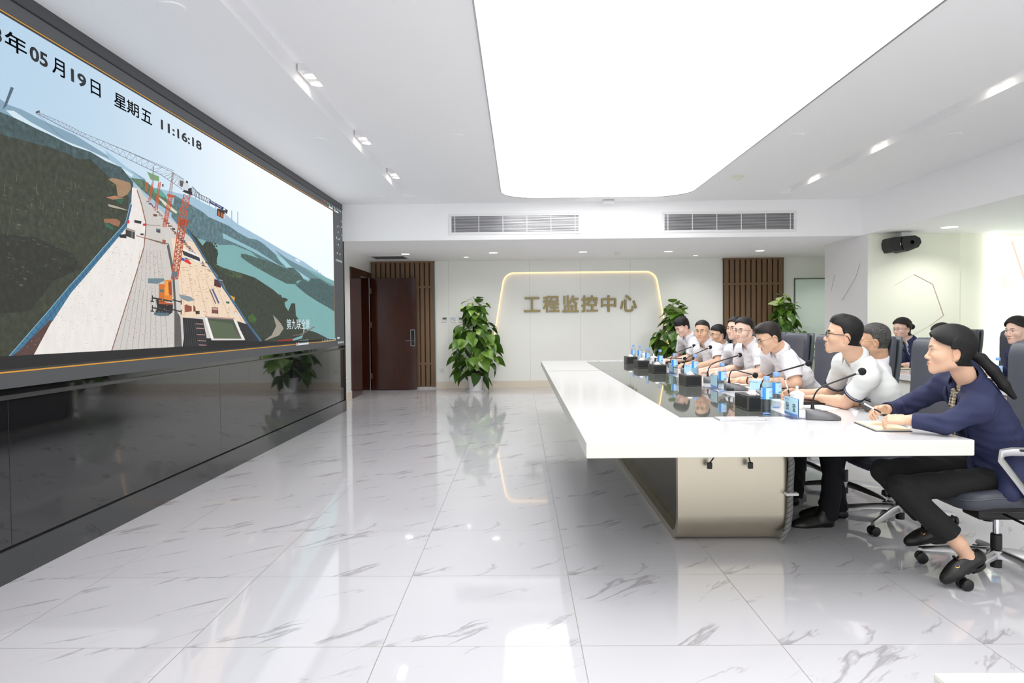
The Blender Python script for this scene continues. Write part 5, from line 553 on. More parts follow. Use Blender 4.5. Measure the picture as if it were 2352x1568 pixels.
'16 0 5 -3 -18 -2;t36 34 28 3809 1958 18 -1 5 -3 -20 -2;f42 43 38 3712 2056 0 20 -2 0 0 -20;f42 43 38 3669 1885 0 37 -2 -1 0 -36;f42 43 38 3869 2010 7 28 -3 -1 -7 -27;f42 43 38 4304 1999 5 29 -3 -1 -5 -28;f42 43 38 4169 1856 0 37 -3 0 1 -37;f42 43 38 4093 1984 6 42 -3 0 -6 -43;f42 43 38 3812 1875 5 34 -2 0 -5 -34;f42 43 38 4036 1922 2 25 -2 0 -3 -25;f42 43 38 3884 1855 4 23 -2 0 -5 -23;f42 43 38 3943 1924 2 25 -2 0 -3 -26;f42 43 38 4084 1909 4 51 -3 -1 -4 -51;f42 43 38 4034 2125 0 42 -2 0 -1 -43;f42 43 38 3637 1766 5 41 -2 0 -5 -41;f42 43 38 3713 2063 6 35 -3 0 -5 -35;f42 43 38 3914 1941 6 33 -3 0 -5 -33;f42 43 38 4205 2108 9 46 -3 -1 -9 -45;f42 43 38 3818 1939 6 30 -2 0 -6 -30;f42 43 38 4128 1844 7 31 -2 0 -8 -31;f42 43 38 4219 1958 6 26 -2 0 -7 -26;f42 43 38 3892 1959 6 35 -3 -1 -5 -34;f42 43 38 3620 1986 6 44 -2 -1 -6 -44;f42 43 38 4029 2102 7 49 -3 -1 -6 -48;f42 43 38 3794 1934 0 21 -2 0 0 -22;f42 43 38 4169 2102 -1 50 -3 0 2 -50;f42 43 38 3651 1829 5 27 -2 0 -5 -27;f42 43 38 3863 2025 5 50 -3 -1 -5 -49;f70 66 62 4243 1327 13 -2 1 2 -13 2;f70 66 62 4418 1346 9 -3 2 2 -9 3;f70 66 62 4322 1625 15 0 0 2 -15 1;f70 66 62 4648 1801 9 -2 2 3 -9 1;f70 66 62 4134 1411 10 -2 1 2 -10 2;f70 66 62 4483 1282 11 -3 2 2 -11 3;f70 66 62 4257 1559 7 -1 1 2 -7 1;f70 66 62 4477 1568 11 -1 1 2 -11 1;f70 66 62 4202 1503 17 -2 1 2 -17 2;f70 66 62 4489 1636 8 -1 1 3 -9 0;f70 66 62 4384 1296 9 -4 2 2 -8 3;f70 66 62 4704 1740 9 -3 3 2 -9 3;f70 66 62 4496 1367 8 -4 2 2 -7 4;f70 66 62 4530 1721 16 -2 1 3 -16 1;f70 66 62 4437 1493 10 -2 2 2 -10 2;f70 66 62 4600 1712 10 -1 2 2 -11 2;f70 66 62 4108 1241 13 -2 1 1 -12 3;f70 66 62 4613 1810 20 -1 1 3 -19 1;f70 66 62 4170 1458 17 -2 0 2 -16 2;f70 66 62 4645 1707 7 -1 2 3 -7 1;f70 66 62 4802 1775 14 1 1 2 -14 0;f70 66 62 4199 1483 14 0 1 2 -15 0;f70 66 62 4472 1337 17 -2 1 2 -17 2;f70 66 62 4390 1451 19 -1 1 2 -19 1;f70 66 62 4393 1231 8 -2 1 2 -8 2;f70 66 62 4569 1783 9 -2 2 2 -9 2;f70 66 62 4578 1631 17 -2 1 3 -17 1;f70 66 62 4411 1624 9 0 1 2 -9 0;f70 66 62 4041 1355 14 -3 1 2 -14 3;f70 66 62 3831 1225 11 -1 0 1 -10 2;f70 66 62 4377 1429 15 -2 1 3 -15 1;f70 66 62 4742 1777 9 -3 3 2 -10 3;f70 66 62 4247 1360 10 -2 1 1 -9 3;f70 66 62 4411 1512 8 -3 3 1 -9 4;f70 66 62 4426 1516 10 -2 1 2 -9 2;f70 66 62 4437 1498 16 -1 1 2 -16 2;f70 66 62 4200 1399 7 -3 2 2 -7 3;f70 66 62 4723 1776 19 1 1 2 -20 0;f70 66 62 4552 1628 19 -2 2 2 -20 2;f70 66 62 4491 1661 18 -1 1 2 -18 1;f70 66 62 4659 1610 8 -1 1 2 -8 1;f70 66 62 4591 1778 16 0 0 3 -15 -1;f70 66 62 3788 1223 9 -2 0 2 -8 2;f70 66 62 4046 1251 14 -1 0 2 -13 1;f70 66 62 4287 1336 7 -1 1 2 -7 1;f70 66 62 4640 1642 10 -3 3 2 -11 3;f70 66 62 4595 1552 9 -1 1 3 -9 0;f70 66 62 4475 1541 7 -2 2 2 -7 2;f70 66 62 4719 1593 14 0 1 2 -14 1;f70 66 62 4476 1683 12 -1 1 2 -12 1;f70 66 62 4208 1440 13 -4 2 2 -13 4;f70 66 62 4366 1345 18 -1 0 2 -18 1;f70 66 62 4722 1698 13 -1 1 2 -13 1;f70 66 62 4375 1546 11 -1 1 2 -10 1;f70 66 62 4010 1365 15 -2 1 2 -15 2;f70 66 62 4207 1540 15 -2 1 2 -15 2;f70 66 62 4689 1744 14 -1 1 2 -14 1;f70 66 62 4165 1492 10 -2 1 2 -10 2;f70 66 62 4441 1591 13 -1 1 2 -13 1;f70 66 62 4573 1769 19 0 1 2 -19 0;f70 66 62 4727 1691 16 -2 1 2 -16 2;f70 66 62 4001 1218 12 -2 1 1 -12 3;f70 66 62 3850 1236 6 -1 1 2 -7 1;f70 66 62 4787 1743 20 -2 1 2 -20 3;f70 66 62 4232 1472 13 -2 1 2 -13 2;f70 66 62 4216 1536 10 -1 1 3 -10 0;f70 66 62 4568 1773 18 -2 1 2 -18 2;f70 66 62 4415 1292 11 -1 1 2 -11 2;f70 66 62 4582 1249 11 -3 2 2 -11 3;f70 66 62 4644 1397 9 -1 1 2 -8 2;f70 66 62 4542 1664 7 -3 3 2 -7 3;f70 66 62 4314 1497 10 -3 2 2 -11 3;f70 66 62 4499 1734 10 -2 2 2 -10 2;f70 66 62 4238 1436 13 -3 1 2 -12 3;f70 66 62 4646 1781 14 -1 1 2 -14 2;f70 66 62 4550 1736 7 0 1 2 -7 0;f70 66 62 4513 1768 9 -2 2 2 -9 2;f70 66 62 4620 1776 10 -2 2 2 -10 2;f70 66 62 4122 1330 12 -3 1 2 -11 3;f70 66 62 4813 1831 11 -1 2 2 -11 1;f70 66 62 4590 1315 9 -3 2 2 -10 3;f70 66 62 4691 1605 12 0 0 2 -11 0;f70 66 62 4587 1799 11 -2 2 2 -12 2;f70 66 62 4430 1639 18 0 0 2 -17 0;f70 66 62 4076'
' 1408 14 -1 0 2 -14 1;f70 66 62 4077 1335 7 -3 2 2 -7 2;f70 66 62 4506 1404 18 -3 1 2 -17 3;f70 66 62 4650 1766 16 1 0 2 -15 0;f70 66 62 4125 1459 9 -2 1 2 -9 2;f70 66 62 3862 1221 15 -2 0 2 -14 2;f70 66 62 4242 1173 11 -2 0 2 -10 2;f70 66 62 4141 1290 11 -2 1 2 -11 2;f70 66 62 4321 1468 8 -2 2 1 -8 3;f70 66 62 4743 1650 22 0 0 2 -21 0;f70 66 62 4022 1294 10 -3 2 2 -10 3;f70 66 62 4659 1658 20 -2 1 2 -20 2;f70 66 62 4255 1313 6 -3 2 1 -6 3;f70 66 62 4272 1197 14 -2 0 2 -13 2;f70 66 62 3962 1205 6 -3 2 1 -6 3;f70 66 62 4319 1369 13 -4 2 2 -14 4;f70 66 62 4291 1365 18 -3 1 2 -18 3;f70 66 62 4182 1308 14 -3 1 2 -14 3;f70 66 62 4397 1479 9 -2 2 2 -9 2;f70 66 62 4310 1337 6 -2 2 1 -6 3;f70 66 62 4198 1384 7 -3 2 2 -7 3;f70 66 62 4050 1336 7 -2 1 2 -7 2;f70 66 62 4672 1467 21 -1 1 2 -21 1;f70 66 62 4483 1702 10 -2 2 3 -10 1;f70 66 62 4492 1386 7 -3 3 2 -8 3;f70 66 62 3947 1253 6 -1 2 1 -7 2;f70 66 62 4678 1520 20 -3 1 2 -20 3;f70 66 62 3813 1205 13 -2 1 2 -13 2;f70 66 62 4059 1380 6 -1 1 1 -6 1;f70 66 62 4464 1174 18 -3 1 2 -18 3;f70 66 62 4586 1651 19 -2 1 2 -19 2;f70 66 62 4497 1720 11 -2 2 2 -12 2;f70 66 62 4177 1470 12 -2 1 2 -12 2;f70 66 62 3754 1195 9 -2 1 1 -9 3;f70 66 62 4210 1411 8 -3 2 1 -9 4;f70 66 62 4174 1518 12 -3 2 2 -13 3;f58 55 53 4796 1219 10 -2 2 2 -10 2;f58 55 53 5229 1472 10 -1 2 3 -10 1;f84 82 80 5043 1553 9 -1 1 3 -9 1;f62 52 47 5265 1727 13 -4 4 2 -13 5;f62 52 47 5004 1789 18 -3 3 3 -18 2;f84 82 80 5003 1180 11 -3 2 2 -10 3;f62 52 47 4948 1718 10 -2 3 3 -10 2;f84 82 80 4956 1245 14 -5 3 2 -14 5;f62 52 47 5124 1605 8 -5 4 2 -7 5;f58 55 53 4953 1382 7 -4 4 2 -7 4;f62 52 47 4913 1245 13 -6 3 3 -13 5;f62 52 47 5160 1430 11 -5 4 2 -11 5;f58 55 53 5040 1752 10 -3 3 2 -10 3;f58 55 53 4860 1631 16 -1 1 3 -16 0;f84 82 80 5131 1212 11 -4 3 3 -11 3;f58 55 53 5265 1477 12 -2 2 2 -12 3;f58 55 53 5121 1890 8 -4 4 3 -8 3;f58 55 53 4992 1752 11 -4 4 2 -11 4;f58 55 53 5103 1479 14 -4 3 2 -14 5;f62 52 47 5184 1381 7 -3 4 2 -7 4;f58 55 53 4891 1385 7 -3 3 2 -7 3;f84 82 80 4704 1207 15 -4 2 2 -15 4;f62 52 47 4747 1337 12 -1 1 2 -12 1;f62 52 47 5038 1714 7 -2 4 2 -7 2;f62 52 47 4905 1319 15 -4 3 2 -16 5;f62 52 47 5084 1308 15 -4 2 3 -15 4;f62 52 47 5171 1723 18 -2 2 3 -19 1;f58 55 53 4745 1349 13 -5 2 2 -13 5;f84 82 80 4964 1261 17 -2 1 3 -17 2;f84 82 80 4788 1258 10 -4 3 2 -10 4;f62 52 47 5073 1545 14 -2 2 2 -14 2;f62 52 47 5114 1784 15 0 1 3 -15 0;f58 55 53 5083 1871 15 0 1 3 -14 0;f84 82 80 5176 1867 20 0 1 3 -19 0;f62 52 47 4817 1467 16 -1 0 3 -15 1;f84 82 80 4871 1654 8 -3 3 2 -8 3;f84 82 80 5069 1160 7 -5 5 2 -7 5;f58 55 53 5060 1233 18 -4 2 3 -18 3;f58 55 53 4861 1344 13 -2 1 3 -12 2;f62 52 47 5293 1205 8 -3 4 2 -9 3;f62 52 47 5054 1567 11 -4 3 2 -11 5;f62 52 47 5084 1797 17 -3 2 3 -17 2;f84 82 80 5264 1846 13 -2 3 3 -14 2;f62 52 47 4910 1705 15 -1 2 3 -15 1;f84 82 80 5097 1706 8 -4 4 3 -7 3;f62 52 47 5056 1545 16 -5 3 3 -16 4;f84 82 80 5085 1301 18 -5 3 3 -19 4;f58 55 53 5024 1486 19 -2 1 2 -18 2;f58 55 53 5160 1695 19 -4 3 3 -19 4;f84 82 80 5197 1306 11 -1 1 3 -11 1;f62 52 47 5055 1818 16 -3 2 3 -15 3;f84 82 80 4869 1248 14 -5 2 3 -14 4;f84 82 80 5264 1779 11 -2 3 3 -11 2;f84 82 80 4932 1536 17 0 1 2 -17 1;f84 82 80 4879 1167 10 -5 4 2 -11 5;f58 55 53 5103 1332 15 -3 2 3 -15 2;f62 52 47 4890 1330 7 -3 3 2 -6 3;f62 52 47 4786 1355 13 -5 3 2 -13 5;f58 55 53 5184 1812 10 -1 2 3 -10 1;f62 52 47 5183 1657 16 -1 2 3 -17 1;f84 82 80 4752 1345 13 -4 2 3 -13 4;f84 82 80 4721 1222 15 -3 1 3 -15 2;f84 82 80 5005 1811 9 -4 4 3 -9 3;f58 55 53 4858 1308 9 -4 3 2 -9 4;f58 55 53 5101 1680 13 -4 3 3 -13 4;f58 55 53 5070 1404 8 -5 4 2 -8 5;f62 52 47 5103 1641 16 -1 2 3 -17 0;f84 82 80 4724 1252 15 -1 0 3 -14 1;f84 82 80 5195 1491 16 -4 3 3 -16 3;f58 55 53 5179 1791 11 -4 4 2 -11 4;f58 55 53 4794 1474 8 -1 2 2 -8 2;f58 55 53 5024 1701 8 -5 4 2 -7 5;f84 82 80 4950 1505 14 0 1 2 -14 1;f84 82 80 4903 1445 17 -2 1 3 -16 2;f62 52 47 4917 1710 16 -1 2 2 -16 2;f58 55 53 4816 1286 16 -5 3 2 -16 5;f62 52 47 5201 1191 12 -2 1 2 -11 2;f62 52 47 5104 '
'1732 11 -3 3 3 -10 3;f58 55 53 5105 1201 13 -2 2 3 -13 2;f62 52 47 5210 1674 11 -1 2 3 -11 1;f84 82 80 4913 1474 6 -2 4 2 -7 2;f62 52 47 4940 1508 11 -3 3 3 -12 3;f58 55 53 4967 1216 16 -1 1 2 -16 2;f62 52 47 4832 1256 13 -5 3 3 -14 4;f62 52 47 4750 1247 13 -3 1 3 -13 2;f84 82 80 4982 1312 12 -6 4 3 -13 5;f62 52 47 4889 1564 17 -3 2 2 -17 3;f62 52 47 4991 1766 6 -4 5 2 -6 4;f58 55 53 5220 1298 20 -2 1 3 -20 2;f84 82 80 4948 1466 7 -2 3 3 -8 2;f58 55 53 4701 1347 13 -4 2 2 -12 4;f58 55 53 4926 1696 7 -1 2 3 -7 0;f84 82 80 4980 1502 8 -1 3 2 -8 2;f84 82 80 5036 1463 10 -2 3 2 -11 2;f62 52 47 4934 1615 11 -2 2 2 -10 2;f84 82 80 5133 1648 9 -3 3 2 -9 3;f58 55 53 4978 1671 16 -4 2 3 -16 3;f58 55 53 5243 1239 17 -4 3 2 -17 4;f84 82 80 4889 1203 11 -4 3 2 -11 4;f62 52 47 5244 1268 10 -2 2 3 -10 2;f84 82 80 5299 1478 15 -3 3 3 -15 3;f84 82 80 4729 1422 6 -2 3 2 -6 2;f84 82 80 5220 1423 17 -4 3 3 -18 3;f62 52 47 4890 1541 12 -3 3 2 -12 4;f84 82 80 5104 1660 17 -3 3 3 -17 3;f62 52 47 5280 1392 12 -5 4 2 -12 5;f58 55 53 4770 1472 7 -1 2 2 -7 2;f58 55 53 5287 1203 11 -5 4 2 -11 5;f84 82 80 4902 1262 11 -4 3 3 -11 3;f58 55 53 5105 1788 8 -3 4 2 -9 3;f84 82 80 4997 1332 14 -3 2 2 -13 3;f62 52 47 5216 1217 8 -5 4 2 -8 5;f58 55 53 4736 1337 12 -3 2 2 -12 3;f84 82 80 4836 1243 6 -3 3 2 -6 3;f84 82 80 5251 1412 9 -3 3 3 -9 2;f58 55 53 4799 1221 13 -3 2 3 -13 3;f58 55 53 5099 1797 7 -2 3 3 -7 2;f84 82 80 5182 1682 8 -1 2 3 -8 1;f62 52 47 4980 1578 10 -4 3 3 -9 3;f62 52 47 5133 1393 9 -1 2 2 -10 1;f62 52 47 5185 1810 8 -2 3 3 -8 2;f58 55 53 5135 1600 13 -3 2 3 -13 3;f62 52 47 5049 1524 13 -4 3 2 -13 4;f62 52 47 5239 1644 7 -2 3 3 -7 1;f62 52 47 5151 1536 17 -4 3 2 -17 5;f58 55 53 5146 1587 16 -3 2 2 -16 4;f62 52 47 4992 1746 7 -1 2 2 -6 1;f62 52 47 5145 1567 7 -2 4 2 -8 2;f62 52 47 5034 1495 11 -3 3 3 -12 2;f62 52 47 5116 1888 9 -2 3 3 -8 2;f62 52 47 5185 1402 11 -1 1 3 -11 1;f62 52 47 5066 1279 19 -2 1 2 -19 3;f84 82 80 4996 1433 11 -4 3 3 -11 3;f58 55 53 5237 1870 10 -2 3 3 -10 2;f62 52 47 5084 1737 15 0 1 3 -15 0;f84 82 80 5289 1532 20 -4 2 3 -19 4;f58 55 53 4790 1291 16 -1 1 2 -16 2;f58 55 53 4931 1463 8 -2 3 2 -8 2;f84 82 80 5178 1867 19 0 1 3 -19 -1;f62 52 47 5250 1470 11 -2 2 2 -11 3;f58 55 53 4960 1353 9 -3 3 2 -9 3;f84 82 80 5247 1636 10 -2 3 3 -11 2;f84 82 80 5032 1593 14 -2 3 2 -15 3;f62 52 47 4813 1526 11 -1 1 3 -11 1;f58 55 53 5259 1452 18 -4 3 2 -18 5;f84 82 80 5197 1769 13 -2 3 3 -13 2;f62 52 47 4970 1246 15 -3 1 3 -14 3;f84 82 80 4815 1365 10 -3 2 2 -10 3;f84 82 80 5199 1360 12 -1 2 2 -13 2;f58 55 53 5071 1429 16 -3 2 3 -17 2;f58 55 53 4791 1436 9 -2 2 2 -9 2;f58 55 53 4885 1623 7 -2 3 3 -7 2;f58 55 53 5198 1899 17 0 1 3 -16 0;f62 52 47 5102 1633 8 -4 4 2 -7 4;f62 52 47 5178 1689 16 -4 3 3 -16 4;f58 55 53 5004 1395 14 -1 1 2 -14 2;f58 55 53 5022 1701 18 0 1 3 -18 0;f84 82 80 4889 1595 14 -4 3 3 -15 3;f58 55 53 4947 1259 17 -3 1 3 -16 2;f62 52 47 4852 1614 9 -1 2 2 -8 2;f84 82 80 4963 1336 9 -2 2 3 -10 1;f84 82 80 5250 1824 17 -3 3 3 -17 3;f62 52 47 5153 1833 9 -1 3 3 -9 1;f58 55 53 4916 1623 7 -3 4 3 -7 2;f84 82 80 5236 1893 8 -2 3 2 -8 3;f58 55 53 5245 1319 17 -4 2 2 -16 5;f62 52 47 4979 1528 9 -2 2 3 -9 2;f62 52 47 5128 1800 13 -4 3 3 -13 3;f62 52 47 5317 1244 13 -5 4 2 -13 5;f62 52 47 5197 1715 17 -3 2 3 -16 2;f58 55 53 5196 1302 17 -2 1 3 -16 2;f58 55 53 5267 1775 8 -4 4 3 -8 3;f62 52 47 5033 1402 8 -4 4 2 -8 4;f62 52 47 4900 1481 13 -4 3 2 -13 5;f62 52 47 5142 1403 16 -4 3 3 -17 4;f84 82 80 4980 1522 6 -3 3 3 -6 2;f62 52 47 5207 1664 9 -4 4 2 -9 5;f58 55 53 5221 1889 12 -3 4 3 -13 3;f62 52 47 5228 1472 10 -2 3 3 -11 2;f62 52 47 4968 1700 14 -4 3 3 -14 3;f62 52 47 5262 1839 18 -3 3 2 -18 4;f62 52 47 4871 1683 11 -1 1 3 -11 0;f84 82 80 5200 1890 17 0 1 3 -16 0;f62 52 47 5101 1678 19 -1 1 3 -19 1;f84 82 80 5011 1541 8 -4 4 3 -8 3;f62 52 47 5027 1461 12 -3 2 3 -11 3;f58 55 53 4893 1669 16 -2 1 3 -15 1;f58 55 53 5046 1576 11 -3 3 3 -11 3;f84 82 80 5049 1754 12 -1 2 2 -12 1;f58 55 53 4793 1429 7 -1 2 3 -7 1;f58 55 53 4836 1418 12 -'
'1 1 3 -12 1;f58 55 53 5225 1364 19 -2 2 2 -19 3;f58 55 53 4971 1294 9 -5 4 2 -10 5;f84 82 80 5006 1858 17 -2 2 3 -17 2;f84 82 80 4762 1192 8 -4 3 2 -9 4;f84 82 80 5033 1838 19 -1 2 2 -19 2;f84 82 80 4773 1190 14 -5 2 2 -14 6;f58 55 53 5104 1744 16 -2 2 3 -16 2;f84 82 80 5230 1575 9 -4 4 2 -9 4;f58 55 53 5196 1669 11 -2 2 3 -10 2;f66 48 40 6094 1569 24 3 -1 3 -24 -3;f72 55 42 5626 1772 51 -2 2 3 -51 2;f72 55 42 5785 1612 39 -2 1 4 -38 1;f93 84 74 6271 1392 17 -2 2 4 -16 1;f66 48 40 5935 1702 27 -1 2 3 -28 1;f66 48 40 5744 1759 15 -6 4 3 -15 5;f66 48 40 5901 1768 34 -4 3 3 -34 4;f93 84 74 5673 1400 19 -2 2 3 -19 2;f72 55 42 6031 1401 20 -7 5 3 -20 7;f66 48 40 5547 1541 37 2 0 3 -37 -2;f93 84 74 6114 1599 63 -4 2 4 -63 4;f72 55 42 5922 1410 34 -1 1 4 -34 1;f66 48 40 6374 1439 49 -6 3 4 -50 5;f66 48 40 6049 1566 19 1 0 4 -19 -1;f72 55 42 5861 1675 45 1 1 3 -45 0;f93 84 74 5575 1564 51 -2 2 3 -52 2;f93 84 74 5837 1483 15 -6 5 3 -15 5;f72 55 42 5931 1575 38 4 -1 3 -38 -3;f66 48 40 5638 1661 49 -3 2 3 -49 3;f66 48 40 6388 1453 44 2 -1 3 -43 -2;f93 84 74 5750 1655 37 3 0 4 -38 -4;f93 84 74 5631 1772 31 3 -1 3 -30 -3;f66 48 40 6016 1684 31 -5 4 3 -31 5;f66 48 40 5866 1612 23 -1 1 4 -23 0;f72 55 42 6058 1620 52 -5 2 3 -51 5;f72 55 42 5702 1570 31 2 0 3 -31 -2;f93 84 74 5656 1457 14 -3 4 3 -14 3;f66 48 40 5585 1732 53 3 0 3 -52 -3;f72 55 42 5480 1384 49 -4 2 3 -50 4;f72 55 42 5759 1740 19 -4 4 3 -19 4;f93 84 74 6496 1398 51 0 0 3 -51 0;f66 48 40 6075 1666 41 1 1 3 -41 -1;f72 55 42 5740 1591 26 1 1 3 -27 -1;f66 48 40 5830 1743 32 -1 2 4 -32 0;f72 55 42 6132 1625 66 -2 1 3 -66 2;f93 84 74 5808 1754 25 -3 2 4 -24 2;f93 84 74 5999 1458 44 1 0 3 -44 0;f72 55 42 5795 1730 19 -4 4 3 -19 4;f93 84 74 5794 1409 25 -5 3 3 -25 5;f93 84 74 6311 1414 52 -4 2 4 -52 3;f66 48 40 6178 1597 51 1 1 3 -52 -1;f93 84 74 6473 1399 25 -2 2 3 -24 3;f93 84 74 5996 1605 32 -6 4 3 -32 6;f66 48 40 5700 1502 35 1 0 3 -35 -1;f66 48 40 5634 1699 38 5 -1 3 -38 -5;f66 48 40 6353 1411 52 -1 1 3 -52 2;f72 55 42 5690 1514 24 1 1 3 -25 -1;f72 55 42 5913 1725 62 2 0 3 -61 -1;f93 84 74 5683 1555 39 3 -1 3 -39 -3;f66 48 40 5804 1710 25 -1 2 3 -25 1;f93 84 74 5597 1458 33 0 1 3 -33 0;f66 48 40 5613 1707 17 -6 5 3 -17 6;f66 48 40 6025 1772 18 -5 5 3 -18 5;f66 48 40 6299 1561 28 -5 4 3 -28 5;f72 55 42 5862 1594 61 1 1 4 -61 -2;f93 84 74 5966 1766 41 -1 2 4 -42 0;f93 84 74 5574 1721 13 -5 5 2 -14 5;f72 55 42 5615 1529 33 -3 2 3 -33 3;f93 84 74 5870 1655 33 0 2 3 -33 0;f66 48 40 5526 1511 25 2 -1 3 -24 -2;f66 48 40 5859 1774 18 -4 4 4 -18 3;f72 55 42 5868 1496 49 2 0 4 -49 -3;f72 55 42 5898 1791 47 -3 3 3 -48 4;f66 48 40 6045 1752 36 0 2 3 -36 0;f66 48 40 5901 1387 27 -5 3 3 -27 5;f72 55 42 5957 1711 60 6 0 3 -61 -6;f93 84 74 5705 1659 23 -1 2 3 -23 1;f72 55 42 5969 1781 48 3 0 3 -47 -3;f93 84 74 5617 1532 35 -1 1 3 -35 1;f93 84 74 5661 1573 36 -3 2 4 -36 3;f66 48 40 5716 1635 41 -4 3 3 -42 4;f66 48 40 5646 1765 55 3 0 4 -55 -4;f93 84 74 5634 1768 20 -1 2 4 -20 0;f66 48 40 5573 1567 46 -2 1 3 -46 2;f93 84 74 5678 1738 26 1 1 3 -27 -1;f72 55 42 5477 1527 37 -5 2 3 -37 5;f93 84 74 5502 1461 53 -1 1 3 -54 1;f72 55 42 5667 1635 30 -4 3 3 -30 4;f66 48 40 6498 1428 68 -5 3 4 -69 5;f66 48 40 5764 1750 16 2 -1 3 -16 -2;f66 48 40 5744 1544 37 -4 2 3 -37 5;f72 55 42 5980 1580 53 2 0 3 -52 -2;f66 48 40 5509 1748 45 3 0 3 -45 -3;f66 48 40 6026 1628 28 2 -1 3 -28 -2;f72 55 42 5919 1755 15 -3 4 3 -14 3;f66 48 40 5549 1684 19 -2 3 3 -19 2;f72 55 42 5520 1541 23 -2 1 3 -22 2;f66 48 40 5866 1415 48 -5 2 4 -48 4;f93 84 74 5567 1635 39 -3 2 3 -39 3;f66 48 40 5606 1595 36 3 -1 3 -36 -3;f66 48 40 5643 1670 46 -3 2 3 -46 3;f66 48 40 5924 1527 51 -2 2 4 -51 1;f93 84 74 5569 1709 49 1 1 4 -49 -2;f72 55 42 5641 1748 27 3 0 3 -27 -3;f93 84 74 5831 1758 23 0 1 3 -23 0;f66 48 40 5559 1752 49 6 -1 3 -48 -6;f72 55 42 5732 1777 45 4 0 3 -45 -4;f72 55 42 5523 1730 43 4 -1 3 -42 -4;f66 48 40 6321 1396 18 0 0 4 -18 -1;f72 55 42 5566 1579 17 3 -1 3 -18 -3;f66 48 40 6497 1409 40 0 0 3 -39 1;f93 84 74 5732 1493 21 2 -1 '
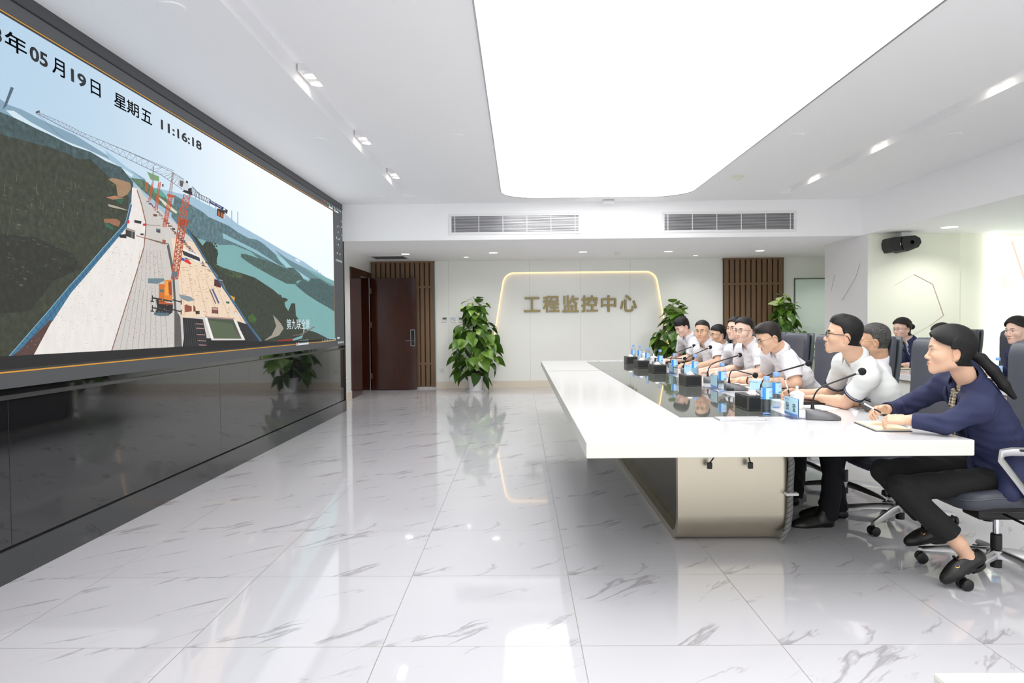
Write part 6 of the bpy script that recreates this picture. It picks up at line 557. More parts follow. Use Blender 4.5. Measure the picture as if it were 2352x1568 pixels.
'4 -22 -3;f72 55 42 5719 1656 35 1 1 3 -36 0;f72 55 42 5474 1395 17 1 0 3 -17 -1;f72 55 42 6052 1748 27 -4 4 3 -27 5;f72 55 42 5518 1633 34 4 -1 3 -34 -4;f66 48 40 5772 1576 56 -2 1 3 -55 2;f72 55 42 5926 1608 31 -2 3 3 -32 2;f93 84 74 5607 1608 39 4 0 3 -39 -4;f93 84 74 6300 1574 39 -5 4 3 -40 6;f17 23 18 5977 1982 22 11 20 -7 -21 -11;f17 23 18 5961 1987 21 11 21 -7 -22 -11;f17 23 18 6105 1864 31 16 31 -10 -32 -16;f17 23 18 5973 1901 19 10 18 -6 -19 -10;f17 23 18 5968 1980 17 9 17 -5 -17 -9;f17 23 18 6105 1859 33 16 32 -10 -33 -17;f17 23 18 6096 1978 20 10 20 -6 -21 -11;f17 23 18 6041 1871 34 17 32 -11 -34 -17;f17 23 18 6107 1999 28 15 26 -9 -28 -15;f17 23 18 6069 1916 17 9 16 -5 -17 -9;f17 23 18 6013 1988 35 19 34 -11 -35 -19;f17 23 18 6107 1912 20 10 19 -6 -20 -10;f17 23 18 6102 1907 34 18 34 -12 -35 -17;f17 23 18 6101 1919 23 12 22 -8 -23 -11;f17 23 18 6055 1929 16 8 16 -5 -16 -8;f17 23 18 5993 1852 13 7 13 -5 -13 -6;f17 23 18 5937 1881 18 10 18 -6 -19 -10;f17 23 18 6037 1920 20 10 20 -6 -20 -11;f17 23 18 6136 1982 23 12 22 -8 -23 -12;f17 23 18 5968 1883 19 10 18 -6 -19 -10;f17 23 18 5998 1865 20 10 19 -7 -20 -10;f17 23 18 6044 1839 14 8 15 -5 -15 -8;f17 23 18 5932 1954 30 16 29 -10 -30 -16;f17 23 18 6056 1965 20 11 20 -7 -20 -10;f17 23 18 5970 1915 13 7 13 -4 -13 -7;f17 23 18 6052 1842 36 18 35 -12 -36 -18;f17 23 18 6082 1832 13 7 12 -5 -12 -6;f17 23 18 5971 1822 31 16 30 -11 -31 -16;f17 23 18 6000 1829 27 13 26 -9 -27 -14;f17 23 18 6102 1960 17 8 17 -5 -18 -9;f17 23 18 6020 1980 21 12 21 -7 -21 -12;f17 23 18 6137 1956 13 7 12 -4 -13 -7;f17 23 18 5929 1964 30 16 29 -9 -30 -17;f17 23 18 6008 1950 15 8 14 -5 -15 -7;f17 23 18 6135 1938 18 9 17 -5 -18 -9;f17 23 18 5947 1987 16 9 15 -5 -16 -9;f17 23 18 6077 1984 13 7 13 -4 -13 -7;f17 23 18 6014 1959 36 19 36 -12 -37 -19;f17 23 18 5941 1900 31 15 29 -10 -31 -16;f17 23 18 6003 1821 24 12 22 -9 -23 -12;f17 23 18 5984 1926 13 6 12 -4 -13 -7;f17 23 18 6002 1957 34 18 32 -11 -34 -17;f17 23 18 6107 1921 13 7 13 -4 -14 -7;f17 23 18 5984 1957 17 9 16 -6 -17 -9;f17 23 18 5975 1840 16 8 14 -5 -15 -8;f17 23 18 5928 1825 25 13 25 -8 -26 -13;f17 23 18 6120 1941 36 18 34 -11 -36 -19;f17 23 18 6049 1861 31 16 29 -10 -30 -16;f17 23 18 6035 1990 17 9 17 -5 -17 -10;f17 23 18 6090 1844 36 18 34 -12 -36 -18;f17 23 18 5983 1880 32 16 30 -10 -32 -16;f17 23 18 6052 1857 25 13 25 -9 -26 -13;f17 23 18 6062 1882 19 10 18 -7 -19 -9;f17 23 18 6121 1836 14 7 14 -4 -14 -8;f17 23 18 6117 1835 29 15 29 -10 -30 -15;f17 23 18 5937 1831 15 8 14 -5 -14 -8;f17 23 18 6134 1892 14 7 14 -4 -15 -8;f17 23 18 5954 1881 26 14 24 -9 -25 -13;f17 23 18 6080 1838 18 9 17 -6 -18 -9;f17 23 18 5931 1827 13 6 11 -4 -12 -7;f20 24 19 7710 1603 34 20 55 -2 22 -14 -57 -21;f20 24 19 7513 1598 25 16 42 -2 16 -11 -42 -16;f20 24 19 7721 1599 30 17 50 -1 19 -13 -51 -18;f20 24 19 6644 1713 25 17 40 0 15 -12 -41 -18;f20 24 19 6917 1696 10 6 17 0 6 -5 -17 -7;f20 24 19 6189 1787 16 12 27 0 10 -8 -27 -13;f20 24 19 7711 1586 16 9 26 -1 10 -6 -26 -10;f20 24 19 6707 1711 20 14 32 -1 12 -9 -33 -14;f20 24 19 6145 1783 22 16 35 0 14 -11 -37 -18;f20 24 19 6267 1779 15 11 24 0 9 -8 -24 -11;f20 24 19 7537 1621 17 11 29 -1 11 -8 -29 -11;f20 24 19 6941 1675 12 8 19 -1 8 -5 -20 -8;f20 24 19 6296 1769 25 18 39 0 15 -12 -40 -19;f20 24 19 6963 1688 29 19 47 -1 18 -13 -48 -20;f20 24 19 7487 1633 34 21 56 -2 21 -14 -57 -22;f20 24 19 6424 1764 24 18 39 -1 16 -12 -41 -18;f20 24 19 6823 1697 13 8 21 0 8 -6 -21 -9;f20 24 19 7734 1602 16 9 26 -1 10 -6 -26 -10;f20 24 19 6940 1696 22 15 35 -1 14 -10 -36 -15;f20 24 19 7807 1570 13 7 20 -1 8 -5 -21 -7;f20 24 19 6622 1731 19 13 30 0 12 -9 -31 -14;f20 24 19 7390 1634 13 8 21 0 9 -6 -22 -8;f20 24 19 6517 1735 15 11 26 -1 9 -7 -25 -12;f20 24 19 7475 1598 27 17 44 -2 18 -11 -46 -18;f20 24 19 7301 1639 18 12 30 -1 12 -8 -31 -12;f20 24 19 7788 1576 37 22 62 -2 24 -16 -63 -22;f20 24 19 6602 1720 24 17 40 -1 16 -11 -41 -18;f20 24 19 7181 1663 13 9 23 0 8 -7 -23 -9;f20 24 19 7484 1623 28 17 46 -1 18 -12 -47 -18;f20 24 19 6348 17'
'86 11 8 17 0 7 -5 -18 -9;f20 24 19 7556 1620 35 20 58 -1 22 -15 -59 -22;f20 24 19 6729 1717 16 11 27 -1 10 -7 -27 -12;f20 24 19 7187 1675 20 12 32 0 13 -9 -34 -13;f20 24 19 7854 1582 31 18 51 -2 20 -13 -52 -18;f20 24 19 6663 1738 9 6 16 0 6 -4 -16 -7;f20 24 19 6158 1777 22 17 36 -1 14 -11 -37 -18;f20 24 19 7535 1595 37 22 59 -2 23 -15 -61 -23;f20 24 19 6375 1762 18 13 28 0 11 -9 -29 -13;f20 24 19 7080 1653 28 17 45 -1 18 -12 -47 -19;f20 24 19 7931 1575 32 18 51 -2 20 -13 -52 -18;f20 24 19 7286 1634 26 16 42 -1 16 -12 -43 -16;f20 24 19 7603 1608 37 21 59 -1 23 -16 -61 -22;f20 24 19 6770 1707 28 19 46 -1 18 -13 -47 -20;f20 24 19 7360 1645 16 10 28 -1 10 -7 -28 -11;f20 24 19 6631 1724 29 20 47 -1 18 -14 -48 -21;f20 24 19 7779 1584 23 14 38 -2 15 -9 -39 -14;f20 24 19 7595 1613 23 14 36 -1 14 -10 -37 -14;f20 24 19 6157 1805 18 13 27 0 11 -9 -28 -14;f20 24 19 7333 1635 19 12 33 -1 12 -9 -33 -12;f20 24 19 7911 1559 18 9 27 -1 11 -7 -28 -10;f20 24 19 6223 1766 26 19 41 0 16 -13 -43 -20;f20 24 19 7831 1569 21 12 34 -1 14 -9 -35 -12;f20 24 19 6282 1788 12 9 19 0 8 -6 -20 -10;f20 24 19 7829 1553 34 20 56 -2 21 -14 -57 -21;f20 24 19 6367 1777 14 10 22 0 9 -7 -23 -10;f20 24 19 7876 1579 35 20 57 -2 22 -14 -58 -21;f20 24 19 7284 1640 34 21 55 -1 22 -15 -57 -23;f20 24 19 6551 1743 12 9 19 -1 7 -5 -19 -9;f20 24 19 6287 1795 14 10 22 0 9 -7 -23 -11;f20 24 19 6305 1787 27 20 42 -1 17 -13 -44 -20;f20 24 19 6577 1723 23 16 37 -1 14 -11 -38 -16;f20 24 19 7388 1622 34 21 57 -2 23 -15 -59 -22;f20 24 19 7724 1577 27 15 45 -1 17 -12 -45 -16;f20 24 19 7326 1630 24 15 40 -1 16 -11 -41 -16;f20 24 19 6945 1701 29 19 46 -1 18 -13 -47 -20;f20 24 19 6936 1710 13 9 22 0 9 -7 -23 -9;f20 24 19 7724 1598 23 13 37 -1 14 -10 -38 -13;f20 24 19 7311 1628 19 11 30 -1 12 -8 -31 -12;f20 24 19 6766 1720 10 6 16 0 6 -5 -17 -7;f20 24 19 7704 1607 38 22 62 -2 25 -16 -64 -23;f8 8 9 2900 1085 7165 0 0 5 -1065 16 -1500 14 -2000 17 -1900 15 -700 6')
PIC = []
for row in PIC_ROWS.split(';'):
    v = [int(w) for w in row[1:].split()]; q = v[3:5]
    for d in v[5:]: q.append(q[-2]+d)
    PIC.append((row[0], v[:3], q))

mb = MB(); inks = []; kinds = list(INK)
def ink(c): 
    return tuple(lin([v/100 for v in c]))
ny, nz = 30, 16                                    # sky of the picture
for i in range(ny):
    for j in range(nz):
        ys = [YL+(YR-YL)*(i+a)/ny for a in (0,1)]; zs = [ZB+(ZT-ZB)*(j+a)/nz for a in (0,1)]
        mb.add([(-.0028,ys[0],zs[0]),(-.0028,ys[1],zs[0]),(-.0028,ys[1],zs[1]),(-.0028,ys[0],zs[1])], [(0,1,2,3)], 0)
        for y, z in ((ys[0],zs[0]),(ys[1],zs[0]),(ys[1],zs[1]),(ys[0],zs[1])):
            a = min(1,max(0,(y-3.4)/4.2)); b = min(1,max(0,(z-2.0)/.9)); a = a*a*(3-2*a)
            inks.append(lin((.70+.23*a+.03*b*a, .805+.17*a, .89+.105*a)))
from mathutils.geometry import tessellate_polygon
for q, (k, c, d) in enumerate(PIC):
    x = -.0026+q*.0000024; P = [(x, d[i]/1000, d[i+1]/1000) for i in range(0, len(d), 2)]
    for a, b, e in tessellate_polygon([[Vector(p) for p in P]]):
        mb.add([P[a],P[b],P[e]], [(0,1,2)], kinds.index(k)); inks += [ink(c)]*3
pic = mb.build('picture', [INK[k] for k in kinds], t, fix=False)
at = pic.data.color_attributes.new('ink', 'FLOAT_COLOR', 'CORNER'); at.data.foreach_set('color', np.array([(*c,1) for c in inks], dtype=np.float32).ravel())
wy = lambda y0, z0, xx=-.0002: (lambda x, y, z: (xx, y0+x, z0+y))
mb = MB(); o_ = -.0024
mb.box(o_,o_+.0004,2.0,YR+.008,ZB-.020,ZB-.012).box(o_,o_+.0004,2.0,YR+.008,ZT+.012,ZT+.018).box(o_,o_+.0004,YR+.002,YR+.008,ZB-.02,ZT+.018).build('orange_border', 'led_orange', t)
mb = MB()
for s, y0, z0, w, h in (('2023',3.31,2.738,.325,.078),('年',3.655,2.732,.16,.092),('05',3.84,2.738,.148,.078),('月',4.025,2.732,.108,.090),('19',4.193,2.738,.148,.078),('日',4.385,2.732,.10,.086),('星',4.637,2.732,.14,.088),('期',4.788,2.732,.148,.088),('五',4.968,2.732,.142,.084),('11:16:18',5.24,2.742,.67,.074)):
    for dx, dz in ((0,0),(.0035,0),(.0035,.003),(0,.003)) if len(s) == 1 else ((0,0),): put_text(mb, s, .2, wy(y0+dx, z0+dz), off=.006 if len(s) > 1 else .0, fit=(w,h))
mb.build('date_lettering', 'led_text', t, fix=False)
mb = MB(); put_text(mb, '第九联全景', .2, wy(7.98,1.245), off=.001, fit=(.88,.12)); mb.build('caption_lettering', 'led_white', t, fix=False)
mb = MB(); mb.box(-.0022,-.0015,8.32,8.80,1.055,1.112); mb.build('taskbar_tag', 'led_white', t)
mb = MB(); mb.box(-.0014,-.0012,8.33,8.39,1.062,1.105); mb.build('taskbar_icon', 'led_red', t)
mb = MB(); mb.box(-.0014,-.0012,8.43,8.77,1.075,1.095); mb.build('taskbar_text', 'led_dim', t)
mb = MB()
for i in range(9): mb.box(-.0014,-.0012,9.42+i*.08,9.45+i*.08,1.074,1.102)
for i in range(5): mb.box(-.0038,-.0036,10.25+i*.07,10.28+i*.07,1.02,1.048)
mb.box(-.0038,-.0036,10.2,10.34,1.09,1.112)
for i in range(5): mb.box(-.0038,-.0036,10.2+i*.075,10.23+i*.075,2.205,2.235)
for yz in ((10.26,2.31),(10.42,2.31),(10.33,2.52),(10.33,2.7),(10.33,2.44),(10.33,2.62),(10.24,2.53),(10.42,2.53),(10.52,2.60),(10.52,2.72),(10.52,2.80)): mb.box(-.0038,-.0036,yz[0],yz[0]+.03,yz[1],yz[1]+.025)
for i in range(6): mb.box(-.0038,-.0036,10.05+i*.09,10.075+i*.09,2.945,2.966)
mb.box(-.0022,-.0018,9.86,10.06,2.912,2.935).box(-.0036,-.0034,10.16,10.2,2.905,2.94).box(-.0036,-.0034,10.22,10.38,2.907,2.928); mb.build('toolbar_icons', 'led_white', t)
mb = MB(); mb.box(-.0036,-.0034,9.62,9.66,2.952,2.972); mb.build('record_icon', 'led_red', t)
mb = MB(); mb.box(-.0036,-.0034,9.80,9.83,2.947,2.967).box(-.0036,-.0034,9.88,9.92,2.94,2.965); mb.build('status_icon', 'led_green', t)
mb = MB(); mb.tube([(-.003,10.36+.165*math.cos(a*PI/20),2.57+.165*math.sin(a*PI/20)) for a in range(41)], .0035, 5); mb.build('control_dial', 'led_dim', t)

# light box on the right with its cove
t = thing('light_box', 'glowing green and white picture light box at the right edge', 'light box', (6.93,10.36,0))
MB().box(0,2.0,0,.08,.3,2.46).build('picture', 'lightbox', t); MB().box(-.10,-.02,.0,.06,.3,2.5).build('cove_strip', 'cove', t)
mb = MB(); mb.tube([(.15,-.004,2.5-.1),(.32,-.004,1.9),(.42,-.004,1.5)], .012, 6)
mb.build('crane_print', emis('crane_print', (.95,.80,.74), .9), t)

# loudspeaker
t = thing('loudspeaker', 'black wall loudspeaker under the soffit by the light box', 'loudspeaker', (5.42,10.24,2.36), math.radians(0))
prof = [(-.05,.095),(.13,.105),(.195,.07),(.215,.005),(.175,-.06),(.03,-.115),(-.03,-.10),(-.06,0)]
MB().prism([(x,z) for x,z in prof], -.17, .17, 'y').build('cabinet', 'speaker', t, bevel=.006)
mb = MB(); mb.loft([[(-.055-.02*math.sin(PI*k/8)-.10*(1 if a else 0), -.17+.34*a*.0+(-.02 if a else 0), -.10+.2*k/8) for k in range(9)]+[(-.03-.10*(1 if a else 0),-.17,.10),(-.03-.10*(1 if a else 0),-.17,-.10)] for a in (0,1)])
g = MB(); g.prism([(-.17,.085),(-.05,.095),(-.06,0),(-.03,-.105),(-.145,-.115),(-.18,-.05),(-.188,.02)], -.15, .16, 'y'); g.build('grille', 'speaker', t, bevel=.01)
MB().lathe([(.026,0),(.034,.004),(.034,.0)], 20).build('socket_ring', 'black_plastic', t).matrix_local = Matrix.Translation((.085,-.172,.01)) @ Matrix.Rotation(PI/2,4,'X')
MB().box(-.075,-.062,-.1525,-.150,-.03,.005).build('badge', 'alu', t); MB().box(.0,.15,-.05,.05,.09,.165).build('bracket', 'white_trim', t)
# ------------------------------------------------------------------ conference table
TX0, TX1, TY0, TY1, TZ = .295, 2.045, 3.22, 10.17, .75
t = thing('conference_table', 'long white conference table with dark glass inlay and champagne metal pedestal', 'table', (0,0,0))
mb = MB().box(TX0, TX1, TY0, TY1, TZ-.072, TZ); mb.m = [1,1,1,1,1,0]; mb.build('tabletop', ['table_white','table_edge'], t, bevel=.005)
MB().box(.905, 1.53, 4.05, 9.78, TZ-.002, TZ+.0012).build('glass_inlay', 'inlay', t)
mb = MB()
for y in (8.0,): mb.box(TX0+.002, TX1-.002, y-.002, y+.002, TZ, TZ+.0015)
mb.build('joint_line', 'rubber', t)
# pedestal: a bent metal loop along the table with a recessed core
PX0, PX1, PY0, PY1 = .905, 1.535, 4.11, 9.75
def loop(g, top=True):
    r = .17-g; b = []
    for cx, a0 in ((PY0+.17, 180), (PY1-.17, 270)):
        b += [(cx+r*math.cos(math.radians(a0+90*i/8)), .17+r*math.sin(math.radians(a0+90*i/8))) for i in range(9)]
    return [(PY0+g, TZ-.073)]+b+[(PY1-g, TZ-.073)]
o_, i_ = loop(0), loop(.045); mb = MB(); n = len(o_)
rings = [[(x,y,z) for x in (PX0,PX1) for y, z in (o_[k],)]+[(x,y,z) for x in (PX1,PX0) for y, z in (i_[k],)] for k in range(n)]
mb.loft(rings); mb.build('pedestal_loop', 'champagne', t, smooth=True)
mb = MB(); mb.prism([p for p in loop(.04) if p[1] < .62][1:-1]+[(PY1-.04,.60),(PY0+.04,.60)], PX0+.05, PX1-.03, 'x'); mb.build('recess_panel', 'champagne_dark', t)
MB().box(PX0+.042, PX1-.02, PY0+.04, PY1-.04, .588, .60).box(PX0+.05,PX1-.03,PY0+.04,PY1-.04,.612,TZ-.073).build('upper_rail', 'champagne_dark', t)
for y in (4.75,6.9,9.0): MB().box(PX0+.012, PX0+.044, y-.03, y+.03, .605, TZ-.073).build('post', 'white_trim', t)
t = thing('cable_conduit', 'grey split cable hose clipped down the side of the table pedestal', 'cable hose', (0,0,0))
hp = [(1.36,4.085,.668),(1.42,4.08,.652),(1.48,4.07,.615),(1.53,4.065,.56),(1.548,4.075,.48),(1.545,4.085,.35),(1.543,4.09,.2),(1.535,4.10,.10),(1.505,4.125,.022)]
MB().tube(hp, .0175, 10).build('hose', 'split_hose', t, smooth=True)
MB().box(1.515,1.585,4.066,4.105,.293,.307).build('clip', 'white_trim', t)
for x, w, a in ((1.105,'nearer the corner of the pedestal',.03),(1.297,'nearer the cable hose',-.01)):
    t = thing('power_plug', f'small black plug hanging under the white table, {w}', 'plug', (x,4.06,.505), 0, 'plugs hanging under the table')
    MB().tube([(0,.02,.17),(0,.0,.06),(0,0,.02),(-a*.5,0,.0),(-a,0,-.02)], .004, 6).build('cord', 'wire_black', t)
    MB().box(-a-.014,-a+.014,-.01,.01,-.052,-.015).build('plug_body', 'black_plastic', t, bevel=.004)
for (x, y), w in (((1.215,3.955),'near end of the conference table'),((1.215,9.93),'far end of the conference table')):
    t = thing('socket_flap', f'flat silver socket flap let into the {w}', 'table socket', (x,y,TZ)); 
    MB().box(-.13,.13,-.065,.065,0,.005).build('frame', 'alu', t, bevel=.002); MB().box(-.122,.122,-.055,.058,.005,.008).build('flap', 'table_white', t, bevel=.002)

# second desk row and the near desk
t = thing('rear_desk', 'white desk of the second row behind the high-backed chairs', 'desk', (0,0,0))
MB().box(3.80,4.36,4.4,8.7,.69,TZ).build('desktop', 'table_white', t, bevel=.005); MB().box(3.97,4.30,4.5,7.0,TZ,TZ+.001).build('grey_inlay', 'hose', t)
MB().box(3.84,3.88,4.45,8.65,.0,.69).build('front_panel', 'table_edge', t); MB().box(3.881,4.30,4.452,4.49,0,.69).build('side_panel', 'table_edge', t); MB().box(3.881,4.30,8.61,8.648,0,.69).build('side_panel', 'table_edge', t)
MB().box(3.83,3.845,4.4,8.7,.665,.672).build('trim_line', 'beige_stone', t)
t = thing('near_desk', 'corner of a white desk at the lower right edge of the photo', 'desk', (0,0,0))
MB().box(.635,2.4,.30,1.10,.70,TZ).build('desktop', 'table_edge', t, bevel=.006); 
for x in (.72,2.3): MB().box(x-.03,x+.03,.4,1.0,0,.70).build('leg_panel', 'champagne', t)

# ------------------------------------------------------------------ chairs
def make_chair(label, group):
    t = thing('office_chair', label, 'chair', (0,0,0), 0, group)
    sh = [(-.25,.0,1.),(-.10,.012,1.),(.10,.012,1.),(.20,.0,1.),(.27,-.03,.96)]
    rings = []
    for z, s in ((.395,.80),(.405,.93),(.43,1.0),(.46,1.0),(.48,.97),(.488,.86)): rings.append([(x*s+.03, y*s, z-(.03*max(0,x-.12)/.15)) for x, y in superell(.26,.26,28,4.5)])
    MB().loft(rings).build('seat', 'chair_leather', t, smooth=True, sharp=1.2)
    mb = MB(); p = [(x*1.004+.03, y*1.004, .455-(.03*max(0,x-.12)/.15)) for x, y in superell(.26,.26,28,4.5)]; mb.tube(p+[p[0]], .004, 5); mb.build('seat_seam', 'chair_shell', t)
    MB().loft([[(x*s+.02,y*s,z) for x,y in superell(.24,.23,20,4.)] for z, s in ((.36,.7),(.375,.9),(.396,.95))]).build('seat_pan', 'black_plastic', t, smooth=True)
    lev = [(.47,-.175,.215,.030),(.53,-.185,.228,.036),(.62,-.185,.232,.042),(.72,-.20,.222,.042),(.80,-.218,.216,.042),(.89,-.230,.222,.042),(1.00,-.240,.236,.040),(1.10,-.246,.243,.037),(1.15,-.252,.238,.032),(1.175,-.260,.215,.020)]
    def back(name, m, off, th, grow):
        rings = []
        for z, x, w, h in lev:
            ring = []
            for u, v in superell(w+grow, 1., 32, 5.):
                bow = .035*(u/.24)**2
                ring.append((x-off+bow*.9+(v*h*th), u, z))
            rings.append(ring)
        MB().loft(rings).build(name, m, t, smooth=True, sharp=1.2)
    back('backrest', 'chair_leather', .0, .9, 0.); back('back_shell', 'chair_shell', .052, .55, .004)
    MB().tube([(-.10,0,.38),(-.22,0,.39),(-.265,0,.46),(-.27,0,.60)], [(.02,.06)]*4, 8).build('back_bracket', 'black_plastic', t, smooth=True)
    for s in (-1,1):
        y = s*.29
        a = MB().tube([(-.12,s*.2,.385),(-.10,y,.385),(-.02,y,.40),(.08,y,.54),(.16,y,.645),(.15,y,.672),(.11,y,.678),(-.08,y,.675),(-.215,y*.98,.672)], [(.013,.022)]*9, 8, flat=(0,1,0)).build('armrest', 'alu', t, smooth=True)
        MB().loft([[(xx,y+yy,z) for xx,yy in [(-.02+.115*math.cos(k*PI/8)*1.0,.024*math.sin(k*PI/8)) for k in range(16)]] for z in (.680,.692)]).build('arm_pad', 'black_plastic', a, bevel=.003)
    MB().box(-.14,.13,-.075,.075,.30,.362).build('mechanism', 'black_plastic', t, bevel=.012)
    MB().lathe([(.0,0),(.026,0),(.028,.01),(.028,.06),(.02,.07)], 16, (-.02,-.105,.25)).build('tension_knob', 'black_plastic', t, smooth=True)
    MB().tube([(.02,.09,.335),(.02,.25,.33)], .006, 6).build('lever', 'black_plastic', t)
    MB().lathe([(.016,.21),(.016,.30)], 14).build('gas_lift', 'chrome', t, smooth=True); MB().lathe([(.026,.045),(.026,.21),(.022,.215)], 16).build('column_sleeve', 'black_plastic', t, smooth=True)
    b = MB(); b.lathe([(.045,.095),(.045,.135),(.036,.14)], 20)
    for k in range(5):
        a = 2*PI*k/5+.65; ca, sa = math.cos(a), math.sin(a); R = []
        for r, z, h, w in ((.03,.115,.024,.024),(.12,.108,.022,.021),(.22,.093,.018,.018),(.32,.078,.013,.016),(.345,.073,.011,.013)):
            R.append([(r*ca-q*sa, r*sa+q*ca, z+e) for q, e in ((-w,-h*.7),(w,-h*.7),(w*.8,h*.5),(w*.3,h),(-w*.3,h),(-w*.8,h*.5))])
        b.loft(R)
    b.build('star_base', 'alu', t, smooth=True)
    for k in range(5):
        a = 2*PI*k/5+.65; c = MB(); x, y = .33*math.cos(a), .33*math.sin(a); sw = a+1.1+k; d = Vector((math.cos(sw),math.sin(sw),0))
        c.tube([(x,y,.075),(x,y,.05)], .007, 8)
        for s in (-1,1):
            p = Vector((x,y,.0285))+d*(s*.019); c.tube([p-d*.010, p-d*.008, p+d*.008, p+d*.010], [.024,.028,.028,.024], 16)
        p = Vector((x,y,.034)); c.tube([p-d*.012,p+d*.012], .019, 10); c.build('caster', 'black_plastic', t, smooth=True)
    return t
GA, GB = 'chairs along the conference table', 'chairs of the second row'
ch0 = make_chair('slate leather high-backed chair under the woman in navy, at the near table end', GA)
ch0.location = (2.39,3.59,0); ch0.rotation_euler = (0,0,PI-.05)
for x, y, a, l in ((2.375,4.47,0.,'slate leather high-backed chair behind the man in the white polo with navy hems'),(2.335,5.15,.10,'slate leather high-backed chair the grey-haired man leans back on'),
    (2.345,5.92,0.,'slate leather high-backed chair standing free behind the man in black spectacles'),(2.38,6.72,.05,'slate leather high-backed chair behind the man with the wrist watch'),
    (2.44,7.40,0.,'slate leather high-backed chair mostly hidden behind the smiling man'),(2.46,8.07,.0,'slate leather high-backed chair seen between two men before the slatted panel'),
    (2.47,8.73,.0,'slate leather high-backed chair hidden behind the man in thin spectacles'),(2.46,9.4,0.,'slate leather high-backed chair of the young man at the far end')):
    copy_tree(ch0, (x,y,0), PI+a, l)
for x, y, l in ((4.72,7.98,'dark high-backed chair of the second row behind the woman with the hair bun'),(4.72,7.12,'dark high-backed chair of the second row standing empty before the bright cove'),(4.72,6.2,'dark high-backed chair of the second row at the right photo edge')):
    c = copy_tree(ch0, (x,y,0), PI, l); c['group'] = GB

# ------------------------------------------------------------------ things on the table
def tissue_box(label):
    t = thing('tissue_box', label, 'tissue box', (0,0,TZ), 0, 'black leather tissue boxes')
    MB().box(-.07,.07,-.12,.12,.0015,.092).build('case', 'black_leather', t, bevel=.004)
    mb = MB()
    for z in (.008,.082):
        p = [(sx*.0705,sy*.1205,z) for sx,sy in ((-1,-1),(1,-1),(1,1),(-1,1),(-1,-1))]
        for a, b in zip(p[:-1],p[1:]): mb.tube([a,b], .0008, 4)
    for sx in (-1,1):
        for sy in (-1,1): mb.tube([(sx*.0705,sy*.1145,.008),(sx*.0705,sy*.1145,.082)], .0008, 4); mb.tube([(sx*.0645,sy*.1205,.008),(sx*.0645,sy*.1205,.082)], .0008, 4)
    mb.build('stitching', 'hose', t)
    MB().loft([[(x,y,z) for x,y in superell(.026,.075,20,2.)] for z in (.0915,.0925)]).build('slot', 'wire_black', t)
    mb = MB(); R = []
    for i in range(9):
        v = -.055+.11*i/8; R.append([(.028*math.cos(PI*k/8)*(1-.3*abs(v)/.055)+.008*math.sin(v*90), v, .092+.024*math.sin(PI*k/8)*math.cos(v*24)**2+.003*math.sin(k*2+v*120)) for k in range(9)])
    mb.loft(R, False, close=False); o = mb.build('tissue', 'tissue', t, smooth=True, fix=False); return t
tb = tissue_box('black leather tissue box nearest the camera, beside two water bottles'); tb.location = (1.435,4.42,TZ); tb.rotation_euler = (0,0,.03)
for x, y, a, l in ((1.448,6.09,.0,'black leather tissue box second from the near table end'),(1.455,7.58,.05,'black leather tissue box third from the near table end'),(1.43,8.42,.04,'black leather tissue box fourth from the near table end'),(1.445,9.33,0.,'black leather tissue box nearest the far table end')):
    copy_tree(tb, (x,y,TZ), a, l)
def bottle(label):
    t = thing('water_bottle', label, 'bottle', (0,0,TZ), 0, 'water bottles with light blue caps')
    MB().lathe([(.012,.004),(.024,.0015),(.030,.006),(.032,.02),(.0315,.05),(.032,.09),(.032,.15),(.031,.162),(.027,.178),(.019,.192),(.0145,.200),(.0145,.208)], 28).build('bottle_body', 'clear_plastic', t, smooth=True)
    MB().lathe([(.005,.006),(.028,.008),(.0295,.05),(.0300,.150)], 24).build('water', 'water', t, smooth=True)
    MB().lathe([(.0,.0075),(.018,.0085),(.022,.004),(.0,.0025)][::-1], 20).build('base_ring', 'cap_blue', t, smooth=True)
    MB().lathe([(.0175,.198),(.0180,.20),(.0180,.220),(.0165,.223)], 24).build('cap', 'cap_blue', t, smooth=True)
    mb = MB(); na, nz = 56, 16; z0, z1 = .091, .156
    for i in range(na):
        for j in range(nz):
            a0, a1 = 2*PI*i/na, 2*PI*(i+1)/na; za, zb = z0+(z1-z0)*j/nz, z0+(z1-z0)*(j+1)/nz; r = .0326
            u = ((i+.5)/na*4) % 2-1; v = (j+.5)/nz
            mi = (1 if u < -.55 else (3 if .08 < v < .16 and u > -.2 else 0))
            mb.add([(r*math.cos(a0),r*math.sin(a0),za),(r*math.cos(a1),r*math.sin(a1),za),(r*math.cos(a1),r*math.sin(a1),zb),(r*math.cos(a0),r*math.sin(a0),zb)], [(0,1,2,3)], mi)
    for k0 in (0,1):
        for i in range(14):
            q = []
            for ii, rr in ((i,.019),(i+1,.019),(i+1,.0215),(i,.0215)):
                a = math.radians(35+115*ii/14); th = (rr*math.cos(a)+.004)/.0326+PI*k0+PI*.5*1.06; q.append((.0329*math.cos(th), .0329*math.sin(th), 0.118+rr*math.sin(a)))
            mb.add(q, [(0,1,2,3)], 2)
    mb.build('label', ['label_blue','label_deep','label_red','label_green'], t, smooth=True, fix=False); return t
bt = bottle('water bottle nearest the camera, in front of the nearest tissue box'); bt.location = (1.43,4.15,TZ); bt.rotation_euler = (0,0,-2.65)
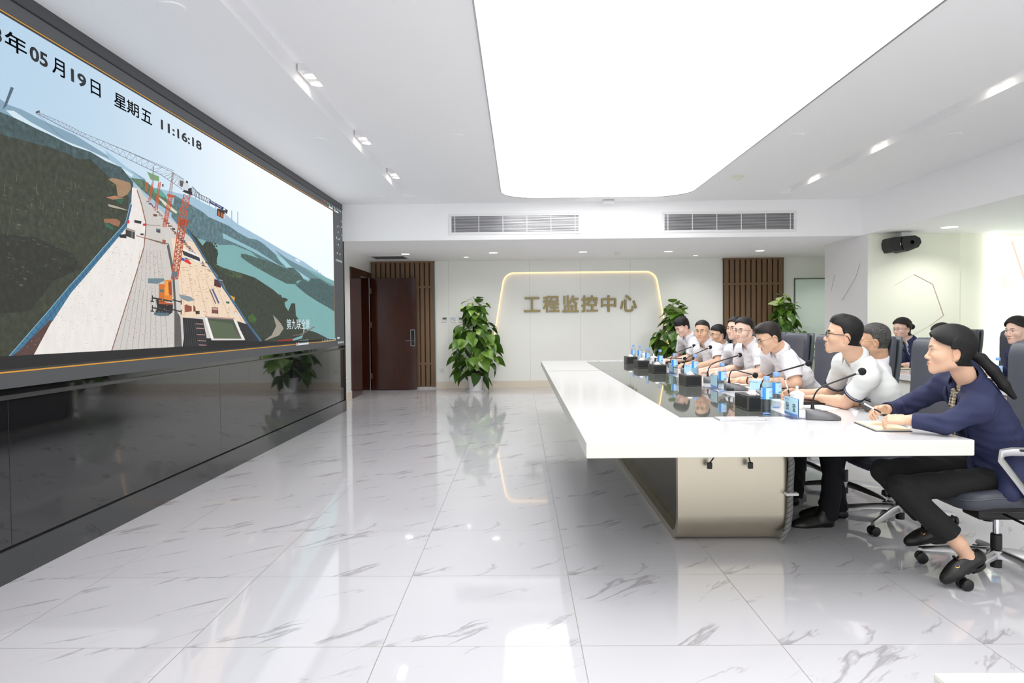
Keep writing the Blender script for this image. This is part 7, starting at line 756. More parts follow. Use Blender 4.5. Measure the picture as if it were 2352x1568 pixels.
for x, y, z, a, l in ((1.60,4.47,TZ,-2.7,'water bottle just behind the nearest one, left of the blue name plate'),(1.555,5.50,TZ,-2.75,'water bottle left of the gooseneck microphone with the dangling foam head'),
    (1.56,7.22,TZ,-2.7,'water bottle beside the upright name plate at the table middle'),(1.70,6.95,TZ,-2.75,'water bottle behind the second tissue box'),(1.60,8.16,TZ,-2.75,'water bottle behind the third tissue box'),
    (1.585,8.88,TZ,-2.75,'water bottle behind the fourth tissue box'),(1.61,9.6,TZ,-2.75,'water bottle second from the far table end'),(1.58,9.95,TZ,-2.75,'water bottle farthest along the table'),
    (3.93,5.90,TZ,-2.7,'water bottle alone on the rear desk by the woman in navy')): copy_tree(bt, (x,y,z), a, l)
def cup(label):
    t = thing('lidded_cup', label, 'cup', (0,0,TZ), 0, 'white lidded cups')
    MB().lathe([(.0,.0),(.030,.0),(.033,.004),(.036,.03),(.040,.075),(.0415,.088),(.039,.088),(.037,.07)], 28).build('cup_body', 'porcelain', t, smooth=True)
    MB().tube([(.037,0,.072),(.06,0,.070),(.066,0,.05),(.058,0,.028),(.036,0,.024)], .005, 8).build('handle', 'porcelain', t, smooth=True)
    l = MB().lathe([(.0445,.088),(.0455,.092),(.040,.100),(.022,.110),(.008,.115)], 28).build('lid', 'porcelain', t, smooth=True)
    MB().lathe([(.007,.112),(.0075,.120),(.0085,.130),(.0085,.139),(.005,.143)], 14).build('lid_knob', 'porcelain', l, smooth=True); return t
cp = cup('white lidded cup behind the blue name plate at the near end'); cp.location = (1.70,4.39,TZ); cp.rotation_euler = (0,0,.9)
for x, y, l in ((1.755,5.30,'white lidded cup before the man with the wrist watch'),(1.66,8.35,'white lidded cup behind the third tissue box'),(1.68,8.98,'white lidded cup behind the fourth tissue box'),(1.69,9.72,'white lidded cup second from the far table end'),(1.68,10.0,'white lidded cup farthest along the table')): copy_tree(cp, (x,y,TZ), .9, l)

def mic(label, base, head, rz, up=.10, sag=0.):
    t = thing('gooseneck_microphone', label, 'microphone', (base[0],base[1],TZ), rz, 'gooseneck conference microphones')
    R = []
    for x, w, h in ((-.080,.045,.050),(-.072,.052,.055),(-.03,.056,.052),(.03,.054,.040),(.075,.046,.024),(.098,.030,.012)):
        R.append([(x, w*y, h*z) for y, z in ((-1,.0),(-1.02,.35),(-.9,.85),(-.6,1.),(.6,1.),(.9,.85),(1.02,.35),(1,.0))])
    MB().loft([[(x,y,z+.003) for x,y,z in r] for r in R]).build('base', 'gun_grey', t, smooth=True, sharp=.9)
    MB().box(-.0825,-.0795,.010,.034,.016,.034).build('sticker', 'paper', t); MB().box(-.0825,-.0795,-.010,.004,.018,.033).build('badge', 'alu', t)
    MB().box(.0,.03,-.012,.012,.050,.054).build('talk_button', 'white_trim', t)
    inv = Matrix.Translation((base[0],base[1],TZ)) @ Matrix.Rotation(rz,4,'Z'); H = inv.inverted() @ Vector(head)
    s0 = Vector((-.045,0,.050)); c1 = s0+Vector((0,0,up)); d = (H-c1)
    pts = [s0, s0+Vector((0,0,.02))]
    for k in range(1,9):
        q = k/8; pts.append((s0+Vector((0,0,.02)))*(1-q)**2+c1*2*q*(1-q)+(c1+d*.25)*q*q)
    pts += [c1+d*.5, H-d.normalized()*.03]
    MB().tube([s0-Vector((0,0,.004)), s0+Vector((0,0,.012)), s0+Vector((0,0,.036)), s0+Vector((0,0,.052))], [.012,.011,.007,.005], 10).build('socket', 'black_plastic', t, smooth=True)
    MB().tube(pts, [.0042]*(len(pts)-2)+[.0048,.006], 8).build('gooseneck', 'black_plastic', t, smooth=True)
    e = d.normalized(); MB().tube([H-e*.034, H-e*.020], [.0075,.0115], 12).build('head_collar', 'alu', t, smooth=True)
    MB().sphere(H, .0215, 18, 12).build('foam_head', 'foam', t, smooth=True)
    return t
mic('gooseneck microphone nearest the camera, before the woman in navy', (1.655,3.93), (1.863,3.90,1.013), -.35, .11)
mic('gooseneck microphone with black foam head before the man in black spectacles', (1.74,5.02), (1.897,4.70,1.012), -.3, .10)
mic('gooseneck microphone bent low with its head beside the lidded cup', (1.69,5.62), (1.744,5.30,.890), -.4, .12)
mic('gooseneck microphone before the smiling man', (1.70,6.30), (2.028,6.60,.979), -.3, .11)
mic('gooseneck microphone before the man in thin spectacles', (1.78,7.55), (2.048,7.70,1.013), -.3, .10)
mic('gooseneck microphone farthest along, its head before the young man', (1.83,8.45), (2.069,8.50,1.001), -.3, .10)
mic('gooseneck microphone laid almost level beside a bottle near the far end', (1.70,8.75), (1.983,8.60,.846), -.3, .05)
t = thing('hand_microphone', 'short black microphone head standing among the papers at the table middle', 'microphone', (1.70,7.40,TZ))
MB().lathe([(.02,0),(.02,.008),(.006,.012),(.006,.06)], 14).build('stand', 'black_plastic', t, smooth=True); MB().sphere((0,0,.075), .021, 14, 10).build('foam_head', 'foam', t, smooth=True); MB().lathe([(.012,.05),(.014,.058),(.012,.062)], 14).build('ring', 'alu', t)

def name_plate(label, x, y, rz, txt=None, tilt=0):
    t = thing('name_plate', label, 'name plate', (x,y,TZ), rz, 'blue name plates')         # local +x = towards the screen side
    MB().box(-.04,.04,-.10,.10,0,.005).build('foot', 'acrylic', t)
    MB().box(-.003,.003,-.10,.10,.005,.112).build('holder', 'acrylic', t)
    MB().box(.0032,.0040,-.098,.098,.010,.110).build('card', 'card_blue', t); MB().box(.0041,.0045,-.098,.098,.010,.024).build('card_band', 'card_deep', t)
    MB().box(-.0040,-.0032,-.098,.098,.010,.110).build('card', 'card_blue', t)
    mb = MB(); mb.box(.0041,.0044,-.078,-.025,.096,.100).box(.0041,.0044,-.094,-.084,.093,.102).build('header_print', 'card_deep', t)
    if txt:
        mb = MB()
        for ch, yy in zip(txt, (-.072,.022)): put_text(mb, ch, .1, lambda a, b, c, q=yy: (.0043, q+a, .036+b), off=.0009, fit=(.044,.044))
        mb.build('lettering', 'ink', t, fix=False)
name_plate('blue name plate with two black characters at the near end', 1.53, 4.03, PI, '张莹')
name_plate('pale blue name plate turned sideways behind the nearest tissue box', 1.735, 5.15, PI+.55)
name_plate('blue name plate standing beside the third water bottle', 1.57, 5.78, PI)
name_plate('blue name plate at the table middle left of a bottle', 1.575, 7.44, PI)
name_plate('pale name plate half hidden behind the second tissue box', 1.70, 7.1, PI+.5)
# papers, books, phones, pens
def flat(name, label, cat, pts, z0, z1, m, loc=None, group=None):
    return tag(MB().prism(pts, z0, z1, 'z').build(name, m), label, cat, group)
def rect(cx, cy, w, h, a):
    c, s = math.cos(a), math.sin(a); return [(cx+x*c-y*s, cy+x*s+y*c) for x, y in ((-w/2,-h/2),(w/2,-h/2),(w/2,h/2),(-w/2,h/2))]
flat('paper_sheet', 'white paper sheet under the elbow of the man in the polo', 'paper', rect(1.89,4.52,.21,.297,.35), TZ, TZ+.002, 'paper')
flat('paper_sheet', 'white paper under the writing hand beside the lidded cup', 'paper', rect(1.83,4.86,.21,.30,.2), TZ, TZ+.002, 'paper')
flat('paper_sheet', 'white papers before the man with the wrist watch', 'paper', rect(1.90,5.95,.21,.30,.1), TZ, TZ+.002, 'paper')
flat('paper_sheet', 'white papers before the smiling man', 'paper', rect(1.88,6.75,.21,.30,.1), TZ, TZ+.002, 'paper')
flat('paper_sheet', 'white papers before the man in thin spectacles', 'paper', rect(1.90,7.98,.21,.30,.15), TZ, TZ+.002, 'paper')
t = thing('document_case', 'black case lying behind the near name plate', 'case', (1.865,4.64,TZ), .1); MB().box(-.09,.09,-.06,.06,.002,.022).build('case', 'black_plastic', t, bevel=.004); MB().box(-.085,.085,-.055,.055,.022,.0235).build('cover', 'brown_strap', t)
t = thing('eraser_pad', 'small black pad behind the name plate beside the microphone', 'pad', (1.635,5.60,TZ), .0); MB().box(-.03,.03,-.035,.035,0,.018).build('pad', 'black_plastic', t, bevel=.003)
t = thing('notebook', 'open cream notebook with navy cover under the hands of the woman in navy', 'notebook', (1.83,3.62,TZ), 0)
MB().prism(rect(0,0,.17,.30,-.12), 0.,.004,'z').build('cover', 'navy_book', t); MB().prism(rect(0,.0,.16,.285,-.12), .004,.013,'z').build('pages', 'cream_paper', t)
t = thing('notebook', 'open notebook under the hands of the woman with the hair bun', 'notebook', (4.16,7.86,TZ), 0)
MB().prism(rect(0,0,.2,.26,0.), 0.,.004,'z').build('cover', 'wire_black', t); MB().prism(rect(0,.0,.19,.25,0), .004,.014,'z').build('pages', 'cream_paper', t)
t = thing('notebook', 'dark notebook on the rear desk beside the lone bottle', 'notebook', (4.08,6.33,TZ), 0)
MB().prism(rect(0,0,.2,.26,0.), 0.001,.014,'z').build('cover', 'wire_black', t); MB().prism(rect(-.01,.0,.2,.25,0), .003,.012,'z').build('pages', 'cream_paper', t)
t = thing('folder', 'red-edged black folder before the young man at the far end', 'folder', (1.90,9.15,TZ), .1); MB().box(-.1,.1,-.15,.15,.0,.006).build('lower_cover', 'red_tie', t); MB().box(-.1,.1,-.15,.15,.006,.02).build('upper_cover', 'black_plastic', t)
def pen(label, a, b):
    t = thing('pen', label, 'pen', a); d = Vector(b)-Vector(a); L = d.length; e = d/L
    MB().tube([(0,0,0), e*L*.08], [.0008,.0035], 8).build('tip', 'alu', t, smooth=True); MB().tube([e*L*.08, e*L*.42], .0046, 8).build('grip', 'black_plastic', t, smooth=True)
    MB().tube([e*L*.42, e*L*.93], .0042, 8).build('barrel', 'white_trim', t, smooth=True); MB().tube([e*L*.93, e*L], .0036, 8).build('button', 'black_plastic', t, smooth=True)

# ------------------------------------------------------------------ potted climbing plants
def plant(label, x, y, top, seed, wide=.42):
    random.seed(seed); t = thing('potted_pothos', label, 'plant', (x,y,0), 0, 'potted pothos plants')
    MB().lathe([(.0,.012),(.125,.012),(.150,.26),(.158,.265),(.158,.285),(.142,.285),(.138,.24),(.0,.24)], 28).build('pot', 'pot', t, smooth=True)
    MB().lathe([(.0,0),(.165,0),(.18,.02),(.172,.02),(.16,.010),(.0,.010)], 28).build('saucer', 'pot', t, smooth=True)
    MB().lathe([(.0,.236),(.138,.236),(.135,.245),(.0,.250)], 20).build('soil', 'moss', t)
    MB().lathe([(.04,.24),(.043,.5),(.042,top-.35),(.036,top-.25)], 12).build('moss_pole', 'moss', t, smooth=True); MB().lathe([(.045,top-.32),(.047,top-.30),(.045,top-.28)], 12).build('ribbon', 'red_tie', t)
    lf, st, tone = MB(), MB(), []
    n = 215
    for i in range(n):
        q = i/n; z = .22+(top-.34)*random.random()**.85; a = random.uniform(0,2*PI)
        prof = math.sin(min(1,max(.12,(z-.1)/(top-.2)))*PI)**.55
        r0 = wide*(.35+.65*random.random()**.6)*prof*(.95 if z < top*.72 else .62)
        if i > n-14: z = top-random.uniform(.0,.22); r0 = random.uniform(.03,.26); 
        p0 = Vector((.04*math.cos(a), .04*math.sin(a), z+.02)); p = Vector((r0*math.cos(a), r0*math.sin(a), z+random.uniform(.0,.08)))
        st.tube([p0, p0.lerp(p,.5)+Vector((0,0,.045)), p], .0035, 5)
        L = random.uniform(.14,.25)*(1.15 if z < top*.6 else .85); out = Vector((math.cos(a),math.sin(a),0)); droop = random.uniform(.35,1.35) if z < top*.85 else random.uniform(-.7,.6)
        d = (out*math.cos(droop)-Vector((0,0,1))*math.sin(droop)).normalized(); s = d.cross(Vector((0,0,1))).normalized(); s = (s+out.cross(Vector((0,0,1)))*random.uniform(-.2,.2)).normalized(); nn = s.cross(d)
        tw = random.uniform(-.7,.7); s, nn = s*math.cos(tw)+nn*math.sin(tw), nn*math.cos(tw)-s*math.sin(tw)
        wv = ((0,.0),(.04,.24),(.14,.40),(.30,.44),(.5,.37),(.7,.25),(.88,.10),(1.,.0)); vs = []; 
        for u, w in wv:
            c = p+d*(L*u)-nn*(L*.22*u*u); vs += [c-s*(L*w)+nn*(L*.10*w*2), c-nn*(L*.02), c+s*(L*w)+nn*(L*.10*w*2)]
        fs = []
        for k in range(len(wv)-1):
            for h_ in (0,1): fs.append((k*3+h_, k*3+h_+1, k*3+h_+4, k*3+h_+3))
        lf.add(vs, fs); tn = random.gauss(.46,.17) + (.22 if z > top-.25 else 0) + (.45 if random.random() < .05 else 0); tone += [tn]*len(vs)
    o = lf.build('foliage', 'leaf', t, smooth=True, fix=False, sharp=3.0); at = o.data.attributes.new('tone','FLOAT','POINT'); at.data.foreach_set('value', np.array(tone, dtype=np.float32))
    st.build('stems', 'stem', t, smooth=True)
plant('potted pothos in a white pot beside the wall controllers, left of the sign', -.86, 13.60, 1.74, 3, .45)
plant('potted pothos behind the young man, right end of the glowing trapezoid', 2.97, 13.62, 1.62, 8)
plant('potted pothos before the slatted panel and the glass panel', 5.03, 13.60, 1.68, 15)
# ------------------------------------------------------------------ smooth solids (blended distance fields, meshed)
V3 = lambda *a: np.array(a, dtype=np.float64)
def nrm(v): return v/np.linalg.norm(v)
class Solid:
    def __init__(s): s.P = []; s.disp = None
    def cap(s, a, b, ra, rb=None, k=.02, op='u', flat=None):
        a, b = np.asarray(a, float), np.asarray(b, float); rb = ra if rb is None else rb
        s.P.append(('c', op, k, (a+b)/2, np.linalg.norm(b-a)/2+max(ra,rb), (a,b,ra,rb,flat))); return s
    def ell(s, c, r, R=None, k=.02, op='u'):
        s.P.append(('e', op, k, np.asarray(c, float), max(r), (np.asarray(r, float), np.eye(3) if R is None else np.asarray(R, float)))); return s
    def box(s, c, h, R=None, rd=.008, k=.01, op='u'):
        s.P.append(('b', op, k, np.asarray(c, float), float(np.linalg.norm(h))+rd, (np.asarray(h, float), np.eye(3) if R is None else np.asarray(R, float), rd))); return s
    def cut(s, p, n, k=.004, c=None, rad=None):       # keep the side the normal points away from; inside a ball only if given
        s.P.append(('p', 'i', k, np.asarray(p, float), 1e3, (nrm(np.asarray(n, float)),))); return s
    def prim(s, kind, a, p):
        if kind == 'c':
            A, B, ra, rb, flat = a; ab = B-A; t = ((p-A)@ab)/(ab@ab); tc = np.clip(t, 0, 1)
            q = p-A-tc[...,None]*ab
            if flat is not None:
                n, f = flat; q = q+(q@n)[...,None]*n*(1/f-1)
                d = np.sqrt((q*q).sum(-1))-(ra+(rb-ra)*tc); return d*f if f < 1 else d
            d = np.sqrt((q*q).sum(-1))-(ra+(rb-ra)*tc); return d
        if kind == 'k': pass
        if kind == 'e':
            r, R = a; q = (p)@R.T; k0 = np.sqrt(((q/r)**2).sum(-1)); k1 = np.sqrt(((q/(r*r))**2).sum(-1)); return k0*(k0-1)/np.maximum(k1, 1e-9)
        if kind == 'b':
            h, R, rd = a; q = np.abs(p@R.T)-h; return np.sqrt((np.maximum(q,0)**2).sum(-1))+np.minimum(q.max(-1),0)-rd
        if kind == 'p': return p@a[0]
    def ev(s, p, bc=None, br=0):
        d = np.full(p.shape[:-1], 1.0)
        for kind, op, k, c, rad, a in s.P:
            if bc is not None and op != 'i':
                m = np.linalg.norm(bc-c, axis=1)-rad < br+.05
                if not m.any(): continue
                q, dd = p[m], d[m]
            else: m = None; q, dd = p, d
            e = s.prim(kind, a, q-c if kind in 'ebp' else q)
            if op == 'u': h = np.maximum(k-np.abs(dd-e), 0)/k; r = np.minimum(dd, e)-h*h*k*.25
            else:
                if op == 's': e = -e
                h = np.maximum(k-np.abs(dd-e), 0)/k; r = np.maximum(dd, e)+h*h*k*.25
            if m is None: d = r
            else: d[m] = r
        if s.disp is not None: d = d+s.disp(p)
        return d
    def mesh(s, res):
        U = [q for q in s.P if q[1] == 'u']; n = 10
        lo = np.min([c-r for _,_,_,c,r,_ in U], axis=0)-.02; hi = np.max([c+r for _,_,_,c,r,_ in U], axis=0)+.02
        bs = n*res; nb = np.ceil((hi-lo)/bs).astype(int); G = nb*n+2
        I = np.stack(np.meshgrid(*[np.arange(k) for k in nb], indexing='ij'), -1).reshape(-1,3)
        bc = lo+(I+.5)*bs; hd = bs*.8661
        dc = s.ev(bc[:,None,:], bc, hd+.03)[:,0]; I = I[np.abs(dc) < hd*1.15+.012]
        g = np.arange(n+1); L = np.stack(np.meshgrid(g,g,g,indexing='ij'), -1)
        sy, sz = int(G[1]*G[2]), int(G[2]); gid = lambda J: J[...,0]*sy+J[...,1]*sz+J[...,2]
        ids, pos, quads = [], [], []
        for c0 in range(0, len(I), 700):
            J = I[c0:c0+700]; idx = (J*n)[:,None,None,None,:]+L[None]; p = lo+idx*res; b = lo+(J+.5)*bs
            d = s.ev(p.reshape(len(J),-1,3), b, hd).reshape(len(J),n+1,n+1,n+1); sg = d < 0
            cs = [sg[:,x:x+n,y:y+n,z:z+n] for x in (0,1) for y in (0,1) for z in (0,1)]
            sm = sum(c.astype(np.int8) for c in cs); act = np.argwhere((sm > 0) & (sm < 8))
            if len(act):
                B, x, y, z = act.T; acc = np.zeros((len(act),3)); cnt = np.zeros(len(act))
                for ax in range(3):
                    for u in (0,1):
                        for w in (0,1):
                            o = [0,0,0]; o[(ax+1)%3] = u; o[(ax+2)%3] = w; e = list(o); e[ax] = 1
                            da = d[B,x+o[0],y+o[1],z+o[2]]; db = d[B,x+e[0],y+e[1],z+e[2]]; m = (da < 0) != (db < 0)
                            t = np.where(m, da/np.where(m, da-db, 1), 0); q = np.array(o, float)[None].repeat(len(act),0); q[:,ax] += t
                            acc += q*m[:,None]; cnt += m
                cell = (J*n)[B]+np.stack([x,y,z],-1); ids.append(gid(cell)); pos.append(lo+(cell+acc/cnt[:,None])*res)
            for ax in range(3):
                a_ = sg[:,:n,:n,:n]; sl = [slice(None)]+[slice(0,n)]*3; sl[ax+1] = slice(1,n+1); b_ = sg[tuple(sl)]
                w = np.argwhere(a_ != b_)
                if not len(w): continue
                B, x, y, z = w.T; base = (J*n)[B]+np.stack([x,y,z],-1); ins = a_[B,x,y,z]; u, v = (ax+1)%3, (ax+2)%3
                cn = []
                for du, dv in ((-1,-1),(0,-1),(0,0),(-1,0)):
                    q = base.copy(); q[:,u] += du; q[:,v] += dv; cn.append(gid(q))
                cn = np.stack(cn,-1); cn[~ins] = cn[~ins][:,::-1]; quads.append(cn)
        ids = np.concatenate(ids); pos = np.concatenate(pos); quads = np.concatenate(quads)
        o = np.argsort(ids); ids = ids[o]; pos = pos[o]; k = np.searchsorted(ids, quads); k = np.minimum(k, len(ids)-1)
        ok = (ids[k] == quads).all(1); return pos, k[ok]
def solid_obj(name, parts, m, parent, attrs=None, loc=None):
    vs, fs, o = [], [], 0
    for v, f in parts: vs.append(v); fs.append(f+o); o += len(v)
    v = np.concatenate(vs); f = np.concatenate(fs); me = bpy.data.meshes.new(name)
    org = np.array(loc) if loc is not None else np.zeros(3)
    me.vertices.add(len(v)); me.vertices.foreach_set('co', (v-org).astype(np.float32).ravel()); me.loops.add(len(f)*4); me.loops.foreach_set('vertex_index', f.astype(np.int32).ravel())
    me.polygons.add(len(f)); me.polygons.foreach_set('loop_start', np.arange(0,len(f)*4,4,dtype=np.int32)); me.update(calc_edges=True); me.validate()
    me.polygons.foreach_set('use_smooth', [True]*len(me.polygons)); me.materials.append(M[m])
    for k, a in (attrs or {}).items(): x = me.attributes.new(k,'FLOAT','POINT'); x.data.foreach_set('value', a.astype(np.float32))
    ob = bpy.data.objects.new(name, me); C.objects.link(ob)
    if parent: ob.parent = parent
    return ob

# ------------------------------------------------------------------ people
def hand(S, w, d, up, side, curl=.35, s=1., spread=.0, thumb_in=.3, fingers=None):
    """five separate fingers on a palm: w wrist, d forward, up back of the hand, side +1 when the thumb lies to +(d x up)"""
    d = nrm(d); up = nrm(up-d*(up@d)); t = np.cross(d, up)*side          # thumb side
    R = np.stack([d,t,up]); S.box(w+d*.048*s, (.036*s,.030*s,.004*s), R, .0095*s, .012)
    S.cap(w-d*.03*s, w+d*.02*s, .024*s, .022*s, .02)
    for i, (off, ln, r) in enumerate(((.029,.070,.0083),(.0098,.079,.0086),(-.0098,.073,.0082),(-.028,.056,.0073))):
        cu = curl if fingers is None else fingers[i]; a = 0; p = w+d*.082*s+t*off*s-up*.001; dd = nrm(d+t*off*(3+14*spread)); q0 = w+d*.05*s+t*off*.85*s
        S.cap(q0, p, r*1.12*s, r*1.05*s, .006)
        for sg, f in ((.46,1.0),(.30,1.35),(.24,.9)):
            a += cu*f; e = p+(dd*math.cos(a)-up*math.sin(a))*ln*sg*s; S.cap(p, e, r*s, r*.90*s, .0025); p = e; r *= .93
    p = w+d*.016*s+t*.026*s; e1 = p+nrm(d*.75+t*.75-up*.25)*.042*s; S.cap(p, e1, .0135*s, .0105*s, .012)
    e2 = e1+nrm(d*.95+t*(.35-thumb_in)-up*.25)*.033*s; S.cap(e1, e2, .0100*s, .0092*s, .004); e3 = e2+nrm(d*.95-t*thumb_in*.8-up*.3)*.025*s; S.cap(e2, e3, .0092*s, .0078*s, .003)

def frame(yaw, pitch=0., roll=0.):
    y, p, r = [math.radians(a) for a in (yaw,pitch,roll)]
    f0 = V3(-math.cos(y), -math.sin(y), 0); l0 = V3(math.sin(y), -math.cos(y), 0); u0 = V3(0,0,1)
    f = f0*math.cos(p)+u0*math.sin(p); u = u0*math.cos(p)-f0*math.sin(p); l = l0*math.cos(r)+u*math.sin(r); u = u*math.cos(r)-l0*math.sin(r)
    return np.stack([f,l,u], 1)                                  # columns: forward, left, up

def person(label, head, yaw, pitch, hip, arms, skin='skin_a', hair=None, hair_m='hair_black', glasses=None, top='shirt', sex='m', s=1.05, roll=0., tyaw=None, neck=None,
           res=.0045, hres=.0036, legs=None, smile=0., eye=1., girth=1., pants='black_cloth', sw=None, lens_w=1.):
    c = V3(*head); H = frame(yaw, pitch, roll); hip = V3(*hip); T = lambda x, y, z: c+H@(V3(x,y,z)*s)
    root = thing('person', label, 'person', (hip[0],hip[1],0)); off = V3(hip[0],hip[1],0)
    ty = yaw*.35 if tyaw is None else tyaw; B = frame(ty); bf, bl = B[:,0], B[:,1]
    N = (T(-.035,0,-.10)+V3(0,0,-.055)-bf*.035) if neck is None else V3(*neck)
    ax = nrm(N-hip); L = np.linalg.norm(N-hip); tl = nrm(bl-ax*(bl@ax)); tf = np.cross(tl, ax); TR = np.stack([tf,tl,ax])
    sw = (.168 if sex == 'm' else .148) if sw is None else sw; g = girth*(1. if sex == 'm' else .88)
    SH = {}
    for k, sd in (('L',1),('R',-1)):
        e = V3(*arms[k]['e']); sh = N-ax*.058+tl*sd*sw; sh = sh+nrm(e-sh)*.012+tf*(.035 if (e-sh)@tf > .1 else .01); SH[k] = sh
    # ---- head
    S = Solid(); E = lambda p, r, k=.02, op='u', R=None: S.ell(T(*p), [q*s for q in r], (H.T if R is None else R@H.T), k*s, op)
    K = lambda a, b, ra, rb=None, k=.02, op='u': S.cap(T(*a), T(*b), ra*s, (ra if rb is None else rb)*s, k*s, op)
    jw = 1. if sex == 'm' else .90
    E((.006,0,.045),(.098,.077,.088)); E((.041,0,-.024),(.052,.060,.070),.03)
    for q in (1,-1):
        E((.064,q*.044,-.014),(.026,.022,.022),.03); K((.0,q*.051*jw,-.046),(.072,q*.013*jw,-.082),.0175,.0155,.022)
        K((-.008,q*.058,.0),(.0,q*.052*jw,-.045),.0175,.0165,.025)
        K((.094,q*.012,.031),(.080,q*.050,.030),.0085,.007,.018)                                   # brow ridge
    K((.078,0,-.087),(.080,0,-.085),.0155,None,.022); E((.083,0,-.053),(.0200,.027,.023),.018)
    for q in (1,-1): E((.114,q*.0325,.0155),(.020,.0175,.0125),.016,'s')                            # eye sockets
    for q in (1,-1): E((.0835,q*.0315,.0145),(.0125,.0145,.0125),.006)                              # lids
    K((.0975,0,.012),(.1115,0,-.020),.0062,.0085,.012); E((.1105,0,-.0235),(.0105,.0112,.0095),.008)
    for q in (1,-1): E((.1015,q*.0130,-.0275),(.0105,.0068,.0075),.006); E((.104,q*.007,-.0335),(.005,.004,.003),.003,'s')
    sm = smile*.0065; mw = 1+.22*smile
    for q in (1,-1): K((.1035,q*.003,-.0490),(.0935,q*.023*mw,-.0538+sm),.0046,.0026,.004); K((.1025,0,-.0588),(.094,q*.020*mw,-.0552+sm),.0056,.0026,.004)
    for q in (1,-1): K((.1085,0,-.0538),(.094,q*.0235*mw,-.0543+sm),.0014,.0012,.003,'s')
    if smile:
        for q in (1,-1): E((.070,q*.040,-.030),(.022,.018,.018),.02)
    for q in (1,-1):                                                                                # ears
        a, b = .28, q*.42; R = np.array([[math.cos(a),0,-math.sin(a)],[0,1,0],[math.sin(a),0,math.cos(a)]])@np.array([[math.cos(b),math.sin(b),0],[-math.sin(b),math.cos(b),0],[0,0,1]])
        E((-.008,q*.078,.004),(.0185,.0062,.031),.006,'u',R); E((-.003,q*.0865,.008),(.0105,.0062,.019),.005,'s',R); E((-.001,q*.076,-.022),(.009,.006,.010),.006); K((-.004,q*.078,.010),(.002,q*.0795,-.006),.004,.003,.004)
    nb = .054 if sex == 'm' else .045
    S.cap(T(-.022,0,-.035), T(-.022,0,-.035)*.45+N*.55, nb*s, nb*s, .03); S.cap(T(-.022,0,-.035)*.45+N*.55, N-ax*.05, nb*s, (nb+.008)*s, .03)
    S.ell(N-ax*.10, (.052,.095,.06), TR, .05)
    hv, hf = S.mesh(hres)
    def surf(y, z, x0=.14):
        xs = np.arange(x0, .03, -.001); d = S.ev(np.array([T(x,y,z) for x in xs])); i = np.argmax(d < 0); return xs[i]
    # ---- limbs: one skin
    A = Solid(); A.ell(N-ax*.21-tf*.015, (.05*g,.10*g,.11), TR, .05); A.cap(N-ax*.16, hip+ax*.05, .055*g, .09*g, .05)
    LG = legs or {}
    default = {'L': ((hip[0]-.46,hip[1]-.11,.50),(hip[0]-.50,hip[1]-.12,.09),(-1,-.08,0)), 'R': ((hip[0]-.46,hip[1]+.11,.50),(hip[0]-.48,hip[1]+.12,.09),(-1,.08,0))}
    for k in 'LR':
        a = arms[k]; e, w = V3(*a['e']), V3(*a['w']); sh = SH[k]; A.cap(N-ax*.09, sh, .05, .048, .03); A.cap(sh, e, .046*g, .038*g, .02); q = e*.7+w*.3; A.cap(e, q, .038*g, .037*g, .02); A.cap(q, w, .037*g, .025*g, .02)
        hd = V3(*a['d']) if 'd' in a else nrm((w-e)*V3(1,1,.15)); side = 1 if k == 'R' else -1
        up = V3(*a.get('up', (0,0,1))); side = -1 if k == 'R' else 1
        hand(A, w+nrm(hd)*.018, hd, up, side, a.get('curl', .32), (.98 if sex == 'm' else .90)*s/1.03, a.get('spread', .15), a.get('thumb', .3), a.get('fingers'))
        kn, an, td = [V3(*v) for v in LG.get(k, default[k])]; A.cap(hip+tl*(.085 if k == 'L' else -.085), kn, .06, .05, .02); A.cap(kn, an, .045, .034, .02); td = nrm(td)
        if 'shoe'+k in LG: o2, d2 = V3(*LG['shoe'+k][0]), nrm(V3(*LG['shoe'+k][1])); A.cap(an, o2+d2*.045, .034, .031, .02); A.cap(o2+d2*.03, o2+d2*.13, .028, .024, .02)
        else: A.cap(an, an+td*.06-V3(0,0,.03), .033, .03, .02)
    av, af = A.mesh(res)
    P = (hv-c)@H/s; n1 = len(av)
    def bump(cx, cy, cz, rx, ry, rz): return np.clip(1.6-1.6*np.sqrt(((P[:,0]-cx)/rx)**2+((np.abs(P[:,1])-cy)/ry)**2+((P[:,2]-cz)/rz)**2), 0, 1)
    z0 = -.0538+sm*np.clip(np.abs(P[:,1])/.022,0,1)**2
    lip = np.clip(1.8-1.8*np.sqrt((P[:,1]/(.0265*mw))**2+((P[:,2]-z0-.000)/.0098)**2), 0, 1)*(P[:,0] > .085)
    blush = np.maximum(bump(.075,.042,-.02,.03,.022,.022), np.maximum(bump(.115,0,-.026,.014,.014,.012)*.8, bump(-.005,.08,.0,.02,.015,.03)*.9))
    body = solid_obj('body', [(av,af),(hv,hf)], skin, root, {'lip': np.concatenate([np.zeros(n1), lip*(.75 if sex == 'm' else 1.)]), 'blush': np.concatenate([np.zeros(n1), blush])}, off)
    inv = lambda p: tuple(p-off)
    def fin(mb, name, m, parent=root, **kw): return mb.build(name, m, parent, **kw)
    # ---- eyes and brows
    for q in (1,-1):
        w_, n_ = MB(), 11; x0 = surf(q*.0315, .0135); R_ = .0135; up_ = []
        hgt = .0056*eye
        def pt(u, v, lift=.0009):
            y, z = q*.0315+u*.0142, .0125+v-u*q*.0*1.0+.0012*u*q; xs = surf(y, z); return inv(T(xs+lift, y, z))
        rows = []
        for j in range(5):
            rows.append([pt(-1+2*i/(n_-1), hgt*((j/4)*2-1)*max(.05,(1-(-1+2*i/(n_-1))**2))**.7) for i in range(n_)])
        vs_ = [p for r in rows for p in r]; fs_ = []; 
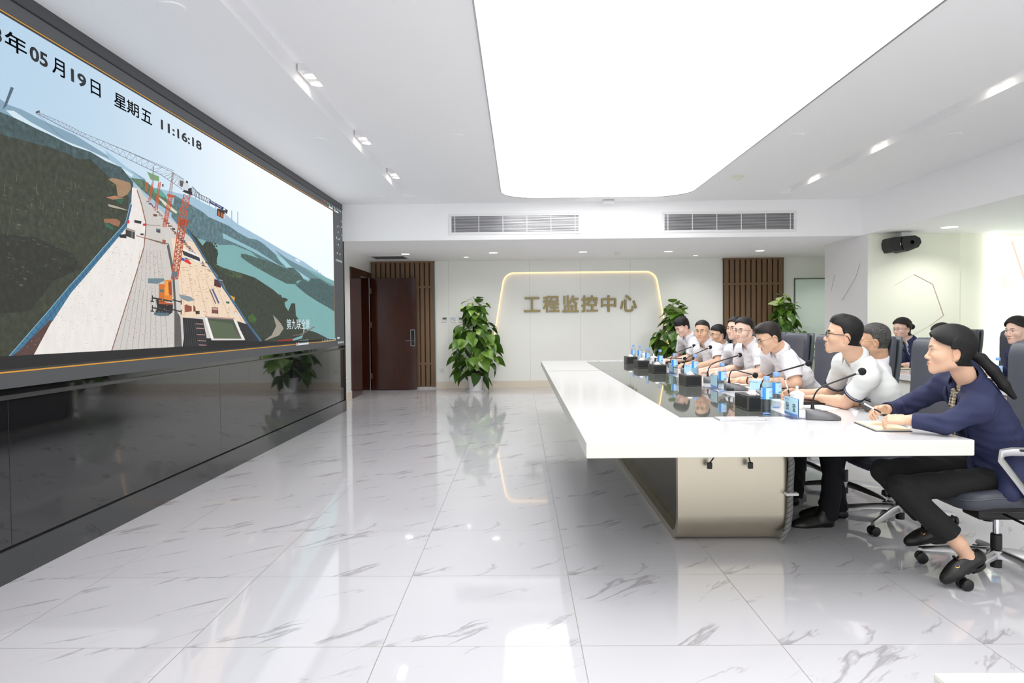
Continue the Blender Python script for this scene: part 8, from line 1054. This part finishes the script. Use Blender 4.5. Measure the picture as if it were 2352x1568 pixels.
        for j in range(4):
            for i in range(n_-1): fs_.append((j*n_+i, j*n_+i+1, (j+1)*n_+i+1, (j+1)*n_+i))
        w_.add(vs_, fs_); eb = fin(w_, 'eye', 'eye_white', smooth=True, fix=False)
        ir = MB(); rr = .0056; R0 = [inv(T(surf(q*.0315,.0130)+.0016, q*.0315, .0130))]; 
        for k in range(14):
            y, z = q*.0315+rr*math.cos(2*PI*k/14), .0130+max(-hgt*.95, min(hgt*.95, rr*math.sin(2*PI*k/14))); R0.append(inv(T(surf(y,z)+.0014, y, z)))
        ir.add(R0, [(0,1+k,1+(k+1)%14) for k in range(14)]); fin(ir, 'iris', 'iris', eb, smooth=True, fix=False)
        ls = MB(); ls.tube([pt(-1+2*i/8, hgt*max(.05,(1-(-1+2*i/8)**2))**.7+.0006, .001) for i in range(9)], .0011, 5); fin(ls, 'lashes', 'lash', eb)
        br = MB(); bp = []
        for i in range(8):
            u = i/7; y, z = q*(.012+.037*u), .0315+.0060*math.sin(u*PI*.62)-.0015*u*u; bp.append(inv(T(surf(y,z)+.0006, y, z)))
        br.tube(bp, [(.0012,.0025),(.0016,.0036),(.0017,.0039),(.0017,.0038),(.0016,.0034),(.0014,.0028),(.0012,.002),(.0008,.001)] if sex == 'm' else [(.001,.0016),(.0013,.0024),(.0013,.0025),(.0013,.0023),(.0012,.002),(.001,.0016),(.0009,.0012),(.0006,.0007)], 6, flat=tuple(H[:,0]))
        fin(br, 'eyebrow', 'hair_black')
    # ---- hair
    hp = dict(vol=.005, topv=.014, line=.088, side=.018, nape=-.042 if sex == 'm' else -.062, bangs=0); hp.update(hair or {})
    if sex == 'm': hp['nape'] = -.042; hp['vol'] = min(hp['vol'], .0055)
    G = Solid(); X = Solid(); g3 = hp['vol']
    G.ell(T(0,0,.045), [.125*s,.105*s,.125*s], H.T); G.ell(T(-.03,0,-.03), [.09*s,.09*s,.09*s], H.T)      # bounds only
    if hp.get('quiff'): X.cap(T(.074,-.026,.113), T(.074,.026,.113), .019*s, .019*s, .02); X.cap(T(.035,-.03,.126), T(.035,.03,.126), .020*s, .020*s, .03)
    if hp.get('sweep'):
        for q in (1,-1): X.cap(T(.080,q*.010,.108), T(.060,q*.060,.055), .012*s, .010*s, .02)
    if hp.get('bunch'): X.cap(T(-.05,0,.05), V3(*hp['tail'][0]), .05*s, .016, .03)
    tl0, tl1 = g3, g3+hp['topv']
    def hair_base(p, bc, br):
        q = (p-c)@H/s; z = q[...,2]; x = q[...,0]
        u = np.clip((z-(.035 if sex == 'm' else .005))/.09, 0, 1); u = u*u*(3-2*u); t = tl0+(tl1-tl0)*u; t = t*np.clip((z-hp['nape'])/.06+.12, .12, 1)
        d = S.ev(p, bc, br)-t*s
        if X.P: e = X.ev(p, bc, br); kk = .022; h = np.maximum(kk-np.abs(d-e),0)/kk; d = np.minimum(d,e)-h*h*kk*.25
        return d
    # keep: above the hairline, or behind the temples
    def hairline(p):
        q = (p-c)@H/s; x, y, z = q[...,0], q[...,1], q[...,2]
        ay = np.abs(y)
        top_ = hp['line']-.012*(ay/.06)**2*hp.get('corner',1.) - z - .25*np.maximum(.05-x,0)*0
        top_ = np.where(x < .10, top_, top_)
        side_ = np.maximum(x-hp['side']-(.022 if hp.get('burn',1) else 0)*np.clip((z-.015)/.05,0,1.4), hp['nape']*1.0-z+np.clip((x+.02)*1.3,0,.06)*1.0)
        ear = .030-np.sqrt(((x+.004)/.85)**2+((z-.000)/1.15)**2)
        if hp.get('over_ear'): ear = np.full_like(ear, -1.)
        side_ = np.where(ay > .05, np.maximum(side_, ear), side_)
        n = (np.sin(y*520+x*160)+np.sin(z*430+x*390+y*110)+np.sin(y*900+z*500))*.0013
        hh = np.maximum(.018-np.abs(top_-side_),0)/.018
        return np.minimum(top_, side_)-hh*hh*.0045+n*np.clip((z-hp['nape'])/.05,.15,1)
    base_ev = G.ev
    def ev2(p, bc=None, br=0):
        d = hair_base(p, bc, br); k = hairline(p); kk = .008; h = np.maximum(kk-np.abs(d-k),0)/kk; d = np.maximum(d,k)+h*h*kk*.25
        if TAIL is not None:
            e = TAIL.ev(p, bc, br); kk = .012; h = np.maximum(kk-np.abs(d-e),0)/kk; d = np.minimum(d,e)-h*h*kk*.25
        return d
    TAIL = None
    if hp.get('tail'):
        TAIL = Solid(); pts = [V3(*p) for p in hp['tail']]; rr = hp.get('tail_r', [.024,.032,.030,.022,.010])
        for i in range(len(pts)-1): TAIL.cap(pts[i], pts[i+1], rr[i], rr[i+1], .01)
        G.P += [('c','u',.001,(a+b)/2,np.linalg.norm(b-a)/2+.04,(a,b,-.05,-.05,None)) for a, b in zip(pts[:-1], pts[1:])]
    if hp.get('extra'):
        TAIL = TAIL or Solid()
        for a, b, ra, rb in hp['extra']: TAIL.cap(T(*a), T(*b), ra*s, rb*s, .012); G.P.append(('c','u',.001,(T(*a)+T(*b))/2,.1,(T(*a),T(*b),-.05,-.05,None)))
    G.ev = ev2; hm, hfc = G.mesh(hres); hob = solid_obj('hair', [(hm,hfc)], hair_m, root, None, off)
    if hp.get('tie'):
        p = V3(*hp['tail'][0]); fin(MB().sphere(inv(p), .024, 12, 8), 'hair_tie', 'black_cloth', hob, smooth=True)
    # ---- spectacles
    if glasses:
        gm = MB(); lm = MB(); gz = .0115; bold = glasses == 'glass_black'; rt = .0021 if bold else .0011
        for q in (1,-1):
            P_ = [inv(T(.1115-.010*((y)/.06)**2*4, q*y, z)) for y, z in [(.0345+a*lens_w, gz+b) for a, b in superell(.0235,.0165 if bold else .0150,20,3.4)]]
            if bold or glasses != 'half': gm.tube(P_+[P_[0]], rt, 6)
            lm.add(P_, [tuple(range(20))])
            gm.tube([inv(T(.1035,q*.058,gz+.006)), inv(T(.097,q*.0705,gz+.006)), inv(T(.06,q*.076,gz+.005)), inv(T(.005,q*.0815,gz+.008)), inv(T(-.016,q*.082,gz-.004)), inv(T(-.026,q*.080,gz-.024))], rt*(1.2 if not bold else 1.25), 6)
            if bold: gm.tube([inv(T(.110,q*.013,gz+.0155)), inv(T(.110,q*.035,gz+.0165)), inv(T(.1035,q*.058,gz+.013))], rt*1.5, 6)
        gm.tube([inv(T(.1135,-.012,gz+.004)), inv(T(.1165,0,gz+.006)), inv(T(.1135,.012,gz+.004))], rt, 6)
        go = fin(gm, 'spectacles', glasses, smooth=True); fin(lm, 'lenses', 'lens', go, fix=False)
    # ---- clothes
    D = Solid(); fat = .010 if top != 'blazer' else .016
    def torso(Z, f):
        Z.ell(hip+ax*.02, (.125*g+f,.165*g+f,.13), TR, .06); Z.ell(hip+ax*.20, (.118*g+f,.150*g+f,.17), TR, .06); Z.ell(hip+ax*(L*.62), (.112*g+f,.158*g+f,.17), TR, .06)
        for sd in (1,-1): Z.cap(N-ax*.035+tl*sd*.035-tf*.008, SH['L' if sd > 0 else 'R'], .047+f, .050+f, .04)
    torso(D, fat); D.ell(N-ax*.09, (.07+fat,.12+fat,.075+fat), TR, .05); sleeves = []
    for k in 'LR': D.cap(N-ax*.09, SH[k], .05+fat, .05+fat, .03)
    for k in 'LR':
        a = arms[k]; e, w, sh = V3(*a['e']), V3(*a['w']), SH[k]
        if top == 'blazer':
            D.cap(sh, e, .058*g+.006, .050*g+.004, .035); q = w-nrm(w-e)*.012; D.cap(e, q, .050*g+.004, .037, .02); D.cap(q-nrm(w-e)*.004, q+nrm(w-e)*.035, .030, .032, .004, 's'); sleeves.append((q,nrm(w-e),.060))
        else:
            t_ = .66 if top == 'shirt' else .66
            b = sh+(e-sh)*t_; dr = nrm(e-sh); D.cap(sh, b, .052*g+.006, .051*g+.010, .03); D.cap(b-dr*.02, b+dr*.06, .044*g+.004, .046*g+.008, .004, 's'); sleeves.append((b, dr, .075*g))
    # trim sleeve ends flat and open the neck
    base = D.ev
    def ev3(p, bc=None, br=0):
        d = base(p, bc, br)
        for b, dr, rad in sleeves:
            q = p-b; t = q@dr; near = (np.linalg.norm(q, axis=-1) < rad*1.6); hh = np.maximum(.007-np.abs(d-t),0)/.007; d = np.where(near & (t > -.03), np.maximum(d, t)+hh*hh*.00175, d)
        a = 2.2; q = p-N; n = (np.sin(q@(ax*95+tl*40)+2.5*np.sin(q@(tl*31+tf*17)))*np.sin(q@(tf*44-ax*23)))*.0022*(1. if top != 'polo' else .6)
        q2 = p-hip; n = n+np.sin(q2@(ax*70)+2*np.sin(q2@(tl*22)))*.0032*np.clip(1.1-(q2@ax)/.28,0,1)
        if top == 'blazer':
            q3 = p-hip; n = n+np.sin(q3@V3(38,62,-50)+3*np.sin(q3@V3(14,9,22)))*.0022
        for b, dr, rad in sleeves: q4 = p-b; n = n*np.where(np.linalg.norm(q4, axis=-1) < rad*1.6, np.clip((-(q4@dr)-.01)/.05, .0, 1), 1)
        return d+n
    D.cap(T(-.022,0,-.05), N-ax*.01, nb*s*1.03+.002, nb*s*1.08+.004, .006, 's')
    vd = .042 if top != 'blazer' else .20
    D.cap(N+tf*.055+ax*.02, N+tf*.118-ax*vd, .026 if top != 'blazer' else .035, .004 if top != 'blazer' else .006, .008, 's')
    if top == 'blazer': D.cap(hip+ax*.0, hip+tf*.02+ax*.02-tf*.0, .14, .15, .06)
    D.ev = ev3; dv, df = D.mesh(res); cm = {'shirt':'shirt','polo':'polo','blazer':'navy'}[top]
    cl = solid_obj({'shirt':'shirt','polo':'polo_shirt','blazer':'blazer'}[top], [(dv,df)], cm, root, None, off)
    # collar: stand and fall around the neck, open at the front
    def collar(parent, m, name, rad, h, fall, front, gap=.52, thick=.0022):
        na = nrm(T(-.022,0,-.05)-N); c0 = N+na*.012; fl = nrm(tl-na*(tl@na)); ff = np.cross(fl, na); rows = []; n_ = 30
        for i in range(n_+1):
            a = gap+(2*PI-2*gap)*i/n_; ca, sa = math.cos(a), math.sin(a); fr = max(0, ca)**3
            def q(r, z, fw=0): return c0+ff*(ca*r*1.02+fw)+fl*(sa*r)+na*z
            rows.append([q(rad+.006, -.018), q(rad+.001, h*(1-.35*fr)), q(rad+.006, h*(1-.35*fr)+.003), q(rad+.014+.010*fr, h*.35-fall*.3*fr), q(rad+.020+.018*fr, -fall*.55-front*fr, .006*fr)])
        mb = MB(); vs_ = [inv(p) for r in rows for p in r]; fs_ = [(i*5+j, i*5+j+1, (i+1)*5+j+1, (i+1)*5+j) for i in range(n_) for j in range(4)]; mb.add(vs_, fs_)
        o = fin(mb, name, m, parent, smooth=True, fix=False, sharp=2.5); md = o.modifiers.new('solid','SOLIDIFY'); md.thickness = thick; md.offset = 0; return o
    if top in ('shirt','polo'):
        collar(cl, cm, 'collar', nb*s+.006, .042, .022, .045 if top == 'shirt' else .03)
        pk = MB(); 
        dsurf = lambda q0: None
        def out(v_, up__, lim=.3):           # walk to the cloth surface from the torso axis
            ts = np.arange(.05, lim, .003); d = D.ev(np.array([v_+up__*t for t in ts])); i = np.argmax(d > 0); return v_+up__*(ts[i]+.001)
        pl_ = [out(N-ax*z, tf) for z in (.075,.12,.17,.22,.27)]
        for i, p in enumerate(pl_): pk.sphere(inv(p), .0055, 8, 6, sc_=(1,1,1))
        fin(pk, 'buttons', 'porcelain' if top == 'shirt' else 'navy_trim', cl, smooth=True)
    if top == 'polo':
        for b, dr, rad in sleeves:
            for dz, w_ in ((-.004,.0045),(-.016,.002)):
                mb = MB(); u = nrm(np.cross(dr, V3(.3,.2,1))); v_ = np.cross(dr, u); ring = []
                for k in range(36):
                    a = 2*PI*k/36; dd = u*math.cos(a)+v_*math.sin(a); o_ = b+dr*dz; ts = np.arange(.02,.13,.002); d = base(np.array([o_+dd*t for t in ts])); i = min(len(ts)-1, np.where(d < 0)[0][-1]+1) if (d < 0).any() else 30; ring.append(inv(o_+dd*(ts[i]+.0008)))
                mb.tube(ring+[ring[0]], w_, 6); fin(mb, 'navy_hem', 'navy_trim', cl)
        na = nrm(T(-.022,0,-.05)-N); mb = MB(); rr = nb*s+.024; fl = nrm(tl-na*(tl@na)); ff = np.cross(fl, na)
        mb.tube([inv(N+na*.004+ff*(math.cos(a)*rr*1.04)+fl*(math.sin(a)*rr)) for a in np.linspace(.9,2*PI-.9,26)], .0024, 5); fin(mb, 'navy_collar_line', 'navy_trim', cl)
    if top == 'blazer':
        collar(cl, 'navy', 'jacket_collar', nb*s+.016, .026, .03, .01, .75, .004)
        for sd in (1,-1):                                       # lapels
            mb = MB(); rows = []
            for i in range(10):
                u = i/9; zc = -.015-.27*u; base_p = N+ax*zc+tl*sd*(.062-.050*u)
                def out2(p_): 
                    ts = np.arange(-.02,.26,.003); d = base(np.array([p_+tf*t for t in ts])); j = np.where(d < 0)[0]; return p_+tf*((ts[j[-1]] if len(j) else .09)+.006)
                w_ = .012+.040*math.sin(min(1,u*1.5)*PI*.5)*(1-u)**.5
                rows.append([inv(out2(base_p)), inv(out2(base_p+tl*sd*w_)+tf*.002)])
            mb.add([p for r in rows for p in r], [(2*i,2*i+1,2*i+3,2*i+2) for i in range(9)]); o = fin(mb, 'lapel', 'navy', cl, smooth=True, fix=False); md = o.modifiers.new('solid','SOLIDIFY'); md.thickness = .004; md.offset = 1
        I = Solid(); I.ell(hip+ax*.20, (.114*g,.146*g,.17), TR, .06); I.ell(hip+ax*(L*.62), (.112*g+.005,.15*g,.17), TR, .06); I.cap(N-ax*.02, N-ax*.08, nb*s+.012, nb*s+.03, .05)
        I.cap(T(-.022,0,-.05), N-ax*.0, nb*s*1.03+.002, nb*s*1.06+.003, .006, 's'); I.cap(N+tf*.08, N+tf*.10-ax*.06, .022, .008, .008, 's')
        iv, jf = I.mesh(res*1.3); blouse = solid_obj('blouse', [(iv,jf)], {'f1':'plaid'}.get(sex,'grey_shirt'), root, None, off)
        if sex == 'f': collar(blouse, 'grey_shirt' if label.find('bun') < 0 else 'shirt', 'shirt_collar', nb*s+.006, .03, .02, .05)
    # trousers, shoes
    Q = Solid(); Q.ell(hip+ax*.0-V3(0,0,.01), (.125*g+.004,.165*g+.003,.115), TR, .05)
    shoes = []
    for k, sd in (('L',1),('R',-1)):
        kn, an, td = [V3(*v) for v in LG.get(k, default[k])]; h0 = hip+tl*.085*sd-V3(0,0,.005); Q.cap(h0, kn, .088*g, .066*g, .03); dn = nrm(an-kn); hem = an-dn*LG.get('hem', -.035); Q.cap(kn, hem, .064*g, LG.get('cuff', .058)*g, .02); shoes.append((k, an, nrm(td), hem, dn))
    qb = Q.ev
    def ev4(p, bc=None, br=0):
        d = qb(p, bc, br)
        for k, an, td, hem, dn in shoes:
            q = p-hem; t = q@dn; near = np.linalg.norm(q, axis=-1) < .13; d = np.where(near & (t > -.05), np.maximum(d, t), d)
        q = p-hip; return d+np.sin(q@V3(55,20,40)+2*np.sin(q@V3(15,30,20)))*.0022
    Q.ev = ev4; qv, qf = Q.mesh(res*1.25); solid_obj('trousers', [(qv,qf)], pants, root, None, off)
    for k, an, td, hem, dn in shoes:
        loaf = LG.get('loafer'); Zs = Solid(); lat = nrm(np.cross(td, V3(0,0,1))); upv = np.cross(lat, td)
        an2 = V3(*LG['shoe'+k][0]) if 'shoe'+k in LG else an-V3(0,0,.055)      # heel point just above the sole
        if 'shoe'+k in LG: td = nrm(V3(*LG['shoe'+k][1])); lat = nrm(np.cross(td, V3(0,0,1))); upv = np.cross(lat, td)
        SR = np.stack([td,lat,upv]); ln = .25 if sex == 'm' else .222; w_ = .046 if sex == 'm' else .038
        Zs.ell(an2+td*(ln*.66)-upv*.020, (ln*.33,w_,.040), SR, .02); Zs.ell(an2+td*.020-upv*.012, (.050,w_*.80,.052), SR, .03); Zs.cap(an2+td*.02-upv*.012, an2+td*ln*.6-upv*.014, w_*.74, w_*.86, .03, 'u', (upv,.8)); Zs.ell(an2+td*(ln*.40)+upv*.006, (.062,w_*.72,.034), SR, .03)
        if not loaf: Zs.cap(an2+td*.03+upv*.02, an2+td*.035+upv*.055, .042, .044, .03)
        sol = an2-upv*.034; Zs.cut(sol, -upv, .004)
        if loaf: Zs.ell(an2+td*.045+upv*.064, (.072,w_*.64,.056), SR, .006, 's')
        zv, zf = Zs.mesh(res); so = solid_obj('shoe', [(zv,zf)], 'black_shoe', root, None, off)
        R2 = []
        pro = [(td*(ln*.46+ln*.50*math.cos(a)*1.0)+lat*(w_*(.90+.12*math.cos(a))*math.sin(a))) for a in np.linspace(0,2*PI,25)[:-1]]
        MB().loft([[inv(an2+p-upv*z) for p in pro] for z in (.028,.040)]).build('sole', 'black_shoe', so, smooth=True)
        if loaf:
            MB().loft([[inv(an2+td*(ln*.15+.045*math.cos(a))+lat*(w_*.85*math.sin(a))-upv*z) for a in np.linspace(0,2*PI,17)[:-1]] for z in (.040,.058)]).build('heel', 'black_shoe', so)
            q = an2+td*(ln*.56)+upv*.0285; mb = MB(); mb.tube([inv(q-lat*.022-upv*.006), inv(q+upv*.001), inv(q+lat*.022-upv*.006)], .0022, 6)
            for sd in (1,-1):
                cc = q+lat*.027*sd-upv*.008; mb.tube([inv(cc+td*(.010*math.cos(a))+(lat*sd*.75-upv*.6)*(.009*math.sin(a))) for a in np.linspace(0,2*PI,13)], .0020, 6)
            mb.build('gold_bit', 'gold', so, smooth=True)
            mb = MB(); rows = [[inv(an2+td*(ln*.46)+lat*(w_*.55*u)+upv*(.036-.018*abs(u)**2+z)) for u in np.linspace(-1,1,7)] for z in (0,.012,.022)]
            mb.add([p for r in rows for p in r], [(j*7+i,j*7+i+1,j*7+8+i,j*7+7+i) for j in range(2) for i in range(6)]); o = mb.build('tongue', 'black_shoe', so, smooth=True, fix=False); md = o.modifiers.new('s','SOLIDIFY'); md.thickness = .003
    return dict(root=root, T=T, inv=inv, body=body, top=cl, N=N, ax=ax, tf=tf, tl=tl, hip=hip, D=D, SH=SH)

def watch(P, w, d, m):
    mb = MB(); d = nrm(V3(*d)); w = V3(*w); mb.tube([P['inv'](w-d*.008), P['inv'](w+d*.008)], .031, 20); o = mb.build('watch_strap', m, P['body'], smooth=True)
    MB().tube([P['inv'](w+V3(0,0,.026)), P['inv'](w+V3(0,0,.036))], .019, 20).build('watch_case', 'chrome', P['body'], smooth=True)
def arm(e, w, **k): return dict(e=e, w=w, **k)
# P1: woman in navy at the near end
p1 = person('person in navy blazer and plaid scarf with ponytail, holding a pen at the table end', (2.05,3.40,1.128), -24, 4, (2.43,3.56,.535),
    dict(L=arm((1.985,3.335,.806),(1.862,3.425,.812), d=(-.9,.42,.02), up=(.25,-.55,.8), curl=.62, thumb=.15), R=arm((2.02,3.83,.81),(1.872,3.665,.835), d=(-.85,-.35,-.02), up=(.25,.75,.65), curl=.62, thumb=.1)),
    skin='skin_a', sex='f1', top='blazer', s=.94, tyaw=-14, neck=(2.155,3.45,.995), res=.0035, hres=.0026,
    hair=dict(vol=.010, topv=.012, line=.098, side=-.004, nape=-.058, burn=1, corner=2.2, tail=[(2.155,3.43,1.125),(2.195,3.415,1.105),(2.235,3.39,1.05),(2.275,3.37,.98),(2.315,3.36,.925)], tail_r=[.018,.025,.027,.024,.011], tie=True, bunch=True),
    legs=dict(L=((1.86,3.49,.475),(2.105,3.43,.212),(-.75,-.1,-.6)), R=((1.90,3.75,.50),(2.15,3.77,.235),(-1,.0,-.25)), hem=.055, cuff=.066, loafer=True,
        shoeL=((2.195,3.43,.158),(-.87,-.05,-.48)), shoeR=((2.235,3.77,.178),(-.97,.0,-.20))))
# scarf ends and jacket button
for sd, ln in ((1,.20),(-1,.25)):
    mb = MB(); rows = []; N_, ax_, tf_, tl_ = p1['N'], p1['ax'], p1['tf'], p1['tl']
    for i in range(12):
        u = i/11; ce = N_+tf_*(.075+.105*u+.01*math.sin(u*9))-ax_*(.03+ln*u)+tl_*sd*(.012+.016*u)-np.array([0,0,.02*u]); w_ = .012+.028*u
        rows.append([p1['inv'](ce+tl_*w_*math.cos(k*PI/4)+tf_*.009*math.sin(k*PI/4)*(1+.4*math.sin(k*3+u*8))) for k in range(8)])
    mb.loft(rows); mb.build('scarf_end', 'plaid', p1['root'], smooth=True)
mb = MB(); mb.tube([p1['inv'](p1['N']+p1['tf']*(.066*math.cos(a)+.01)+p1['tl']*.058*math.sin(a)-p1['ax']*(.01+.025*max(0,math.cos(a)))) for a in np.linspace(0,2*PI,25)], .013, 8); mb.build('scarf', 'plaid', p1['root'], smooth=True)
MB().sphere((0,0,0), .009, 10, 6, sc_=(1,1,1)).build('button', 'button_blue', p1['top'], smooth=True, loc=p1['inv'](V3(2.21,3.385,.455)))
# jacket skirt hanging over the seat
Sk = Solid(); Sk.ell((2.44,3.50,.55), (.17,.20,.15), None, .05); Sk.cap((2.34,3.38,.60),(2.30,3.36,.48),.045,.05,.05); Sk.cap((2.42,3.36,.60),(2.44,3.35,.47),.05,.05,.05); Sk.cap((2.5,3.42,.62),(2.55,3.42,.52),.06,.06,.05)
Sk.cut((2.4,3.4,.455),(0,.35,-1)); v_, f_ = Sk.mesh(.005); solid_obj('blazer_skirt', [(v_,f_)], 'navy', p1['root'], None, V3(2.43,3.56,0))
pen('white and black pen held by the woman in navy', (1.785,3.52,.832), (1.742,3.635,.872))

# P2: man in the white polo, black spectacles
p2 = person('person in a white polo with navy hems and black spectacles, writing and looking up', (1.951,4.30,1.185), -22, 9, (2.42,4.47,.53),
    dict(L=arm((1.985,4.36,.792),(1.935,4.60,.792), d=(-.5,.8,0), up=(0,0,1), curl=.4), R=arm((2.07,4.76,.80),(1.905,4.86,.80), d=(-.9,.25,-.02), up=(.1,.7,.7), curl=.6)),
    skin='skin_a', hair=dict(vol=.009, topv=.012, line=.090, side=.010, nape=-.070, quiff=True), glasses='glass_black', top='polo', s=.96, tyaw=-8, neck=(2.05,4.36,1.06), res=.0040, hres=.0030,
    legs=dict(L=((1.95,4.42,.50),(1.935,4.48,.085),(-1,-.05,0)), R=((2.0,4.66,.50),(2.08,4.68,.085),(-1,.1,0))), pants='dark_navy_cloth')
pen('black pen in the writing hand of the man in the polo', (1.825,4.83,.775), (1.775,4.80,.905))
# P3: grey-haired man leaning back
p3 = person('grey-haired person in a white shirt with gold spectacles, leaning back in the chair', (2.475,4.98,1.132), -35, 0, (2.42,5.12,.53),
    dict(L=arm((2.36,4.88,.74),(2.16,5.0,.70)), R=arm((2.34,5.36,.74),(2.14,5.22,.70))), skin='skin_c', hair=dict(vol=.006, topv=.012, line=.090, side=.0, nape=-.065), hair_m='hair_grey', glasses='glass_gold', s=.95, tyaw=-12, neck=(2.515,5.01,1.005))
# P4: man with the watch, looking down
p4 = person('person in a white shirt and rimless spectacles with a wrist watch, looking down at papers', (1.964,5.60,1.150), 2, -20, (2.42,5.85,.53),
    dict(L=arm((2.10,5.44,.815),(1.885,5.93,.795), d=(-.55,.8,-.03), curl=.15), R=arm((2.08,6.02,.81),(1.86,5.98,.80), d=(-.9,.1,0), curl=.3)),
    skin='skin_a', hair=dict(vol=.008, topv=.012, line=.086, side=.010, nape=-.068, quiff=True), hair_m='hair_brown', glasses='glass_steel', s=.96, neck=(2.055,5.64,1.055), girth=1.05, res=.0045)
watch(p4, (1.893,5.91,.797), (-.55,.8,-.03), 'brown_strap')
# P5: smiling man
p5 = person('smiling person in a white shirt with thin dark spectacles, head turned to the camera side', (2.106,6.70,1.188), 36, 0, (2.46,6.85,.53),
    dict(L=arm((2.20,6.52,.82),(1.97,6.72,.79), d=(-.8,.5,0), curl=.35), R=arm((2.16,7.08,.82),(1.95,6.98,.79), d=(-.9,-.2,0), curl=.35)),
    skin='skin_b', hair=dict(vol=.007, topv=.014, line=.100, side=-.002, nape=-.07, corner=1.6), glasses='glass_steel', smile=1., eye=.7, s=.96, neck=(2.175,6.74,1.07), girth=1.1)
# P6
p6 = person('person in a white shirt whose face peeks out behind the smiling man', (2.215,7.32,1.195), 32, 6, (2.46,7.45,.53),
    dict(L=arm((2.17,7.14,.82),(1.94,7.20,.79), d=(-1,.1,0)), R=arm((2.18,7.66,.82),(1.96,7.5,.79))), skin='skin_b', hair=dict(line=.092, side=.008, topv=.016), glasses='glass_gold', s=.95, res=.0055, hres=.004)
# P7
p7 = person('person in a white shirt with thin gold spectacles and short cropped hair, facing the camera', (2.068,8.10,1.165), 58, 0, (2.46,8.22,.53),
    dict(L=arm((2.19,7.88,.84),(1.99,7.98,.80), d=(-.9,.3,0)), R=arm((2.14,8.42,.83),(1.95,8.22,.80), d=(-.9,-.3,0))), skin='skin_a', hair=dict(vol=.006, topv=.008, line=.094, side=.0, nape=-.07), glasses='glass_gold', smile=.5, eye=.8, s=.99, tyaw=30, neck=(2.125,8.13,1.035), girth=1.08, res=.005, hres=.0038)
# P8
p8 = person('person with thin spectacles and black hair half hidden behind the cropped-haired man', (2.40,8.62,1.112), 12, 0, (2.47,8.75,.53),
    dict(L=arm((2.33,8.5,.74),(2.15,8.6,.70)), R=arm((2.33,8.95,.74),(2.14,8.85,.70))), skin='skin_a', hair=dict(vol=.009, topv=.016, line=.080, side=.010), glasses='glass_steel', s=.95, neck=(2.455,8.66,.99), res=.0055, hres=.004)
# P9
p9 = person('young person in a white shirt at the far table end, head bowed over the table', (2.065,9.02,1.215), 14, -26, (2.45,9.3,.53),
    dict(L=arm((2.12,8.98,.84),(1.95,9.05,.80)), R=arm((2.12,9.52,.83),(1.93,9.3,.80))), skin='skin_b', hair=dict(vol=.010, topv=.014, line=.070, side=.016, nape=-.065, quiff=True), s=.96, neck=(2.145,9.06,1.10), res=.005, hres=.0038)
# second row
w1 = person('person in a navy blazer with hair bun and round spectacles at the rear desk', (4.23,7.92,1.175), 18, -3, (4.66,7.98,.53),
    dict(L=arm((4.40,7.72,.80),(4.22,7.80,.80)), R=arm((4.40,8.24,.80),(4.22,8.0,.80))), skin='skin_b', sex='f', top='blazer', hair=dict(vol=.010, topv=.012, line=.090, side=.008, nape=-.072, sweep=True, over_ear=False, extra=[((-.095,0,.02),(-.135,0,.03),.028,.034)]), hair_m='hair_brown', glasses='glass_steel', s=.94, neck=(4.31,7.93,1.05), res=.0055, hres=.004)
w2 = person('person almost hidden at the rear desk, only dark hair showing above the ponytail', (4.28,7.26,1.115), 0, -6, (4.68,7.24,.53),
    dict(L=arm((4.45,7.02,.80),(4.28,7.1,.80)), R=arm((4.45,7.48,.80),(4.28,7.35,.80))), skin='skin_b', sex='f', top='blazer', hair=dict(vol=.010, topv=.012, line=.088, side=.008, sweep=True), hair_m='hair_brown', s=.94, res=.0065, hres=.005)
w3 = person('person in navy blazer over grey-blue shirt, dark hair tied back, at the right edge', (4.28,6.17,1.172), 14, 0, (4.68,6.2,.53),
    dict(L=arm((4.45,5.93,.80),(4.30,6.08,.80)), R=arm((4.42,6.48,.82),(4.24,6.42,.81), d=(-.9,.1,-.1))), skin='skin_b', sex='f', top='blazer', hair=dict(vol=.010, topv=.012, line=.094, side=-.002, nape=-.072, corner=2.), s=.95, neck=(4.355,6.18,1.045), res=.005, hres=.0036)
